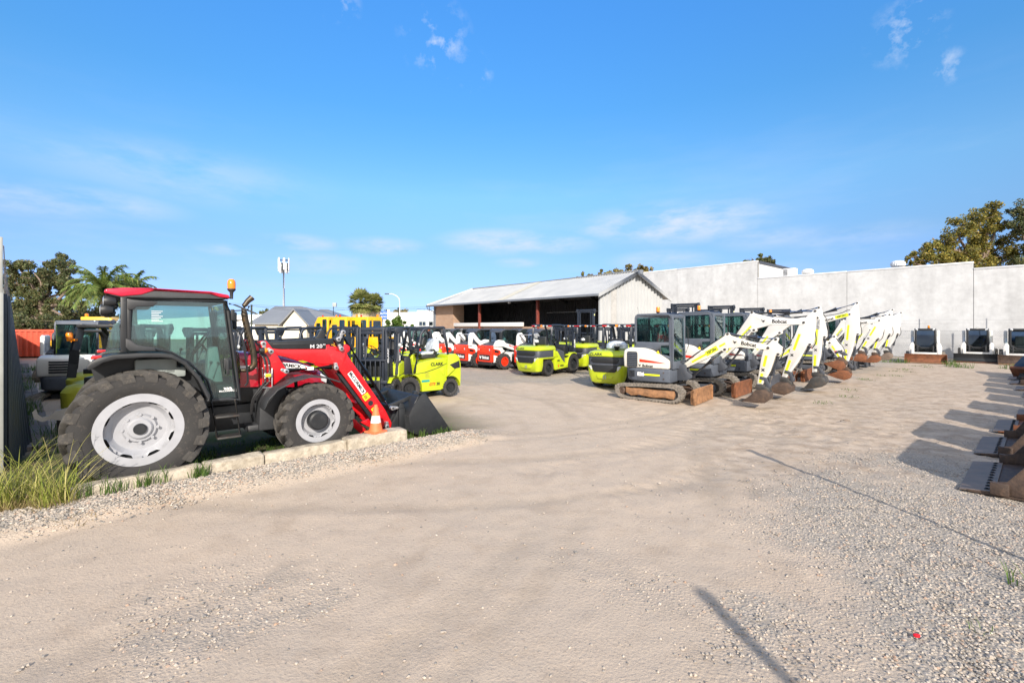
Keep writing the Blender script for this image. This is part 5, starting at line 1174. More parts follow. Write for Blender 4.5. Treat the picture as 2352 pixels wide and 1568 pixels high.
        MB().bx(.26 * k, .32 * k, s * .66 * k, s * .60 * k, 1.30 * k, 1.35 * k).bx(.28 * k, .31 * k, s * .65 * k, s * .61 * k, 1.34 * k, 1.38 * k).build('fuel_cap', YLABEL, h, .006)
    # tail, with its own slatted vent and name for the ones seen from behind
    tv = MB()
    for q in range(5): tv.bx(-.735 * k, -.70 * k, -.05 * k, .38 * k, (.98 + q * .07) * k, (1.02 + q * .07) * k)
    tv.build('tail_grille', BLACK, h)
    # cab: right wall flush with the cover, door side beyond
    c0 = [(-.43, 1.46), (-.43, 2.30), (-.36, 2.41), (.50, 2.42), (.62, 2.36), (.67, 2.20), (.70, 1.10), (.69, .90), (.60, .90), (.60, 1.13), (.40, 1.27), (.12, 1.42)]
    yR, yL = -.56 * k, .40 * k
    sill = MB()
    MB().prism(S_([(-.43, 2.30), (-.36, 2.41), (.50, 2.425), (.63, 2.37), (.655, 2.30), (.60, 2.31), (.52, 2.345), (-.36, 2.335)]), yR, yL).build('cab_roof', GREYCAB, t, .03 * k, 3)
    MB().bx(.20 * k, .55 * k, yR + .12 * k, yL - .10 * k, 2.418 * k, 2.436 * k).build('roof_window', GLASS_B, t, .008)
    for yy, nm in ((yR, 'right'), (yL, 'left')):
        d = .045 * k * (1 if yy < 0 else -1)
        outer = c0; 
        m_ = MB()
        fr_ = lambda P: [(a * k, b * k) for a, b in P]
        m_.prism(fr_([(-.43, 1.46), (-.43, 2.30), (-.40, 2.38), (-.34, 2.38), (-.36, 2.28), (-.36, 1.56)]), yy, yy + d)
        m_.prism(fr_([(-.36, 2.28), (-.34, 2.38), (.56, 2.39), (.60, 2.34), (.53, 2.32), (-.33, 2.30)]), yy, yy + d)
        m_.prism(fr_([(.53, 2.32), (.60, 2.34), (.665, 2.2), (.70, 1.10), (.69, .90), (.62, .90), (.60, 1.13), (.59, 1.2), (.57, 1.55), (.56, 2.25)]), yy, yy + d)
        m_.prism(fr_([(-.36, 1.62), (-.43, 1.62), (-.43, 1.46), (.12, 1.42), (.34, 1.30), (.34, 1.52), (.57, 1.54), (.57, 1.62)]), yy, yy + d)
        m_.prism(fr_([(.34, 1.30), (.59, 1.14), (.60, 1.24)]), yy, yy + d)
        m_.build('cab_frame', GREYCAB, t, .012 * k)
        MB().prism(fr_([(-.37, 1.61), (.56, 1.61), (.54, 2.32), (-.36, 2.32)]), yy + d * .4, yy + d * .5).build('side_window', GLASS_D, t)
        MB().prism(fr_([(.34, 1.52), (.34, 1.30), (.60, 1.22), (.58, 1.53)]), yy + d * .4, yy + d * .5).bx(.075 * k, .09 * k, yy + d * .3, yy + d * .6, 1.61 * k, 2.32 * k).build('lower_window', GLASS_D, t)
    f = MB()
    f.prism([(yR, .90 * k), (yR, 2.36 * k), (yR + .07 * k, 2.36 * k), (yR + .07 * k, .9 * k)], .635 * k, .69 * k, 'x').prism([(yL, .90 * k), (yL, 2.36 * k), (yL - .07 * k, 2.36 * k), (yL - .07 * k, .9 * k)], .635 * k, .69 * k, 'x')
    f.prism([(yR, 2.28 * k), (yL, 2.28 * k), (yL, 2.38 * k), (yR, 2.38 * k)], .60 * k, .66 * k, 'x').bx(.64 * k, .70 * k, yR, yL, .885 * k, 1.10 * k).bx(.655 * k, .685 * k, yR, yL, 1.42 * k, 1.45 * k)
    f.build('cab_front', GREYCAB, t, .012 * k)
    MB().prism(S_([(.655, 2.29), (.662, 2.29), (.69, 1.1), (.683, 1.1)]), yR + .06 * k, yL - .06 * k).build('windscreen', GLASS, t)
    MB().tube([(.69 * k, yR + .2 * k, 1.5 * k), (.68 * k, yR + .12 * k, 2.0 * k)], .008, 5).tube([(.70 * k, yL, 1.3 * k), (.76 * k, yL + .03, 1.5 * k), (.745 * k, yL + .03, 2.0 * k), (.67 * k, yL, 2.1 * k)], .012, 6).build('cab_handle', BLACK, t)
    MB().bx(-.43 * k, -.40 * k, yR + .05, yL - .05, 1.5 * k, 2.30 * k).build('rear_glass', GLASS_D, t)
    MB().prism(S_(rrect(-.30, .18, 1.2, 1.36, .05)), -.30 * k, .14 * k).prism(S_([(-.32, 1.3), (-.20, 1.3), (-.26, 1.95), (-.36, 1.93)]), -.28 * k, .12 * k).build('seat', SEATM, t, .03)
    MB().bx(.35 * k, .58 * k, -.35 * k, .2 * k, .95 * k, 1.30 * k).bx(-.2 * k, .25 * k, -.48 * k, -.36 * k, 1.25 * k, 1.5 * k).build('controls', BLACK, t, .02)
    if beacon:
        b_ = MB().cyl((.12 * k, -.2 * k, 2.42 * k), (.12 * k, -.2 * k, 2.475 * k), .07, 16).build('beacon_base', BLACK, t)
        MB().lathe([(.05, 2.475 * k), (.053, 2.59 * k), (.045, 2.61 * k), (.001, 2.612 * k)], (.12 * k, -.2 * k, 0), 'z', 18).build('beacon', AMBER, b_)
        MB().tube([(-.40 * k, -.3 * k, 2.38 * k), (-.46 * k, -.3 * k, 2.62 * k)], .004, 4).build('aerial', BLACK, t)
    # swing bracket, boom, stick, cylinders
    F, K, T, LT, LB, S, BK, E = (J[q] for q in ('F', 'K', 'T', 'LT', 'LB', 'S', 'BK', 'E'))
    yb = J.get('y', 0)
    br = MB()
    for dy in (-.13, .10): br.prism([(F[0] - .28, F[1] - .42), (F[0] - .25, F[1] - .10), (F[0] - .10, F[1] + .03), (F[0], F[1] + .06), (F[0] + .05, F[1]), (F[0] + .05, F[1] - .14), (F[0] + .20, F[1] - .24), (F[0] + .20, F[1] - .32), (F[0] + .06, F[1] - .40)], yb + dy, yb + dy + .035)
    br.cyl((F[0] - .17, yb, F[1] - .47), (F[0] - .17, yb, F[1] - .02), .06, 14).bx(.55 * k, F[0] - .12, yb - .12, yb + .12, F[1] - .42, F[1] - .34).bx(.55 * k, F[0] - .12, yb - .12, yb + .12, F[1] - .16, F[1] - .08)
    br.build('swing_bracket', GREYDK, t, .008)
    poly, n0, d0, n1, d1 = arm_poly(F, K, T, .065 * k, .15 * k, .065 * k, LT, LB)
    bo = MB().prism(poly, yb - .085, yb + .085).build('boom', white, t, .012)
    sp, sd, sn = stick_poly(S, T, BK, E, .095 * k)
    so_ = MB().prism(sp, yb - .075, yb + .075).build('stick', white, t, .012)
    pins = MB()
    for p in (F, T, LT, LB): pins.cyl((p[0], yb - .10, p[1]), (p[0], yb + .10, p[1]), .035, 12)
    pins.build('boom_pin', DSTEEL, bo, .004)
    pins = MB()
    for p in (S, BK, E): pins.cyl((p[0], yb - .092, p[1]), (p[0], yb + .092, p[1]), .032, 12)
    pins.build('stick_pin', DSTEEL, so_, .004)
    def ram(a, b, fr, r, nm, yo=0.):
        a, b = Vector((a[0], yb + yo, a[1])), Vector((b[0], yb + yo, b[1])); m = a.lerp(b, fr)
        o = MB().cyl(a, m, r, 14).cyl(m - (m - a).normalized() * .03, m, r * 1.12, 14).build(nm, GREYDK, t)
        MB().cyl(m, b, r * .5, 10).build('rod', CHROME, o)
    ram((LT[0] + .04, LT[1] - .03), S, .60, .068 * k, 'stick_cylinder')
    ram((F[0] + .17, F[1] - .27), LB, .60, .06 * k, 'boom_cylinder')
    Ev, BKv = Vector(E), Vector(BK); L1 = Ev - sd * .22 + sn * 0; C = Ev + sn * .20 * k - sd * .05
    ram(BK, tuple(C), .66, .052 * k, 'bucket_cylinder')
    lk = MB()
    for dy in (-.095, .06):
        lk.prism([tuple(p) for p in (Vector((L1.x, L1.y)) - sd * .045 - sn * .03, Vector((L1.x, L1.y)) + sn * .12 - sd * .045, C + sn * .05 - sd * .03, C + sn * .045 + sd * .045, C - sn * .03 + sd * .03, Vector((L1.x, L1.y)) + sn * .08 + sd * .03, Vector((L1.x, L1.y)) - sn * .02 + sd * .04)], yb + dy, yb + dy + .035)
    lk.build('bucket_link', GREYDK, t, .006)
    # quick hitch and bucket, hung below the stick end
    th = J.get('tilt', 0); ca, sa = math.cos(R(th)), math.sin(R(th))
    def BP(P, q=1.): return [(E[0] + (x * ca - z * sa) * q, E[1] + (x * sa + z * ca) * q) for x, z in P]
    hi = MB()
    for dy in (-.10, .07): hi.prism(BP([(-.06, .06), (.06, .07), (.22, -.02), (.26, -.12), (.10, -.16), (-.02, -.14), (-.08, -.04)]), yb + dy, yb + dy + .03)
    hi.cyl((C.x, yb - .09, C.y), (C.x, yb + .09, C.y), .03, 10).build('quick_hitch', DSTEEL if bcol is not RUST else RUST_D, t, .006)
    sh = BP([(-.20, -.26), (-.07, -.10), (.16, -.06), (.29, -.16), (.30, -.33), (.17, -.44), (-.10, -.46), (-.43, -.44)], k * .88)
    nn = len(sh); ctr = Vector((sum(p[0] for p in sh) / nn, sum(p[1] for p in sh) / nn))
    ins = [tuple(Vector(p) + (ctr - Vector(p)).normalized() * .02) for p in sh]
    bkm = MB(); y0, y1 = yb - bw * .5, yb + bw * .5
    bkm.prism(sh[1:] + ins[:0:-1], y0, y1)
    for yy in (y0, y1): bkm.prism(sh, yy - .008, yy + .008)
    bko = bkm.build('bucket', bcol, t, .004)
    tip = Vector(sh[-1]); pv = Vector(sh[-2]); td = (tip - pv).normalized()
    teeth = MB()
    for q in range(4):
        yq = y0 + (q + .5) * bw / 4; tn = Vector((-td.y, td.x)) * .018
        teeth.prism([tuple(tip - td * .03 + tn), tuple(tip + td * .10), tuple(tip - td * .03 - tn)], yq - .03, yq + .03)
    teeth.build('bucket_teeth', DSTEEL, bko)
    # hoses on the boom back
    hz = MB(); A0_ = Vector(F); K0_ = Vector(K)
    for q in range(2):
        y_ = yb - .03 + q * .06
        P = [Vector((F[0] - .15, y_, F[1] - .08)), Vector((F[0] - .16, y_, F[1] + .10)), Vector((F[0] + n0.x * .12 + d0.x * .1, y_, F[1] + n0.y * .12 + d0.y * .1))] + [Vector((p.x, y_, p.y)) for p in (A0_.lerp(K0_, .5) + n0 * .17 * k, Vector(LT) - d0 * .06 + n0 * .01)]
        hz.tube(spline(P, 5), .013, 5)
        P = [Vector((p.x, y_, p.y)) for p in (K0_.lerp(Vector(T), .35) + n1 * .15, K0_.lerp(Vector(T), .8) + n1 * .11, Vector(T) + n1 * .16, Vector(T) + sn * .2 + n1 * .05, Vector(BK) + sn * .09 - sd * .15, Vector(BK) + sn * .06 + sd * .1)]
        hz.tube(spline(P, 5), .010, 5)
    hz.build('hose', HOSE, t)
    # decals
    ys = yb - .087
    def strip(par, a, b, w, m, y, nm='yellow_tape'):
        a, b = Vector(a), Vector(b); d = (b - a).normalized(); n = Vector((-d.y, d.x)) * w / 2
        return MB().prism([tuple(a - n), tuple(b - n), tuple(b + n), tuple(a + n)], y - .001, y + .003).build(nm, m, par)
    Fv, Kv, Tv = Vector(F), Vector(K), Vector(T)
    strip(bo, Fv.lerp(Kv, .16), Fv.lerp(Kv, .60), .055 * k, HIVIS, ys); 
    if reg and reg[0] == 'boom':
        c = Fv.lerp(Kv, .62); L_ = .17
        strip(bo, c - d0 * L_, c + d0 * L_, .125, HIVIS, ys - .003, 'plate')
        txt(reg[1], .12, bo, (c.x, ys - .005, c.y), (d0.x, 0, d0.y), (0, 0, 1), INK, bold=.02, sx=.62)
        strip(bo, Fv.lerp(Kv, .79), Fv.lerp(Kv, .92), .05, HIVIS, ys)
    elif reg and reg[0] == 'dark':
        c = Fv.lerp(Kv, .68) - n0 * .05
        txt(reg[1], .13, bo, (c.x, ys - .003, c.y), (d0.x, 0, d0.y), (0, 0, 1), GREYCAB, bold=.0, sx=.75)
        strip(bo, Fv.lerp(Kv, .60), Fv.lerp(Kv, .86), .05, HIVIS, ys)
    if cat_:
        c = Kv.lerp(Tv, .46); 
        txt('Bobcat', .135 * k, bo, (c.x + .05, ys - .003, c.y - .0), (d1.x, 0, d1.y), (0, 0, 1), INK, bold=.02, sx=.95)
        c2 = Kv.lerp(Tv, .16); emblem(LYNX, .10 * k, bo, (c2.x, ys - .001, c2.y), (d1.x, 0, d1.y), (0, 0, 1), INK)
    if reg and reg[0] == 'tip':
        c = Kv.lerp(Tv, .82); strip(bo, c - d1 * .2, c + d1 * .2, .115, HIVIS, ys - .003, 'plate')
        txt(reg[1], .115, bo, (c.x, ys - .005, c.y), (d1.x, 0, d1.y), (0, 0, 1), INK, bold=.02, sx=.72)
    yk = yb - .077
    strip(so_, Tv.lerp(Ev, .20), Tv.lerp(Ev, .48), .06 * k, HIVIS, yk); strip(so_, Tv.lerp(Ev, .66), Tv.lerp(Ev, .90), .06 * k, HIVIS, yk)
    c = Tv.lerp(Ev, .57)
    for ang in (45, -45): 
        dd = Vector((math.cos(R(ang)), math.sin(R(ang)))) * .045; strip(so_, c - dd, c + dd, .025, REDINK if sc < 1 else INK, yk - .001 * (ang > 0), 'cross_mark')
    if reg and reg[0] == 'stick':
        c = Tv.lerp(Ev, .12) + sn * .03; txt(reg[1], .11, so_, (c.x, yk - .002, c.y), (-sd.x, 0, -sd.y), (-sn.x, 0, -sn.y), GREYCAB, sx=.8)
    if guard: MB().tube(spline([(-.2 * k, -.4 * k, 2.3 * k), (.4 * k, -.4 * k, 2.3 * k), (.72 * k, -.4 * k, 2.1 * k), (.8 * k, -.4 * k, 1.4 * k)], 4), .035, 8).build('guard_tube', GREYDK, t)
    return t
X1 = excavator('nearest mini excavator, worn white with grey cab, rusty tracks and low bent boom', (4.21, 13.24, 0), -40,
    dict(F=(.85, .962), K=(1.98, 1.67), T=(2.889, 1.523), LT=(1.95, 1.86), LB=(1.881, 1.45), S=(3.058, 1.739), BK=(3.109, 1.374), E=(2.686, .545), tilt=0),
    1., WHITE_WORN, RUST_L, RUST_L, RUST_D, 'up', 'E26', '', True, ('boom', 'RBP2066'), bw=.42)
X2 = excavator('second mini excavator with grey cab and tall white boom, its dozer blade red brown', (5.94, 14.58, 0), -43,
    dict(F=(.75, 1.10), K=(1.74, 2.22), T=(2.932, 2.166), LT=(1.623, 2.47), LB=(1.68, 1.95), S=(3.198, 2.475), BK=(3.076, 1.564), E=(2.432, .57), tilt=-12),
    1.04, WHITE_USED, RUST, GREYDK, RUST_D, 'up', 'E35', '', True, ('dark', 'RBP2028'), bw=.62)
X3 = excavator('mini excavator whose upright white stick ends in a dark grey wide bucket', (7.76, 16.14, 0), -43,
    dict(F=(.75, 1.10), K=(1.50, 2.15), T=(2.60, 2.33), LT=(1.42, 2.42), LB=(1.55, 1.85), S=(2.635, 2.652), BK=(2.785, 1.728), E=(2.507, .55), tilt=14),
    1.04, WHITE_USED, GREYDK, GREYDK, DSTEEL, 'up', 'E35', '', False, ('stick', 'RBP2065'), bw=.62)
X4 = excavator('smallest mini excavator, its short white stick hanging before a big rust red bucket', (9.43, 17.57, 0), -43,
    dict(F=(.70, .85), K=(1.55, 1.45), T=(2.36, 1.49), LT=(1.52, 1.62), LB=(1.52, 1.25), S=(2.495, 1.707), BK=(2.70, 1.224), E=(2.657, .95), tilt=-25),
    .92, WHITE_USED, RUST, GREYDK, RUST, 'up', 'E17', '', False, ('boom', 'RBP2045'), False, bw=.5)
X5 = excavator('mini excavator with the highest stick top and a yellow number plate on its straight boom', (10.34, 18.36, 0), -43,
    dict(F=(.75, 1.10), K=(1.35, 2.15), T=(2.66, 2.50), LT=(1.30, 2.42), LB=(1.52, 1.90), S=(2.88, 2.90), BK=(2.90, 1.78), E=(2.50, .55), tilt=-18),
    1.04, WHITE_USED, RUST, GREYDK, RUST, 'down', 'E35', '', True, ('tip', 'RBP2057'), bw=.6)
X6 = excavator('mini excavator behind the numbered boom, its stick slanting down to a rust red bucket', (13.83, 21.35, 0), -43,
    dict(F=(.75, 1.05), K=(1.46, 2.12), T=(2.66, 2.32), LT=(1.36, 2.36), LB=(1.50, 1.85), S=(3.0, 2.56), BK=(2.63, 1.54), E=(2.0, .95), tilt=-10),
    1.04, WHITE_USED, RUST, GREYDK, RUST, 'up', 'E35', '', False, ('dark', 'RBP2026'), bw=.6)
X7 = excavator('mini excavator second from the right end, its bucket hidden behind the last one', (15.65, 22.91, 0), -43,
    dict(F=(.75, 1.05), K=(1.40, 2.15), T=(2.36, 2.56), LT=(1.32, 2.42), LB=(1.50, 1.90), S=(2.70, 2.83), BK=(2.60, 1.70), E=(2.0, .78), tilt=0),
    1.04, WHITE_USED, GREYDK, GREYDK, RUST, 'up', 'E35', '', False, None, bw=.55)
X8 = excavator('last mini excavator of the line, standing nearest the chain link fence', (17.32, 24.34, 0), -43,
    dict(F=(.75, 1.05), K=(1.38, 2.12), T=(2.31, 2.51), LT=(1.32, 2.40), LB=(1.46, 1.88), S=(2.66, 2.74), BK=(2.54, 1.69), E=(2.05, .80), tilt=6),
    1.04, WHITE_USED, GREYDK, GREYDK, WORNST, 'up', 'E35', '', False, None, bw=.55)

# used machines by the left fence
X9 = excavator('white excavator with grey cab seen from behind in the grass by the left fence', (-12.9, 13.6, -.28), 112,
    dict(F=(.75, 1.10), K=(1.35, 2.2), T=(2.5, 2.3), LT=(1.30, 2.45), LB=(1.5, 1.9), S=(2.9, 2.55), BK=(2.7, 1.6), E=(2.3, .7), tilt=0),
    1.04, WHITE_USED, GREYDK, GREYDK, RUST, 'up', 'E50', '', False, None, bw=.5)
# ------------------------------------------------------------------ shed
def cor_mat(name, c, axis, pitch=.12, rough=.5, metal=.2, dust=.1, stain=0.):
    m = mk(name, c, rough, metal, var=.08, scale=1.2, dust=dust, dcol=(.22, .20, .18)); return m
ROOFM = mk('zinc roof', (.47, .475, .465), .5, .35, var=.10, scale=.7, dust=.12, dcol=(.30, .29, .27))
ROOFP = mk('cream roof panel', (.60, .55, .42), .5, .1, var=.06)
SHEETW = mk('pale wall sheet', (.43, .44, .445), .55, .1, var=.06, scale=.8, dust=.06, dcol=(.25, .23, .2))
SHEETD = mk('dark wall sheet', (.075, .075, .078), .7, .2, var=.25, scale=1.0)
GUT = mk('grey gutter', (.20, .22, .25), .5, .2, var=.1)
POSTR = mk('rust red post', (.22, .045, .03), .6, .2, var=.3, dust=.3)
bm_ = bpy.data.materials.new('tan brick'); nt, b = nodes_of(bm_); N, L = nt.nodes, nt.links
tc = N.new('ShaderNodeTexCoord'); sx_ = N.new('ShaderNodeSeparateXYZ'); L.new(tc.outputs['Object'], sx_.inputs[0])
ad = N.new('ShaderNodeMath'); L.new(sx_.outputs[0], ad.inputs[0]); L.new(sx_.outputs[1], ad.inputs[1])
cx_ = N.new('ShaderNodeCombineXYZ'); L.new(ad.outputs[0], cx_.inputs[0]); L.new(sx_.outputs[2], cx_.inputs[1])
br = N.new('ShaderNodeTexBrick'); L.new(cx_.outputs[0], br.inputs['Vector']); br.inputs['Scale'].default_value = 1
br.inputs['Brick Width'].default_value = .34; br.inputs['Row Height'].default_value = .125; br.inputs['Mortar Size'].default_value = .012
br.inputs['Color1'].default_value = (.42, .26, .165, 1); br.inputs['Color2'].default_value = (.34, .20, .125, 1); br.inputs['Mortar'].default_value = (.42, .36, .30, 1)
L.new(br.outputs[0], b.inputs['Base Color']); b.inputs['Roughness'].default_value = .85
SU0, SW0, SW1, SD = 24.3, 19.2, 40.3, 7.4          # front line, near end, far end (along W), depth
sh = thing('shed', 'long open fronted shed with grey metal roof, white ribbed end wall and brick corner', 'shed', uv(SU0, SW0), 40.6)
# local axes: x into the shed (U), y along it (W)
LEN = SW1 - SW0; EV, RG = 4.45, 5.95
def ribs(mb, y0, y1, z, pitch, depth, along='x', fixed=0):
    pass
# end wall of vertical ribs (in the x-z plane at y=0)
pts = []; x = 0.
while x <= SD + .01:
    for dx, dd in ((0, 0), (.05, .10), (.16, .10), (.21, 0)): pts.append((x + dx, -dd))
    x += .40
pts = [(min(a, SD), b_) for a, b_ in pts]
ht = lambda x: EV + .1 + (RG - EV) * (1 - abs(x - SD / 2) / (SD / 2)) - .06
vs = []
for a, b_ in pts: vs += [(a, b_, 0), (a, b_, ht(a))]
MB().add(vs, [(2 * i, 2 * i + 2, 2 * i + 3, 2 * i + 1) for i in range(len(pts) - 1)]).build('end_wall', SHEETW, sh, sm=20)
MB().bx(.95, 1.50, -.115, -.105, 1.6, EV + .15).build('rust_patch', mk('stained sheet', (.44, .43, .41), .6, .1, var=.15, scale=2, dust=.3, dcol=(.22, .21, .20)), sh)
# roof: front slope, back slope, hip at the far end
OV = .75; A_ = (RG - EV) / (SD / 2); ez = EV - OV * A_
def roofpts(y): return [(-OV, y, ez), (SD / 2, y, RG)]
rf = MB(); y = -.35; prof = []
while y < LEN - 1.4:
    for dy, dz in ((0, 0), (.04, .035), (.10, .035), (.14, 0)): prof.append((y + dy, dz))
    y += .25
vs = []
for yy, dz in prof: vs += [(-OV, yy, ez + dz + .02), (SD / 2, yy, RG + dz + .02)]
rf.add(vs, [(2 * i, 2 * i + 1, 2 * i + 3, 2 * i + 2) for i in range(len(prof) - 1)])
ye = prof[-1][0]; yh = LEN + .5
rf.add([(-OV, ye, ez + .02), (SD / 2, ye, RG + .02), (-OV, yh, ez + .02)], [(0, 1, 2)])
rf.add([(-OV, yh, ez + .02), (SD / 2, ye, RG + .02), (SD + OV, yh, ez + .02)], [(0, 1, 2)])
rf.add([(SD + OV, -.35, ez + .02), (SD / 2, -.35, RG + .02), (SD / 2, ye, RG + .02), (SD + OV, ye, ez + .02)], [(0, 1, 2, 3)]).add([(SD + OV, ye, ez + .02), (SD / 2, ye, RG + .02), (SD + OV, yh, ez + .02)], [(0, 1, 2)])
ro = rf.build('roof', ROOFM, sh, sm=20)
MB().add([(-OV, 9.4, ez + .07), (SD / 2, 9.4, RG + .07), (SD / 2, 10.3, RG + .07), (-OV, 10.3, ez + .07)], [(0, 1, 2, 3)]).build('roof_panel', ROOFP, ro)
MB().tube([(SD / 2, -.38, RG + .07), (SD / 2, ye, RG + .07), (-OV, yh, ez + .08)], .09, 8).build('ridge_cap', ROOFM, ro)
MB().bx(-OV - .12, -OV + .02, -.40, yh, ez - .10, ez + .06).build('gutter', GUT, sh, .02)
bg_ = MB()
for s in (0, 1):
    a, b2 = (Vector((-OV, 0, ez)), Vector((SD / 2, 0, RG))) if s == 0 else (Vector((SD / 2, 0, RG)), Vector((SD + OV, 0, ez)))
    bg_.add([(a.x, -.42, a.z - .16), (b2.x, -.42, b2.z - .16), (b2.x, -.42, b2.z + .09), (a.x, -.42, a.z + .09), (a.x, -.36, a.z - .16), (b2.x, -.36, b2.z - .16), (b2.x, -.36, b2.z + .09), (a.x, -.36, a.z + .09)],
            [(0, 1, 2, 3), (4, 7, 6, 5), (0, 4, 5, 1), (3, 2, 6, 7), (0, 3, 7, 4), (1, 5, 6, 2)])
bg_.build('barge_board', SHEETW, sh)
# back wall, floor, inner far wall
pts = []; y = 0.
while y <= LEN: 
    for dy, dd in ((0, 0), (.04, .05), (.12, .05), (.16, 0)): pts.append((y + dy, dd))
    y += .28
vs = []
for a, dd in pts: vs += [(SD - .1 - dd, a, 1.0), (SD - .1 - dd, a, EV + .1)]
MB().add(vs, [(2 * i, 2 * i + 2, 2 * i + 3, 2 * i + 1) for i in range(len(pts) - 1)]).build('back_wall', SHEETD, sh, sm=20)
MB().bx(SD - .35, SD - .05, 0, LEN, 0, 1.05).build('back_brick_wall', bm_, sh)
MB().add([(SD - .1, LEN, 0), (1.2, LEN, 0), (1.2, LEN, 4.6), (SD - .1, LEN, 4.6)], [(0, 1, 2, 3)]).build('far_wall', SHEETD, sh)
# brick room at the far end, jamb and low wall
FB = LEN - 3.2
MB().bx(0, .24, FB, LEN, 0, EV - .15).bx(.24, 1.25, FB, FB + .24, 0, EV - .15).build('brick_wall', bm_, sh)
MB().bx(.30, .52, 5.0, FB - .01, 0, 2.05).build('low_brick_wall', bm_, sh)
MB().bx(.02, .29, 8.0, FB - .02, 2.06, 2.40).build('roller_casing', WHITE, sh, .03)
MB().bx(-.10, .0, LEN - .02, LEN + .25, 0, EV - .1).build('wall_trim', GUT, sh)
for y in (0.06, 6.1, 13.6):
    MB().bx(-.12, .10, y - .08, y + .08, 0, EV - .25).build('post', POSTR if y > 1 else SHEETW, sh, .01)
for y in (3.0, 6.1, 9.8, 13.6, 17): MB().prism([(0, EV - .35), (SD / 2, RG - .25), (SD, EV - .35), (SD, EV - .12), (SD / 2, RG - .05), (0, EV - .12)], y - .05, y + .05).build('rafter', SHEETD, sh)
for q in range(5): MB().bx(.6 + q * .7, .68 + q * .7, 0, LEN - 2, EV - .1 + (.6 + q * .7) * A_, EV + (.6 + q * .7) * A_ - .02).build('purlin', SHEETD, sh)
MB().bx(SD - .55, SD - .45, .6, 12, 3.35, 3.42).build('wall_rail', ROOFM, sh)
l_ = MB().lathe([(.001, -.1), (.09, -.08), (.12, .02), (.10, .08), (.001, .10)], (-.25, 9.2, EV - .42), 'x', 14).build('flood_lamp', CLEAR, sh)
fl = MB().bx(SD / 2 - .22, SD / 2 + .10, -.75, -.50, RG - .20, RG + .12, Matrix.Identity(4)).tube([(SD / 2, -.4, RG - .1), (SD / 2, -.6, RG - .05)], .03, 6).build('ridge_lamp', GUT, sh, .02)
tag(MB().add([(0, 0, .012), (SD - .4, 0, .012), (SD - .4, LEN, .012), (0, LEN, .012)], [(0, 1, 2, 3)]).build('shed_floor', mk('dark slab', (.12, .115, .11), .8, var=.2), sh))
dp = MB().tube([(-OV - .05, LEN + .42, ez - .05), (-OV + .05, LEN + .40, ez - .35), (-.06, LEN + .32, ez - .55), (-.06, LEN + .32, 0)], .05, 8).build('downpipe', GUT, sh)

# ------------------------------------------------------------------ concrete panel walls
cm_ = bpy.data.materials.new('tilt up concrete'); nt, b = nodes_of(cm_); N, L = nt.nodes, nt.links
tc = N.new('ShaderNodeTexCoord')
def cn(sc, d=6, mp=None):
    n = N.new('ShaderNodeTexNoise'); n.inputs['Scale'].default_value = sc; n.inputs['Detail'].default_value = d; n.inputs['Roughness'].default_value = .62
    if mp:
        m_ = N.new('ShaderNodeMapping'); m_.inputs['Scale'].default_value = mp; L.new(tc.outputs['Object'], m_.inputs[0]); L.new(m_.outputs[0], n.inputs[0])
    else: L.new(tc.outputs['Object'], n.inputs[0])
    return n
n1, n2, n3 = cn(.55, 7), cn(2.8, 8), cn(1.2, 6, (1, 1, .18))
def rr(src, a, b_, c, d):
    m = N.new('ShaderNodeMapRange'); m.inputs[1].default_value = a; m.inputs[2].default_value = b_; m.inputs[3].default_value = c; m.inputs[4].default_value = d; L.new(src, m.inputs[0]); return m.outputs[0]
def mm(a, b_):
    m = N.new('ShaderNodeMath'); m.operation = 'MULTIPLY'; L.new(a, m.inputs[0]); L.new(b_, m.inputs[1]); return m.outputs[0]
v = mm(mm(rr(n1.outputs[0], .35, .68, .84, 1.05), rr(n2.outputs[0], .3, .75, 1.05, .86)), rr(n3.outputs[0], .42, .75, 1.0, .84))
mx = N.new('ShaderNodeMix'); mx.data_type = 'RGBA'; mx.blend_type = 'MULTIPLY'; mx.inputs[0].default_value = 1; mx.inputs[6].default_value = (.66, .665, .665, 1); L.new(v, mx.inputs[7])
L.new(mx.outputs[2], b.inputs['Base Color']); b.inputs['Roughness'].default_value = .85; b.inputs['Specular IOR Level'].default_value = .2
WU = 40.6
JOINT = mk('dark joint', (.05, .05, .05), .9)
cwall = thing('concrete_wall', 'long pale grey concrete panel wall stepping down along the back of the yard', 'wall', uv(WU, 0), 40.6)
def wy(qx):          # W coordinate where the sight line through picture column qx meets the wall
    dx = (qx - CX) / FPX; Y = WU / (UX * dx + UY); return -UX * 0 + (-UY * dx * Y + UX * Y)
def wz(qx, qy):
    dx = (qx - CX) / FPX; Y = WU / (UX * dx + UY); return CAM_H - (qy - HY) / FPX * Y
cuts = [(1180, 700), (1555, 617), (1740, 603), (1945, 625), (2236, 604), (2620, 592)]
tops = [wz(1495, 625), wz(1740, 603), wz(1945, 626), wz(2235, 604), wz(2352, 613)]
edges = [wy(q) for q in (1100, 1555, 1740, 1945, 2236, 3000)]
tps = [wz(1600, 615)] * 2 + [wz(1850, 632.5), wz(2236, 604), wz(2300, 615)]
CAPM = mk('white capping', (.78, .78, .78), .5, .1, var=.03)
for i in range(5):
    a, b2 = edges[i], edges[i + 1]; zt = tps[i]
    MB().bx(0, .18, b2 + .012, a - .012, 0, zt).build('wall_panel', cm_, cwall)
    MB().bx(-.03, .21, b2 + .004, a - .004, zt + .002, zt + .10).build('capping', CAPM, cwall, .004)
    MB().bx(.03, .17, b2 - .012, b2 + .012, 0, zt - .02).build('joint', JOINT, cwall)
hb = thing('white_building', 'white block building rising behind the concrete wall next to the shed', 'building', uv(WU, edges[2]), 40.6)
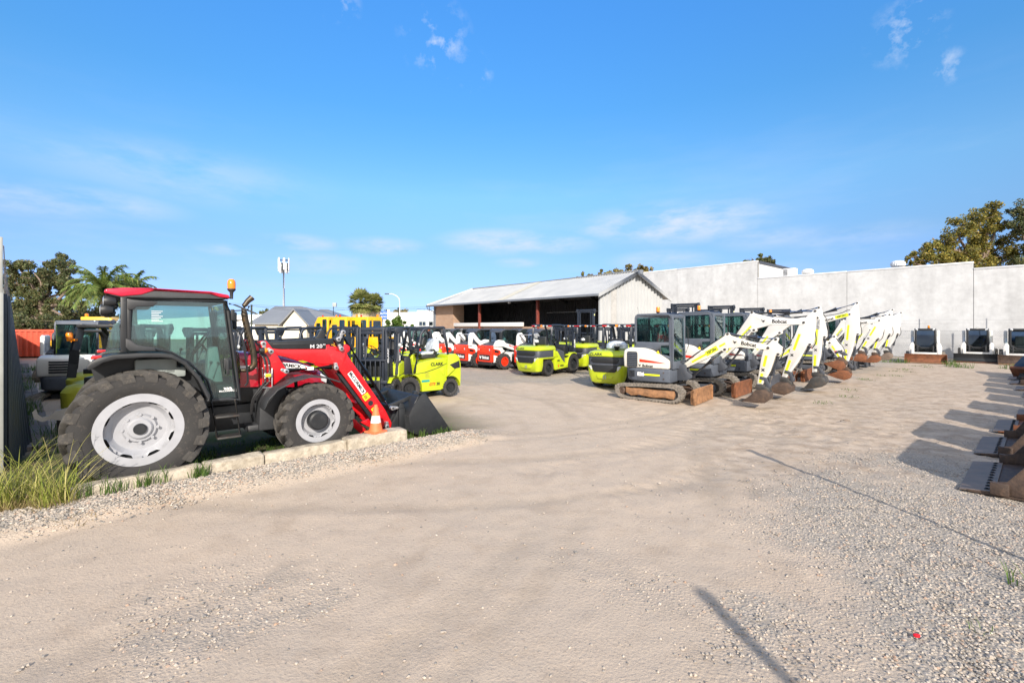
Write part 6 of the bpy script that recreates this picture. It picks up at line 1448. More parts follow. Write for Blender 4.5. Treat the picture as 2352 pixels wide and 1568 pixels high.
MB().bx(.19, 9, -.02, .16, 4.5, tps[1] - .02).bx(.19, 9.2, .16, 12, 4.5, tps[1] - .15).build('upper_wall', mk('white render', (.74, .74, .73), .8, var=.05), hb)
MB().bx(.22, 9.3, -.10, -.03, tps[1] - .15, tps[1] + .08).build('roof_edge', GREYDK, hb)
ac = thing('air_conditioner', 'white air conditioning unit on the roof behind the concrete wall', 'air conditioner', uv(WU + 2.0, wy(1803) * 1.02, wz(1850, 632) + .0), 40.6)
MB().bx(-.35, .35, -.45, .45, -.5, .85).build('casing', WHITE, ac, .02)
gr = MB()
for i in range(9): gr.bx(-.362, -.352, .10, .42, -.2 + i * .11, -.14 + i * .11)
gr.build('grille', GREYDK, ac)
def whirly(qx, qtop, du, label):
    Y0 = (WU + du) / (UX * (qx - CX) / FPX + UY); p = at(qx, qtop, Y0)
    o = thing('roof_ventilator', label, 'ventilator', (p.x, p.y, p.z - .60), 0, 'spinning roof ventilators')
    r = .42; mb = MB(); rings = []
    for z, k in ((.12, .72), (.2, .95), (.32, 1.0), (.45, .93), (.54, .70), (.59, .3), (.6, .02)):
        rings.append([(r * k * (1 + .05 * (j % 2)) * math.cos(2 * math.pi * j / 40), r * k * (1 + .05 * (j % 2)) * math.sin(2 * math.pi * j / 40), z) for j in range(40)])
    mb.loft(rings).build('turbine', WHITE, o, sm=20); MB().cyl((0, 0, -.4), (0, 0, .14), .33, 24).build('vent_base', WHITE, o)
whirly(2062, 598, 1.5, 'white spinning roof ventilator beside the tree on top of the wall')
whirly(1855, 617, 2.5, 'white spinning roof ventilator right of the air conditioning unit')
# chain link fence in front of the wall
cf = thing('chain_link_fence', 'chain link fence standing in front of the concrete wall behind the used loaders', 'fence', uv(WU - 1.0, 0), 40.6)
y0, y1 = wy(2700) , wy(2000); hz_ = 1.75
mb = MB(); p = .095; n = int((y1 - y0 + hz_) / p)
for i in range(n):
    for sg in (1, -1):
        ya = y0 + i * p - (hz_ if sg > 0 else 0); a_ = max(y0, min(y1, ya)); 
        yb_ = ya + sg * hz_ if sg > 0 else ya - hz_
        ta, tb_ = (0., 1.)
        lo, hi = (ya, yb_) if ya < yb_ else (yb_, ya)
        if hi < y0 or lo > y1: continue
        pa, pb = Vector((0, ya, .05)), Vector((0, yb_, .05 + hz_))
        def clip(q, r):
            d = r - q; t0 = 0; 
            for lim, sgn in ((y0, 1), (y1, -1)):
                if sgn * (q.y - lim) < 0: t0 = max(t0, (lim - q.y) / d.y)
            return q + d * t0
        A1, B1 = clip(pa, pb), clip(pb, pa); w_ = .0045
        mb.add([(0, A1.y - w_, A1.z), (0, A1.y + w_, A1.z), (0, B1.y + w_, B1.z), (0, B1.y - w_, B1.z)], [(0, 1, 2, 3)])
raw(mb, 'wire_mesh', mk('galvanised wire', (.30, .31, .32), .5, .4), cf)
tr_ = MB()
for z in (.06, .95, 1.78, 2.25, 2.45): tr_.tube([(.0, y0, z), (0, y1, z)], .006, 4)
tr_.build('strain_wire', STEEL, cf)
yy = y0 + .5
while yy < y1:
    MB().cyl((.02, yy, 0), (.02, yy, 2.55), .03, 8).build('post', STEEL, cf); yy += 3.05

# ------------------------------------------------------------------ background buildings, mast, poles
HROOF = mk('blue grey tin roof', (.21, .225, .245), .55, .2, var=.08, scale=.4); CREAM = mk('cream cladding', (.68, .63, .50), .7, var=.04); WWALL = mk('white warehouse wall', (.80, .80, .78), .8, var=.05, scale=.3)
def quad_roof(mb, pts): mb.add(pts, [tuple(range(len(pts)))])
Yh = 62.
hs_ = thing('house', 'house with blue grey hip roofs and a cream gabled porch behind the forklifts', 'house', at(640, 760, Yh) * 1, 0)
o = Vector(hs_.location); o.z = 0; hs_.location = o
def P(qx, qy, Y=Yh): return at(qx, qy, Y) - o
m_ = MB()
e0, e1 = P(575, 749, 58), P(800, 749, 58); 
zE = 2.9; 
def hip(mb, qx0, qx1, qr0, qr1, qyr, qye, Y, dep):
    a, b2 = P(qx0, qye, Y), P(qx1, qye, Y); r0, r1 = P(qr0, qyr, Y + dep / 2), P(qr1, qyr, Y + dep / 2)
    c, d = Vector((b2.x, b2.y + dep, b2.z)), Vector((a.x, a.y + dep, a.z))
    mb.add([a, b2, c, d, r0, r1], [(0, 1, 5, 4), (1, 2, 5), (2, 3, 4, 5), (3, 0, 4)])
    mb.add([a + Vector((0, 0, -.18)), b2 + Vector((0, 0, -.18)), b2, a], [(0, 1, 2, 3)])
    return a, b2
hip(m_, 570, 830, 632, 690, 703, 742, 58, 9)
hip(m_, 690, 795, 735, 752, 710, 738, 64, 9)
m_.build('roof', HROOF, hs_, sm=15)
a, b2 = P(585, 742, 58.4), P(815, 742, 58.4); MB().bx(a.x, b2.x, a.y, a.y + 8, -.2, a.z - .05).build('wall', CREAM, hs_)
g0, g1, gp_, = P(648, 745, 55), P(707, 735, 55), P(677, 710.5, 55)
gz0 = (g0.z + g1.z) / 2 - .3
MB().prism([(g0.x + .15, 0), (g1.x - .15, 0), (g1.x - .15, gz0), (gp_.x, gp_.z - .15), (g0.x + .15, gz0)], g0.y, g0.y + 3.5).build('porch_wall', CREAM, hs_)
MB().prism([(g0.x - .3, gz0 - .2), (g0.x - .3, gz0 - .05), (gp_.x, gp_.z + .12), (g1.x + .3, gz0 - .05), (g1.x + .3, gz0 - .2), (gp_.x, gp_.z - .08)], g0.y - .35, g0.y + 3.6).build('porch_roof', HROOF, hs_)
wh = thing('warehouse', 'long plain white warehouse wall at the far left behind the tractor bonnet', 'warehouse', (0, 0, 0))
a, b2 = at(300, 770, 74), at(680, 770, 74)
MB().add([(a.x, 74, 0), (b2.x, 74, 0), (b2.x, 74, at(680, 718, 74).z), (a.x, 74, at(300, 735, 74).z), (a.x, 90, 0), (b2.x, 90, 0), (b2.x, 90, at(680, 718, 74).z), (a.x, 90, at(300, 735, 74).z)], [(0, 1, 2, 3), (1, 5, 6, 2), (3, 2, 6, 7), (0, 3, 7, 4), (4, 7, 6, 5)]).build('wall', WWALL, wh)
MB().bx(at(660, 0, 73.9).x, at(722, 0, 73.9).x, 72, 73.9, 4.0, at(0, 716, 72).z).build('dark_fascia', GREYDK, wh)
w2 = thing('white_factory', 'white flat roofed factory with small windows between the palms and the shed', 'building', (0, 0, 0))
def blk(mb, q0, q1, qt, Y, dep): 
    a, b2 = at(q0, qt, Y), at(q1, qt, Y); return mb.bx(a.x, b2.x, Y, Y + dep, 0, a.z)
blk(MB(), 880, 960, 717, 74, 10).build('left_wing', WWALL, w2); blk(MB(), 958, 1010, 712.5, 71, 12).build('main_block', mk('pale blue render', (.66, .70, .73), .8, var=.04), w2)
blk(MB(), 1005, 1120, 722, 74, 10).build('right_wing', WWALL, w2)
for q0, q1 in ((962, 978), (985, 1004)):
    a, b2 = at(q0, 738, 70.9), at(q1, 748, 70.9)
    f = MB().bx(a.x, b2.x, 70.9, 71.05, b2.z, a.z).build('window', GREYTRIM, w2); c_ = MB()
    for k in range(2): c_.bx(a.x + .08 + k * (b2.x - a.x) / 2, a.x - .04 + (k + 1) * (b2.x - a.x) / 2, 70.86, 70.9, b2.z + .07, a.z - .07)
    c_.build('pane', GLASS_B, f)
rl = MB()
for q in (958, 975, 992, 1009): rl.tube([at(q, 712.5, 71.2), at(q, 710, 71.2)], .03, 4)
rl.tube([at(958, 710, 71.2), at(1009, 710, 71.2)], .03, 4).build('roof_rail', STEEL, w2)
# phone mast
Ym = 92.; pm = at(652, 760, Ym); mt = thing('phone_mast', 'tall white phone mast crowned with antenna panels', 'mast', (pm.x, Ym, 0))
ztop = at(652, 592, Ym).z; MASTM = mk('pale mast steel', (.62, .63, .64), .5, .1, var=.05)
MB().cyl((0, 0, 0), (0, 0, ztop - 1), .38, 16, .20).build('pole', MASTM, mt)
zb = at(652, 622, Ym).z
fr = MB()
for zz in (zb + .2, zb + 1.3, ztop - 1.2, ztop - .5):
    fr.tube([(1.0 * math.cos(a), 1.0 * math.sin(a), zz) for a in [i * math.pi / 6 for i in range(13)]], .05, 5)
    for i in range(3): fr.tube([(0, 0, zz), (1.0 * math.cos(i * 2.1), 1.0 * math.sin(i * 2.1), zz)], .05, 5)
fr.build('headframe', DSTEEL, mt)
for i in range(12):
    a = i * 2 * math.pi / 6 + (.3 if i >= 6 else 0); zz = (ztop - 1.35) if i < 6 else zb + .55
    rr_ = 1.05 if i < 6 else .95; hh = random.uniform(.75, 1.35) * (1 if i < 6 else .8)
    MB().bx(-.16, .16, -.08, .08, -hh, hh, Matrix.Translation((rr_ * math.cos(a), rr_ * math.sin(a), zz)) @ Matrix.Rotation(a + math.pi / 2, 4, 'Z')).build('antenna_panel', WHITE, mt, .02)
    if i < 8: MB().bx(-.12, .12, -.1, .1, -.3, .3, Matrix.Translation((.8 * math.cos(a + .4), .8 * math.sin(a + .4), zz - .2))).build('radio_unit', GREYTRIM, mt, .02)
# poles, lamps, sign, cables
WOOD = mk('green treated pole', (.23, .25, .17), .85, var=.15)
def pole(qx, qt, Y, r, m, label, cat='pole', name='utility_pole'):
    a = at(qx, qt, Y); o = thing(name, label, cat, (a.x, Y, 0)); MB().cyl((0, 0, 0), (0, 0, a.z), r, 10, r * .8).build('shaft', m, o); return o, a.z
pole(578, 700, 50, .13, WOOD, 'green timber power pole beside the tractor exhaust')
pole(847, 702, 60, .11, WOOD, 'timber power pole in front of the right fan palm')
pole(915, 706, 62, .15, WOOD, 'timber power pole right of the blue sign')
o, z = pole(986, 704, 58, .06, GREYDK, 'thin grey lamp post left of the shed', 'lamp post', 'lamp_post'); MB().bx(-.18, .18, -.18, .18, z, z + .35).build('lamp_head', WHITE, o, .03)
o, z = pole(766, 703, 60, .06, GREYDK, 'floodlight pole above the hip roof', 'lamp post', 'flood_light'); MB().bx(-.1, .4, -.15, .15, z - .1, z + .45, Matrix.Rotation(0, 4, 'Z')).build('lamp_head', GREYTRIM, o, .03)
o, z = pole(807, 706, 62, .05, GREYDK, 'small dark pole left of the fan palms', 'lamp post', 'lamp_post'); MB().bx(-.1, .35, -.1, .1, z - .05, z + .12).build('lamp_head', GREYDK, o)
sl_ = at(910, 722, 80); o = thing('street_light', 'street light with curved arm above the blue sign', 'street light', (at(918, 722, 80).x, 80, 0))
MB().tube(spline([(0, 0, 0), (0, 0, 6.0), (-.3, 0, 7.2), (-1.2, 0, 7.75), (-1.9, 0, 7.8)], 5), .07, 6).build('arm', MASTM, o); MB().bx(-2.6, -1.8, -.15, .15, 7.72, 7.9).build('lamp_head', GREYDK, o, .04)
sg = at(882, 724, 64); o = thing('shop_sign', 'blue and white roadside sign board on a dark post', 'sign', (sg.x, 64, 0))
a, b2 = at(873, 714, 64), at(890, 733, 64)
MB().bx(a.x - sg.x, b2.x - sg.x, -.08, .08, b2.z, a.z).build('board', mk('sign blue', (.02, .13, .50), .5, var=.03), o); MB().bx(b2.x - sg.x, b2.x - sg.x + .32, -.07, .07, b2.z - .1, a.z + .15).build('white_edge', WSTICK, o)
MB().bx(a.x - sg.x - .3, a.x - sg.x, -.07, .07, a.z - .6, a.z - .05).build('red_emblem', REDINK, o)
txt('AUTO', .44, o, ((a.x + b2.x) / 2 - sg.x, -.09, a.z - .36), (1, 0, 0), (0, 0, 1), WSTICK, sx=.8); txt('JAPAN', .42, o, ((a.x + b2.x) / 2 - sg.x, -.09, a.z - .83), (1, 0, 0), (0, 0, 1), WSTICK, sx=.75)
MB().cyl((a.x - sg.x - .45, 0, 0), (a.x - sg.x - .45, 0, a.z + .4), .07, 8).build('post', GREYDK, o)
cb = MB()
for q0, y0_, q1, y1_, Y0, Y1 in ((440, 688, 1000, 704, 62, 62), (440, 691, 1000, 708, 62, 62), (578, 702, 847, 704, 50, 60), (847, 704, 915, 708, 60, 62), (915, 715, 1100, 735, 62, 70), (915, 708, 860, 722, 62, 64)):
    A1, B1 = at(q0, y0_, Y0), at(q1, y1_, Y1)
    cb.tube([A1.lerp(B1, i / 12) - Vector((0, 0, .6 * (1 - (2 * i / 12 - 1) ** 2))) for i in range(13)], .014, 3)
tag(cb.build('power_lines', GREYDK), 'thin sagging power lines strung between the poles', 'power lines')

# red container, yellow machines at the back
cn2 = thing('shipping_container', 'faded orange red shipping container under the trees behind the excavator', 'container', at(100, 800, 30) * 1, 6)
l = Vector(cn2.location); cn2.location = (l.x, 30, 0)
vs = []; x = -4.2; pts = []
while x < 4.2:
    for dx, dd in ((0, 0), (.06, -.06), (.16, -.06), (.22, 0)): pts.append((x + dx, dd))
    x += .34
for a, dd in pts: vs += [(a, dd, .1), (a, dd, 1.75)]
CRED = mk('faded container red', (.56, .085, .045), .6, var=.12, dust=.2, dcol=(.5, .25, .18))
MB().add(vs, [(2 * i, 2 * i + 2, 2 * i + 3, 2 * i + 1) for i in range(len(pts) - 1)]).bx(-4.3, 4.3, -.08, .06, 1.72, 1.86).bx(-4.3, 4.3, .1, 2.3, .1, 1.80).build('container_body', CRED, cn2, sm=20)
def yellow_machine(label, qx, Y, rz, s=1.):
    p = at(qx, 750, Y); t = thing('yellow_machine', label, 'loader', (p.x, Y, 0), rz, 'yellow machines behind the forklifts')
    z0 = 1.0; zt = 2.05 + (750 - 728) / FPX * Y
    z0 = .9
    prof = [(-.95, z0), (-.95, zt - .55), (-.55, zt - .08), (-.35, zt), (.85, zt), (.85, z0)]
    MB().prism([(-.72, z0), (-.72, zt - .50), (-.42, zt - .06), (-.30, zt), (.62, zt), (.62, z0)], -.52, .52).build('cab', YELLOW, t, .04, 3)
    for sd in (-1, 1):
        MB().prism(rrect(.10, .52, zt - 1.2, zt - .16, .08), sd * .51, sd * .535).build('side_window', GLASS_B, t, .01)
        MB().prism(rrect(-.50, -.08, zt - 1.2, zt - .42, .08), sd * .51, sd * .535).build('side_window', GLASS_B, t, .01)
    MB().prism(rrect(-.42, .42, zt - 1.15, zt - .54, .06), -.745, -.70, 'x').build('windscreen', GLASS_B, t)
    MB().prism(rrect(-.40, .40, zt - 1.1, zt - .2, .06), .60, .64, 'x').build('rear_window', GLASS_B, t)
    MB().bx(-1.4, 1.7, -.6, .6, .45, .95).bx(.66, 1.7, -.5, .5, .9, 1.5).build('hull', YELLOW, t, .04)
    for x in (-.9, 1.2):
        for sd in (-1, 1): wheel(t, x, sd * .7, .45, .32, .24, sd, RUBBER, YELLOW, n=24)
    MB().lathe([(.06, zt), (.065, zt + .12), (.001, zt + .15)], (.5, .3, 0), 'z', 12).build('beacon', AMBER, t); MB().lathe([(.05, zt), (.055, zt + .1), (.001, zt + .12)], (.0, -.4, 0), 'z', 12).build('beacon', REDLENS, t)
    MB().cyl((.85, -.4, 1.4), (.85, -.4, zt - .12), .04, 8).build('exhaust', YELLOW, t)
    return t
yellow_machine('small yellow machine cab with red beacon, leftmost of the three over the forklifts', 753, 31, -28)
yellow_machine('yellow machine cab, middle one of the three over the forklifts', 795, 25, -30)
yellow_machine('yellow machine cab, right one in front of the fan palm trunk', 843, 25, -30)
yellow_machine('yellow machine behind the tractor cab, only its top corner showing', 242, 19.5, 200)

# ------------------------------------------------------------------ trees
def leaf_mat(name, cols):
    m = bpy.data.materials.new(name); nt, b = nodes_of(m); N, L = nt.nodes, nt.links
    g = N.new('ShaderNodeNewGeometry'); r = N.new('ShaderNodeValToRGB'); L.new(g.outputs['Random Per Island'], r.inputs[0])
    e = r.color_ramp.elements; e[0].color = (*cols[0], 1); e[1].color = (*cols[-1], 1)
    for i, c in enumerate(cols[1:-1]): k = e.new((i + 1) / (len(cols) - 1)); k.color = (*c, 1)
    tc = N.new('ShaderNodeTexCoord'); n = N.new('ShaderNodeTexNoise'); n.inputs['Scale'].default_value = .7; L.new(tc.outputs['Object'], n.inputs[0])
    mr = N.new('ShaderNodeMapRange'); mr.inputs[1].default_value = .35; mr.inputs[2].default_value = .65; mr.inputs[3].default_value = .7; mr.inputs[4].default_value = 1.35; L.new(n.outputs[0], mr.inputs[0])
    mx = N.new('ShaderNodeMix'); mx.data_type = 'RGBA'; mx.blend_type = 'MULTIPLY'; mx.inputs[0].default_value = 1; L.new(r.outputs[0], mx.inputs[6]); L.new(mr.outputs[0], mx.inputs[7])
    L.new(mx.outputs[2], b.inputs['Base Color']); b.inputs['Roughness'].default_value = .5; b.inputs['Specular IOR Level'].default_value = .3
    tr = N.new('ShaderNodeBsdfTranslucent'); L.new(mx.outputs[2], tr.inputs[0]); ms = N.new('ShaderNodeMixShader'); ms.inputs[0].default_value = .3
    L.new(b.outputs[0], ms.inputs[1]); L.new(tr.outputs[0], ms.inputs[2]); L.new(ms.outputs[0], N['Material Output'].inputs[0]); return m
L_EUC = leaf_mat('eucalypt leaves', [(.06, .085, .032), (.12, .14, .055), (.085, .115, .05), (.17, .14, .065), (.15, .18, .075)])
L_AUT = leaf_mat('turning leaves', [(.08, .10, .028), (.16, .165, .04), (.30, .23, .045), (.12, .13, .035), (.40, .30, .06)])
L_OLV = leaf_mat('olive leaves', [(.14, .13, .055), (.24, .20, .075), (.32, .26, .10), (.14, .15, .05)])
L_GRN = leaf_mat('fresh green leaves', [(.06, .12, .02), (.10, .19, .03), (.16, .24, .05), (.05, .09, .02)])
L_FAN = leaf_mat('pale fan palm leaves', [(.15, .19, .05), (.26, .29, .09), (.36, .35, .14), (.18, .23, .07)])  # paler yellow green than the feather palm leaves
L_PALM = leaf_mat('palm leaves', [(.08, .14, .035), (.15, .22, .05), (.24, .26, .08), (.10, .16, .045)])
def tree(name, label, base, blobs, lm, bark, n, leaf, trunk_top, tr=.3, group=None, limbs=True):
    """blobs: (x, y, z, radius) centres relative to the base; leaves fill irregular shells of each clump"""
    t = thing(name, label, 'tree', base, 0, group)
    mb = MB(); tot = sum(b[3] ** 2 for b in blobs)
    for (bx, by, bz, br) in blobs:
        sub = []
        for _ in range(max(6, int(br * 9))):
            v = Vector((random.gauss(0, 1), random.gauss(0, 1), random.gauss(0, .8))).normalized() * br * random.uniform(.2, .88)
            sub.append((Vector((bx, by, bz)) + v * Vector((1, 1, .8)).length / 1.62 * 1.0, br * random.uniform(.16, .34)))
        k = int(n * br ** 2 / tot)
        for _ in range(k):
            c, r = random.choice(sub); v = Vector((random.gauss(0, 1), random.gauss(0, 1), random.gauss(0, 1)))
            p = c + v.normalized() * r * random.random() ** .45
            a = Vector((random.gauss(0, 1), random.gauss(0, 1), random.gauss(-.5, .8))).normalized(); w_ = a.cross(Vector((random.gauss(0, 1), random.gauss(0, 1), random.gauss(0, 1)))).normalized()
            l = leaf * random.uniform(.6, 1.3); w_ *= l * .30
            mb.add([p - a * l * .5, p + w_, p + a * l * .5, p - w_], [(0, 1, 2, 3)])
    raw(mb, 'crown', lm, t)
    tk = MB(); T = Vector(trunk_top)
    tk.tube(spline([(0, 0, -.3), (T.x * .2, T.y * .2, T.z * .4), (T.x * .7, T.y * .7, T.z * .75), T], 4), [tr * (1 - .055 * i) for i in range(13)], 9)
    if limbs:
        for (bx, by, bz, br) in blobs:
            e = Vector((bx, by, bz)); st = T * random.uniform(.6, 1.0)
            md = st.lerp(e, .5) + Vector((random.uniform(-.3, .3), random.uniform(-.3, .3), random.uniform(0, .4)))
            tk.tube(spline([st, md, e, e + Vector((random.uniform(-.5, .5), random.uniform(-.5, .5), br * .5))], 3), [tr * .5 * (1 - .09 * i) for i in range(10)], 6)
            for _ in range(3):
                v = Vector((random.gauss(0, 1), random.gauss(0, 1), random.uniform(-.2, .9))).normalized() * br * .85
                tk.tube([e, e + v * .5 + Vector((0, 0, .1)), e + v], [tr * .14, tr * .09, tr * .04], 4)
    tk.build('trunk', bark, t); return t
def pblobs(base, Y, L_): return [(lambda p: (p.x - base[0], p.y - base[1] + dy, p.z - base[2], r))(at(qx, qy, Y)) for qx, qy, r, dy in L_]
def ptree(name, label, qx, Y, L_, lm, bark, n, leaf, qtop, tr=.3, group=None, limbs=True):
    b0 = at(qx, 750, Y); base = (b0.x, Y, 0); tt = at(qtop[0], qtop[1], Y)
    return tree(name, label, base, pblobs(base, Y, L_), lm, bark, n, leaf, (tt.x - base[0], 0, tt.z), tr, group, limbs)
GL = 'trees behind the left fence'
Y = 40.
ptree('gum_tree', 'big brown green gum tree with forked pale trunk, left of the palms', 82, Y, [(45, 615, 1.5, 0), (100, 608, 1.5, 1), (135, 632, 1.5, 0), (70, 640, 1.5, .5), (108, 650, 1.6, -.5), (40, 665, 1.5, 0), (75, 690, 1.6, 0), (165, 655, 1.2, 0), (140, 668, 1.2, 1), (35, 705, 1.5, 0), (118, 705, 1.4, 0), (70, 725, 1.5, 0), (155, 700, 1.2, 0), (30, 635, 1.2, 0), (100, 740, 1.5, 0), (45, 740, 1.4, 0), (150, 725, 1.3, 0), (185, 680, 1.0, 0)], L_EUC, PINK, 42000, .18, (95, 690), .30, GL)
ptree('gum_tree', 'lower olive gum thicket below the feather palm', 190, 46, [(150, 735, 1.7, 0), (190, 728, 1.8, 0), (215, 722, 1.7, 0), (235, 735, 1.6, 0), (175, 748, 1.6, 0), (120, 745, 1.7, 0), (255, 745, 1.6, 0), (90, 752, 1.7, 1)], L_EUC, PINK, 14000, .19, (190, 742), .22, GL)
ptree('gum_tree', 'dark bush tree at the far end of the metal fence', 40, 34, [(25, 735, 1.2, 0), (55, 745, 1.2, 0), (85, 745, 1.2, 0), (40, 765, 1.0, 0), (75, 765, 1.0, 0), (105, 755, 1.0, 0)], L_EUC, BARK, 9000, .15, (45, 765), .16, GL)
GR = 'trees behind the concrete wall'
ptree('fig_tree', 'broad yellow green tree rising over the right end of the wall', 2240, 46, [(2120, 590, 1.6, 0), (2160, 565, 1.8, 0), (2200, 540, 1.9, 0), (2240, 515, 1.8, 0), (2270, 495, 1.5, 0), (2290, 520, 1.7, 0), (2250, 560, 2.0, 0), (2205, 585, 1.9, 0), (2160, 598, 1.6, 0), (2300, 565, 1.9, 0), (2320, 595, 1.7, 0), (2260, 600, 1.9, 0), (2100, 605, 1.1, 0), (2230, 625, 1.8, 0), (2180, 630, 1.8, 0), (2300, 630, 1.8, 0)], L_AUT, PINK, 34000, .21, (2245, 590), .36, GR)
ptree('gum_tree', 'grey leaved gum tree at the right picture edge above the wall', 2380, 44, [(2350, 490, 1.5, 0), (2345, 530, 1.5, 0), (2370, 510, 1.7, 0), (2355, 575, 1.5, 0), (2385, 560, 1.7, 0), (2340, 610, 1.4, 0), (2380, 610, 1.6, 0)], L_EUC, PINK, 15000, .17, (2385, 580), .3, GR)
ptree('gum_tree', 'dark tree top peeking over the white building', 1740, 62, [(1712, 604, 1.0, 0), (1735, 602, 1.1, 0), (1752, 598, 1.1, 0), (1768, 606, .9, 0), (1740, 615, 1.5, 0)], L_EUC, BARK, 3500, .32, (1740, 612), .25, GR)
ptree('gum_tree', 'olive tree top showing over the ridge of the shed', 1440, 66, [(1400, 632, 1.2, 0), (1425, 628, 1.3, 0), (1450, 620, 1.4, 0), (1475, 622, 1.3, 0), (1495, 630, 1.3, 0), (1440, 640, 1.6, 0), (1470, 640, 1.6, 0)], L_OLV, BARK, 5000, .36, (1450, 640), .3, GR)
ptree('gum_tree', 'pale yellow tree top left of the olive one over the shed roof', 1350, 64, [(1335, 637, .7, 0), (1355, 634, .8, 0), (1375, 631, .8, 0), (1392, 632, .8, 0)], L_AUT, BARK, 2200, .3, (1355, 642), .2, GR)
ptree('gum_tree', 'small wispy tree far away above the white warehouse', 600, 86, [(610, 716, 1.0, 0), (600, 723, .8, 0), (618, 722, .7, 0), (590, 728, .7, 0)], L_EUC, BARK, 1500, .3, (605, 726), .14, 'far trees')
ptree('gum_tree', 'olive hedge like tree line behind the blue sign', 900, 100, [(880, 726, 2.0, 0), (905, 722, 2.0, 0), (925, 724, 1.8, 0), (860, 730, 1.8, 0)], L_OLV, BARK, 3000, .5, (900, 730), .2, 'far trees')
ptree('leafy_bush', 'bright green citrus bush in front of the white factory', 905, 34, [(890, 745, .7, 0), (910, 738, .75, 0), (925, 747, .7, 0), (900, 755, .8, 0), (940, 755, .6, 0), (882, 758, .6, 0)], L_GRN, BARK, 4200, .17, (908, 752), .07)
# feather palm and fan palms
def feather_palm(label, qx, qy, Y, rad, n):
    c = at(qx, qy, Y); t = thing('feather_palm', label, 'palm tree', (c.x, Y, 0), 0, 'feather palms behind the tractor cab'); mb = MB()
    for i in range(n):
        a = i * 2.399 + random.uniform(-.2, .2); el_ = R(random.uniform(5, 80)); l = rad * random.uniform(.8, 1.1)
        pts = []; p = Vector((0, 0, c.z)); d = Vector((math.cos(a) * math.cos(el_), math.sin(a) * math.cos(el_), math.sin(el_)))
        for k in range(12):
            pts.append(p.copy()); p = p + d * l / 11; d = (d + Vector((0, 0, -.17))).normalized()
        mb.tube(pts, [.03 - .002 * k for k in range(12)], 3)
        for k in range(1, 12):
            for q in range(4):
                b0 = pts[k - 1].lerp(pts[k], q / 4); dv = (pts[k] - pts[k - 1]).normalized(); sd = dv.cross(Vector((0, 0, 1))).normalized()
                for s in (-1, 1):
                    e = b0 + (sd * s * .7 + dv * .5 + Vector((0, 0, random.uniform(-1.0, -.1)))) * l * .26 * (1 - .5 * k / 12)
                    w_ = dv * .035; mb.add([b0 - w_, b0 + w_, e], [(0, 1, 2)])
    raw(mb, 'crown', L_PALM, t); MB().tube([(0, 0, 0), (.1, 0, c.z * .5), (0, 0, c.z)], [.22, .17, .16], 10).build('trunk', BARK, t)
feather_palm('large feather palm with drooping fronds behind the tractor roof', 238, 668, 27, 2.1, 60)
feather_palm('feather palm partly hidden by the red tractor roof', 305, 664, 29, 1.7, 44)
THATCH = mk('dry palm thatch', (.46, .38, .27), .9, var=.35, bump=.8, bscale=8, scale=3)
def fan_palm(label, qx, qy, Y, rad, qsk):
    c = at(qx, qy, Y); t = thing('fan_palm', label, 'palm tree', (c.x, Y, 0), 0, 'fan palms with thatch skirts'); mb = MB()
    for i in range(95):
        a = i * 2.399; el_ = R(random.uniform(-60, 80)); st = Vector((math.cos(a) * math.cos(el_), math.sin(a) * math.cos(el_), math.sin(el_)))
        hub = Vector((0, 0, c.z)) + st * rad * .55; side = st.cross(Vector((0, 0, 1))).normalized(); upv = side.cross(st)
        mb.tube([Vector((0, 0, c.z)), hub], .025, 3)
        for q in range(9):
            an = R(-75 + 150 * q / 8); dr = (st * math.cos(an) + side * math.sin(an) + Vector((0, 0, -.25))).normalized(); e = hub + dr * rad * .55 * random.uniform(.8, 1.1)
            w_ = upv.cross(dr).normalized() * .10; mb.add([hub, hub + dr * rad * .25 + w_, e, hub + dr * rad * .25 - w_], [(0, 1, 2, 3)])
    raw(mb, 'crown', L_FAN, t)
    zs = c.z - rad * .55; tk = MB().lathe([(.25, 0), (.3, zs - 2.6), (rad * .62, zs - 2.2), (rad * .70, zs - 1.2), (rad * .5, zs - .2), (.1, zs)], ax='z', n=26)
    for i in range(420):
        a = random.uniform(0, 6.28); z = random.uniform(zs - 2.5, zs - .1); r_ = rad * (.45 + .28 * min(1, (zs - z) / 1.2)) * (1 if z > zs - 2.2 else .8)
        p = Vector((r_ * math.cos(a), r_ * math.sin(a), z)); sd = Vector((-math.sin(a), math.cos(a), 0)) * .05
        tk.add([p - sd, p + sd, p + Vector((math.cos(a) * .14, math.sin(a) * .14, -random.uniform(.5, .9)))], [(0, 1, 2)])
    tk.build('trunk', THATCH, t)
fan_palm('larger fan palm with thick dry thatch skirt behind the yellow cabs', 829, 694, 48, 1.5, 740)
fan_palm('smaller fan palm right behind the larger one', 858, 697, 52, 1.3, 740)
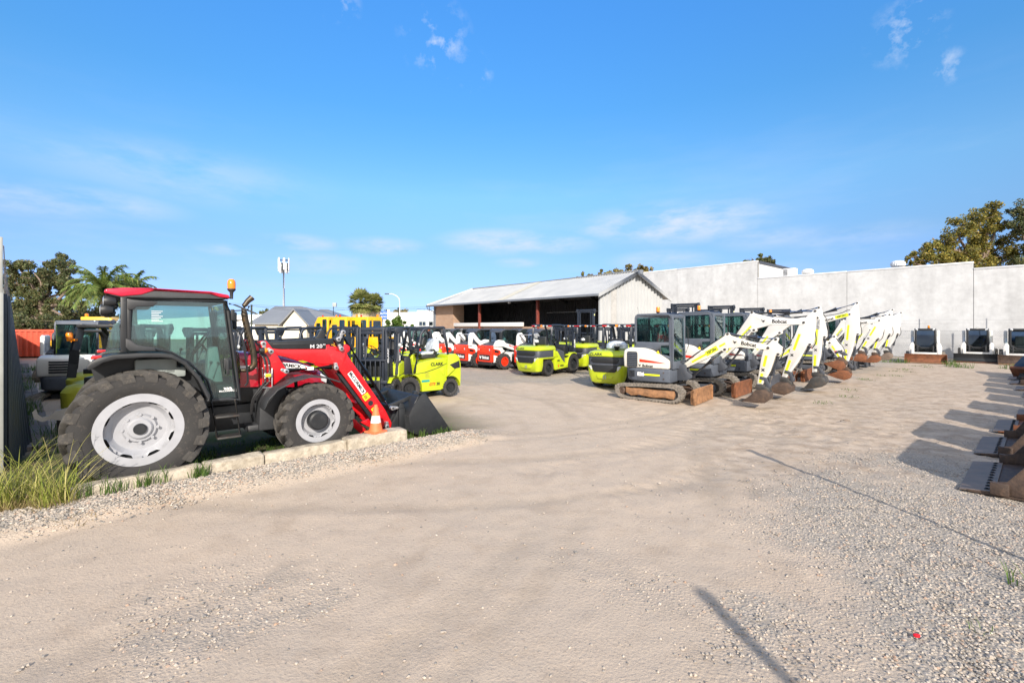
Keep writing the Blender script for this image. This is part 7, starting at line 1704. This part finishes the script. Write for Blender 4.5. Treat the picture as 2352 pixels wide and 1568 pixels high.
# ------------------------------------------------------------------ attachments along the right edge
GA = 'loader attachments lying in a row along the right edge'
def big_bucket(label, ua, wa, wid, dep, hgt, m, rz=0., edge=WORNST, curl=False):
    """bucket on the ground: local x along its cutting edge (U), local y back from the edge (-W)"""
    t = thing('loader_bucket', label, 'bucket', uv(ua, wa), 40.6 + rz, GA)
    # z-y profile, mouth at y=0 facing +W, back at y=-dep
    pr = [(0, .0), (0, .022), (-.30, .05), (-dep + .25, .10), (-dep + .07, .25), (-dep + .02, hgt * .6), (-dep + .10, hgt), (-dep + .06, hgt + .01), (-dep - .03, hgt * .6), (-dep + .02, .2), (-dep + .22, .03), (-.3, .0)]
    b = MB().prism(pr, 0, wid, 'x').build('shell', m, t, .004)
    for x in (0, wid): MB().prism([(-.24, .045), (-.20, .16), (-.34, .20), (-dep + .30, hgt * .86), (-dep + .1, hgt), (-dep - .02, hgt * .6), (-dep + .03, .2), (-dep + .23, .03)], x - .014, x + .014, 'x').bx(x - .05 if x == 0 else x - .02, x + .02 if x == 0 else x + .05, -.36, -.20, .03, .175).build('side_plate', m, t, .006)
    e = MB().prism([(.07, .002), (.07, .012), (-.24, .058), (-.24, .03)], .005, wid - .005, 'x').build('cutting_edge', edge, t)
    hl = MB()
    for i in range(int(wid / .16)): hl.cyl((.10 + i * .16, -.17, .046), (.10 + i * .16, -.168, .056), .026, 12).cyl((.10 + i * .16, -.17, .05), (.10 + i * .16, -.168, .064), .014, 6)
    hl.build('edge_bolts', INK, e)
    for x in (wid * .3, wid * .7): MB().prism([(-dep, .25), (-dep - .12, .30), (-dep - .10, hgt * .9), (-dep + .05, hgt)], x - .03, x + .03, 'x').build('hitch_bracket', BLACK, t, .006)
    return t
W0 = .62
big_bucket('nearest attachment, long brown bucket lying with bolted bright cutting edge at the right edge', 8.02, W0, 1.80, 1.20, 1.18, RUST_D)
big_bucket('second bucket from the front, its bolted edge beside the nearest one', 10.46, W0 + .04, 1.70, 1.15, 1.22, RUST_D)
big_bucket('third bucket from the front in the row along the right edge', 12.95, W0 - .05, 1.62, 1.15, 1.18, RUST)
big_bucket('fourth bucket from the front in the row along the right edge', 15.35, W0 - .3, 1.55, 1.1, 1.16, RUST_D)
big_bucket('fifth bucket from the front in the row along the right edge', 17.7, W0 - .4, 1.45, 1.1, 1.1, RUST)
big_bucket('sixth bucket from the front in the row, a light worn edge showing', 19.9, W0 - .3, 1.35, 1.0, 1.08, RUST_D)
big_bucket('seventh bucket from the front in the row, rather small and dark brown', 22.0, W0 - .1, 1.35, 1.0, 1.05, RUST_D)
big_bucket('eighth bucket from the front in the row before the far grapple', 24.1, W0 + .1, 1.5, 1.0, .95, RUST_D)
big_bucket('ninth bucket from the front, close to the grapple bucket', 26.1, W0 + .2, 1.4, .95, .9, BLACK)
g = thing('grapple_bucket', 'dark grapple bucket with rusty jaw, last attachment before the concrete wall', 'grapple', uv(28.2, -.2), 20, GA)
MB().prism([(-.7, .0), (.5, .0), (.9, .30), (.55, .12), (-.5, .10), (-.9, .45), (-1.0, .35)], -.8, .8).build('lower_jaw', RUST, g, .01)
MB().prism([(-1.0, .35), (-.85, .45), (-.2, .80), (.55, 1.05), (.75, .98), (.45, .80), (-.2, .42), (-.7, .15)], -.75, .75).build('upper_jaw', BLACK, g, .02)
for y in (-.4, .4): MB().cyl((-.8, y, .5), (.2, y, .95), .05, 10).build('jaw_cylinder', DSTEEL, g)
# two gate posts just behind the camera whose shadows cross the gravel
for p, h, r, lab in ((Vector((4.66, 3.30, 0)), 2.18, .055, 'shorter galvanised gate post standing in the gravel at the right of the entrance'), (Vector((2.38, -2.50, 0)), 3.07, .055, 'taller galvanised gate post standing in the gravel at the entrance to the yard')):
    o = thing('gate_post', lab, 'post', p, 0)
    MB().cyl((0, 0, -.2), (0, 0, h), r, 14).build('post_tube', STEEL, o); MB().lathe([(r * 1.15, h - .01), (r * 1.2, h + .02), (r * .6, h + .05), (.001, h + .055)], ax='z', n=14).build('post_cap', BLACK, o)
# small litter on the ground
lt = MB().loft([[(.02 * math.cos(a) * k, .014 * math.sin(a) * k, z) for a in [i * math.pi / 5 for i in range(10)]] for z, k in ((0, 1), (.012, 1.1), (.018, .5))]).build('litter', REDINK); q = gp(2105, 1462); lt.location = (q.x, q.y, .005); tag(lt, 'small red plastic scrap lying on the gravel', 'litter')
sk = MB().tube([(0, 0, .02), (.10, .03, .03), (.22, .02, .02)], .012, 5).build('stick', BARK); q = gp(1930, 968); sk.location = (q.x, q.y, 0); tag(sk, 'short dark stick lying on the sandy ground', 'stick')
# old lime forklift behind the tractor
of = thing('old_forklift', 'old faded lime forklift right behind the big tractor wheel, thick black guard posts showing', 'forklift', (-7.73, 8.67, 0), 110)
def oplan(x0, x1, hw, r): return [(x1, -hw), (x1, hw)] + arc(x0 + r, hw - r, r, 90, 180, 6) + arc(x0 + r, -hw + r, r, 180, 270, 6)
MB().loft([[(px, py, z) for px, py in oplan(*q)] for z, q in ((.30, (-.48, .2, .55, .4)), (.6, (-.55, .2, .59, .45)), (.86, (-.55, .2, .60, .45)), (.96, (-.48, .2, .55, .45)), (1.0, (-.3, .2, .45, .4)))]).build('counterweight', LIME_OLD, of, .02, bang=50)
MB().bx(.15, 1.6, -.6, .6, .3, 1.0).build('body', LIME_OLD, of, .04)
MB().loft([[(px, py, z) for px, py in oplan(*q)] for z, q in ((.12, (-.42, .2, .5, .4)), (.30, (-.50, .2, .56, .42)))]).build('lower_bumper', BLACK, of, .02, bang=50)
for s in (-1, 1):
    MB().tube([(-.05, s * .5, 1.1), (.05, s * .5, 1.6), (.20, s * .48, 2.04)], .075, 4).tube([(1.45, s * .48, 1.0), (1.2, s * .48, 1.9), (1.05, s * .48, 2.05), (.2, s * .48, 2.06)], .05, 6).build('guard_post', BLACK, of, .006)
    for x in (0, 1.35): wheel(of, x, s * .5, .30 if x == 0 else .36, .22, .17, s, RUBBER, LIME_OLD, n=28)
MB().bx(.1, 1.1, -.5, .5, 2.03, 2.09).build('guard_roof', BLACK, of, .01)
MB().lathe([(.05, -.0), (.055, .09), (.04, .12), (.001, .12)], (.02, .56, 1.82), 'z', 14).bx(-.03, .10, .46, .58, 1.78, 1.82).build('indicator', AMBER, of)
MB().bx(-.28, .0, -.22, .22, .99, 1.12).build('bracket_plate', BLACK, of, .01)
fork_seat(of, .55, 1.02, .48, False); mast(of, 1.75, .85, 2.1, word=True)
dup(of, (-10.5, 11.6, -.12), 108, 'second old faded lime forklift, farther along the fence in front of the white excavator')
# compact track loader beyond it
TL1 = skid('white compact track loader seen from behind with red tail lamp, beside the metal fence', (-17.2, 17.6, -.1), 118, True, True, True, None, 1.7, 'machines by the left fence')
MB().prism(rrect(-.35, .05, .80, 1.0, .02), -.625, -.60, 'x').build('red_panel', ORED, TL1, .006)
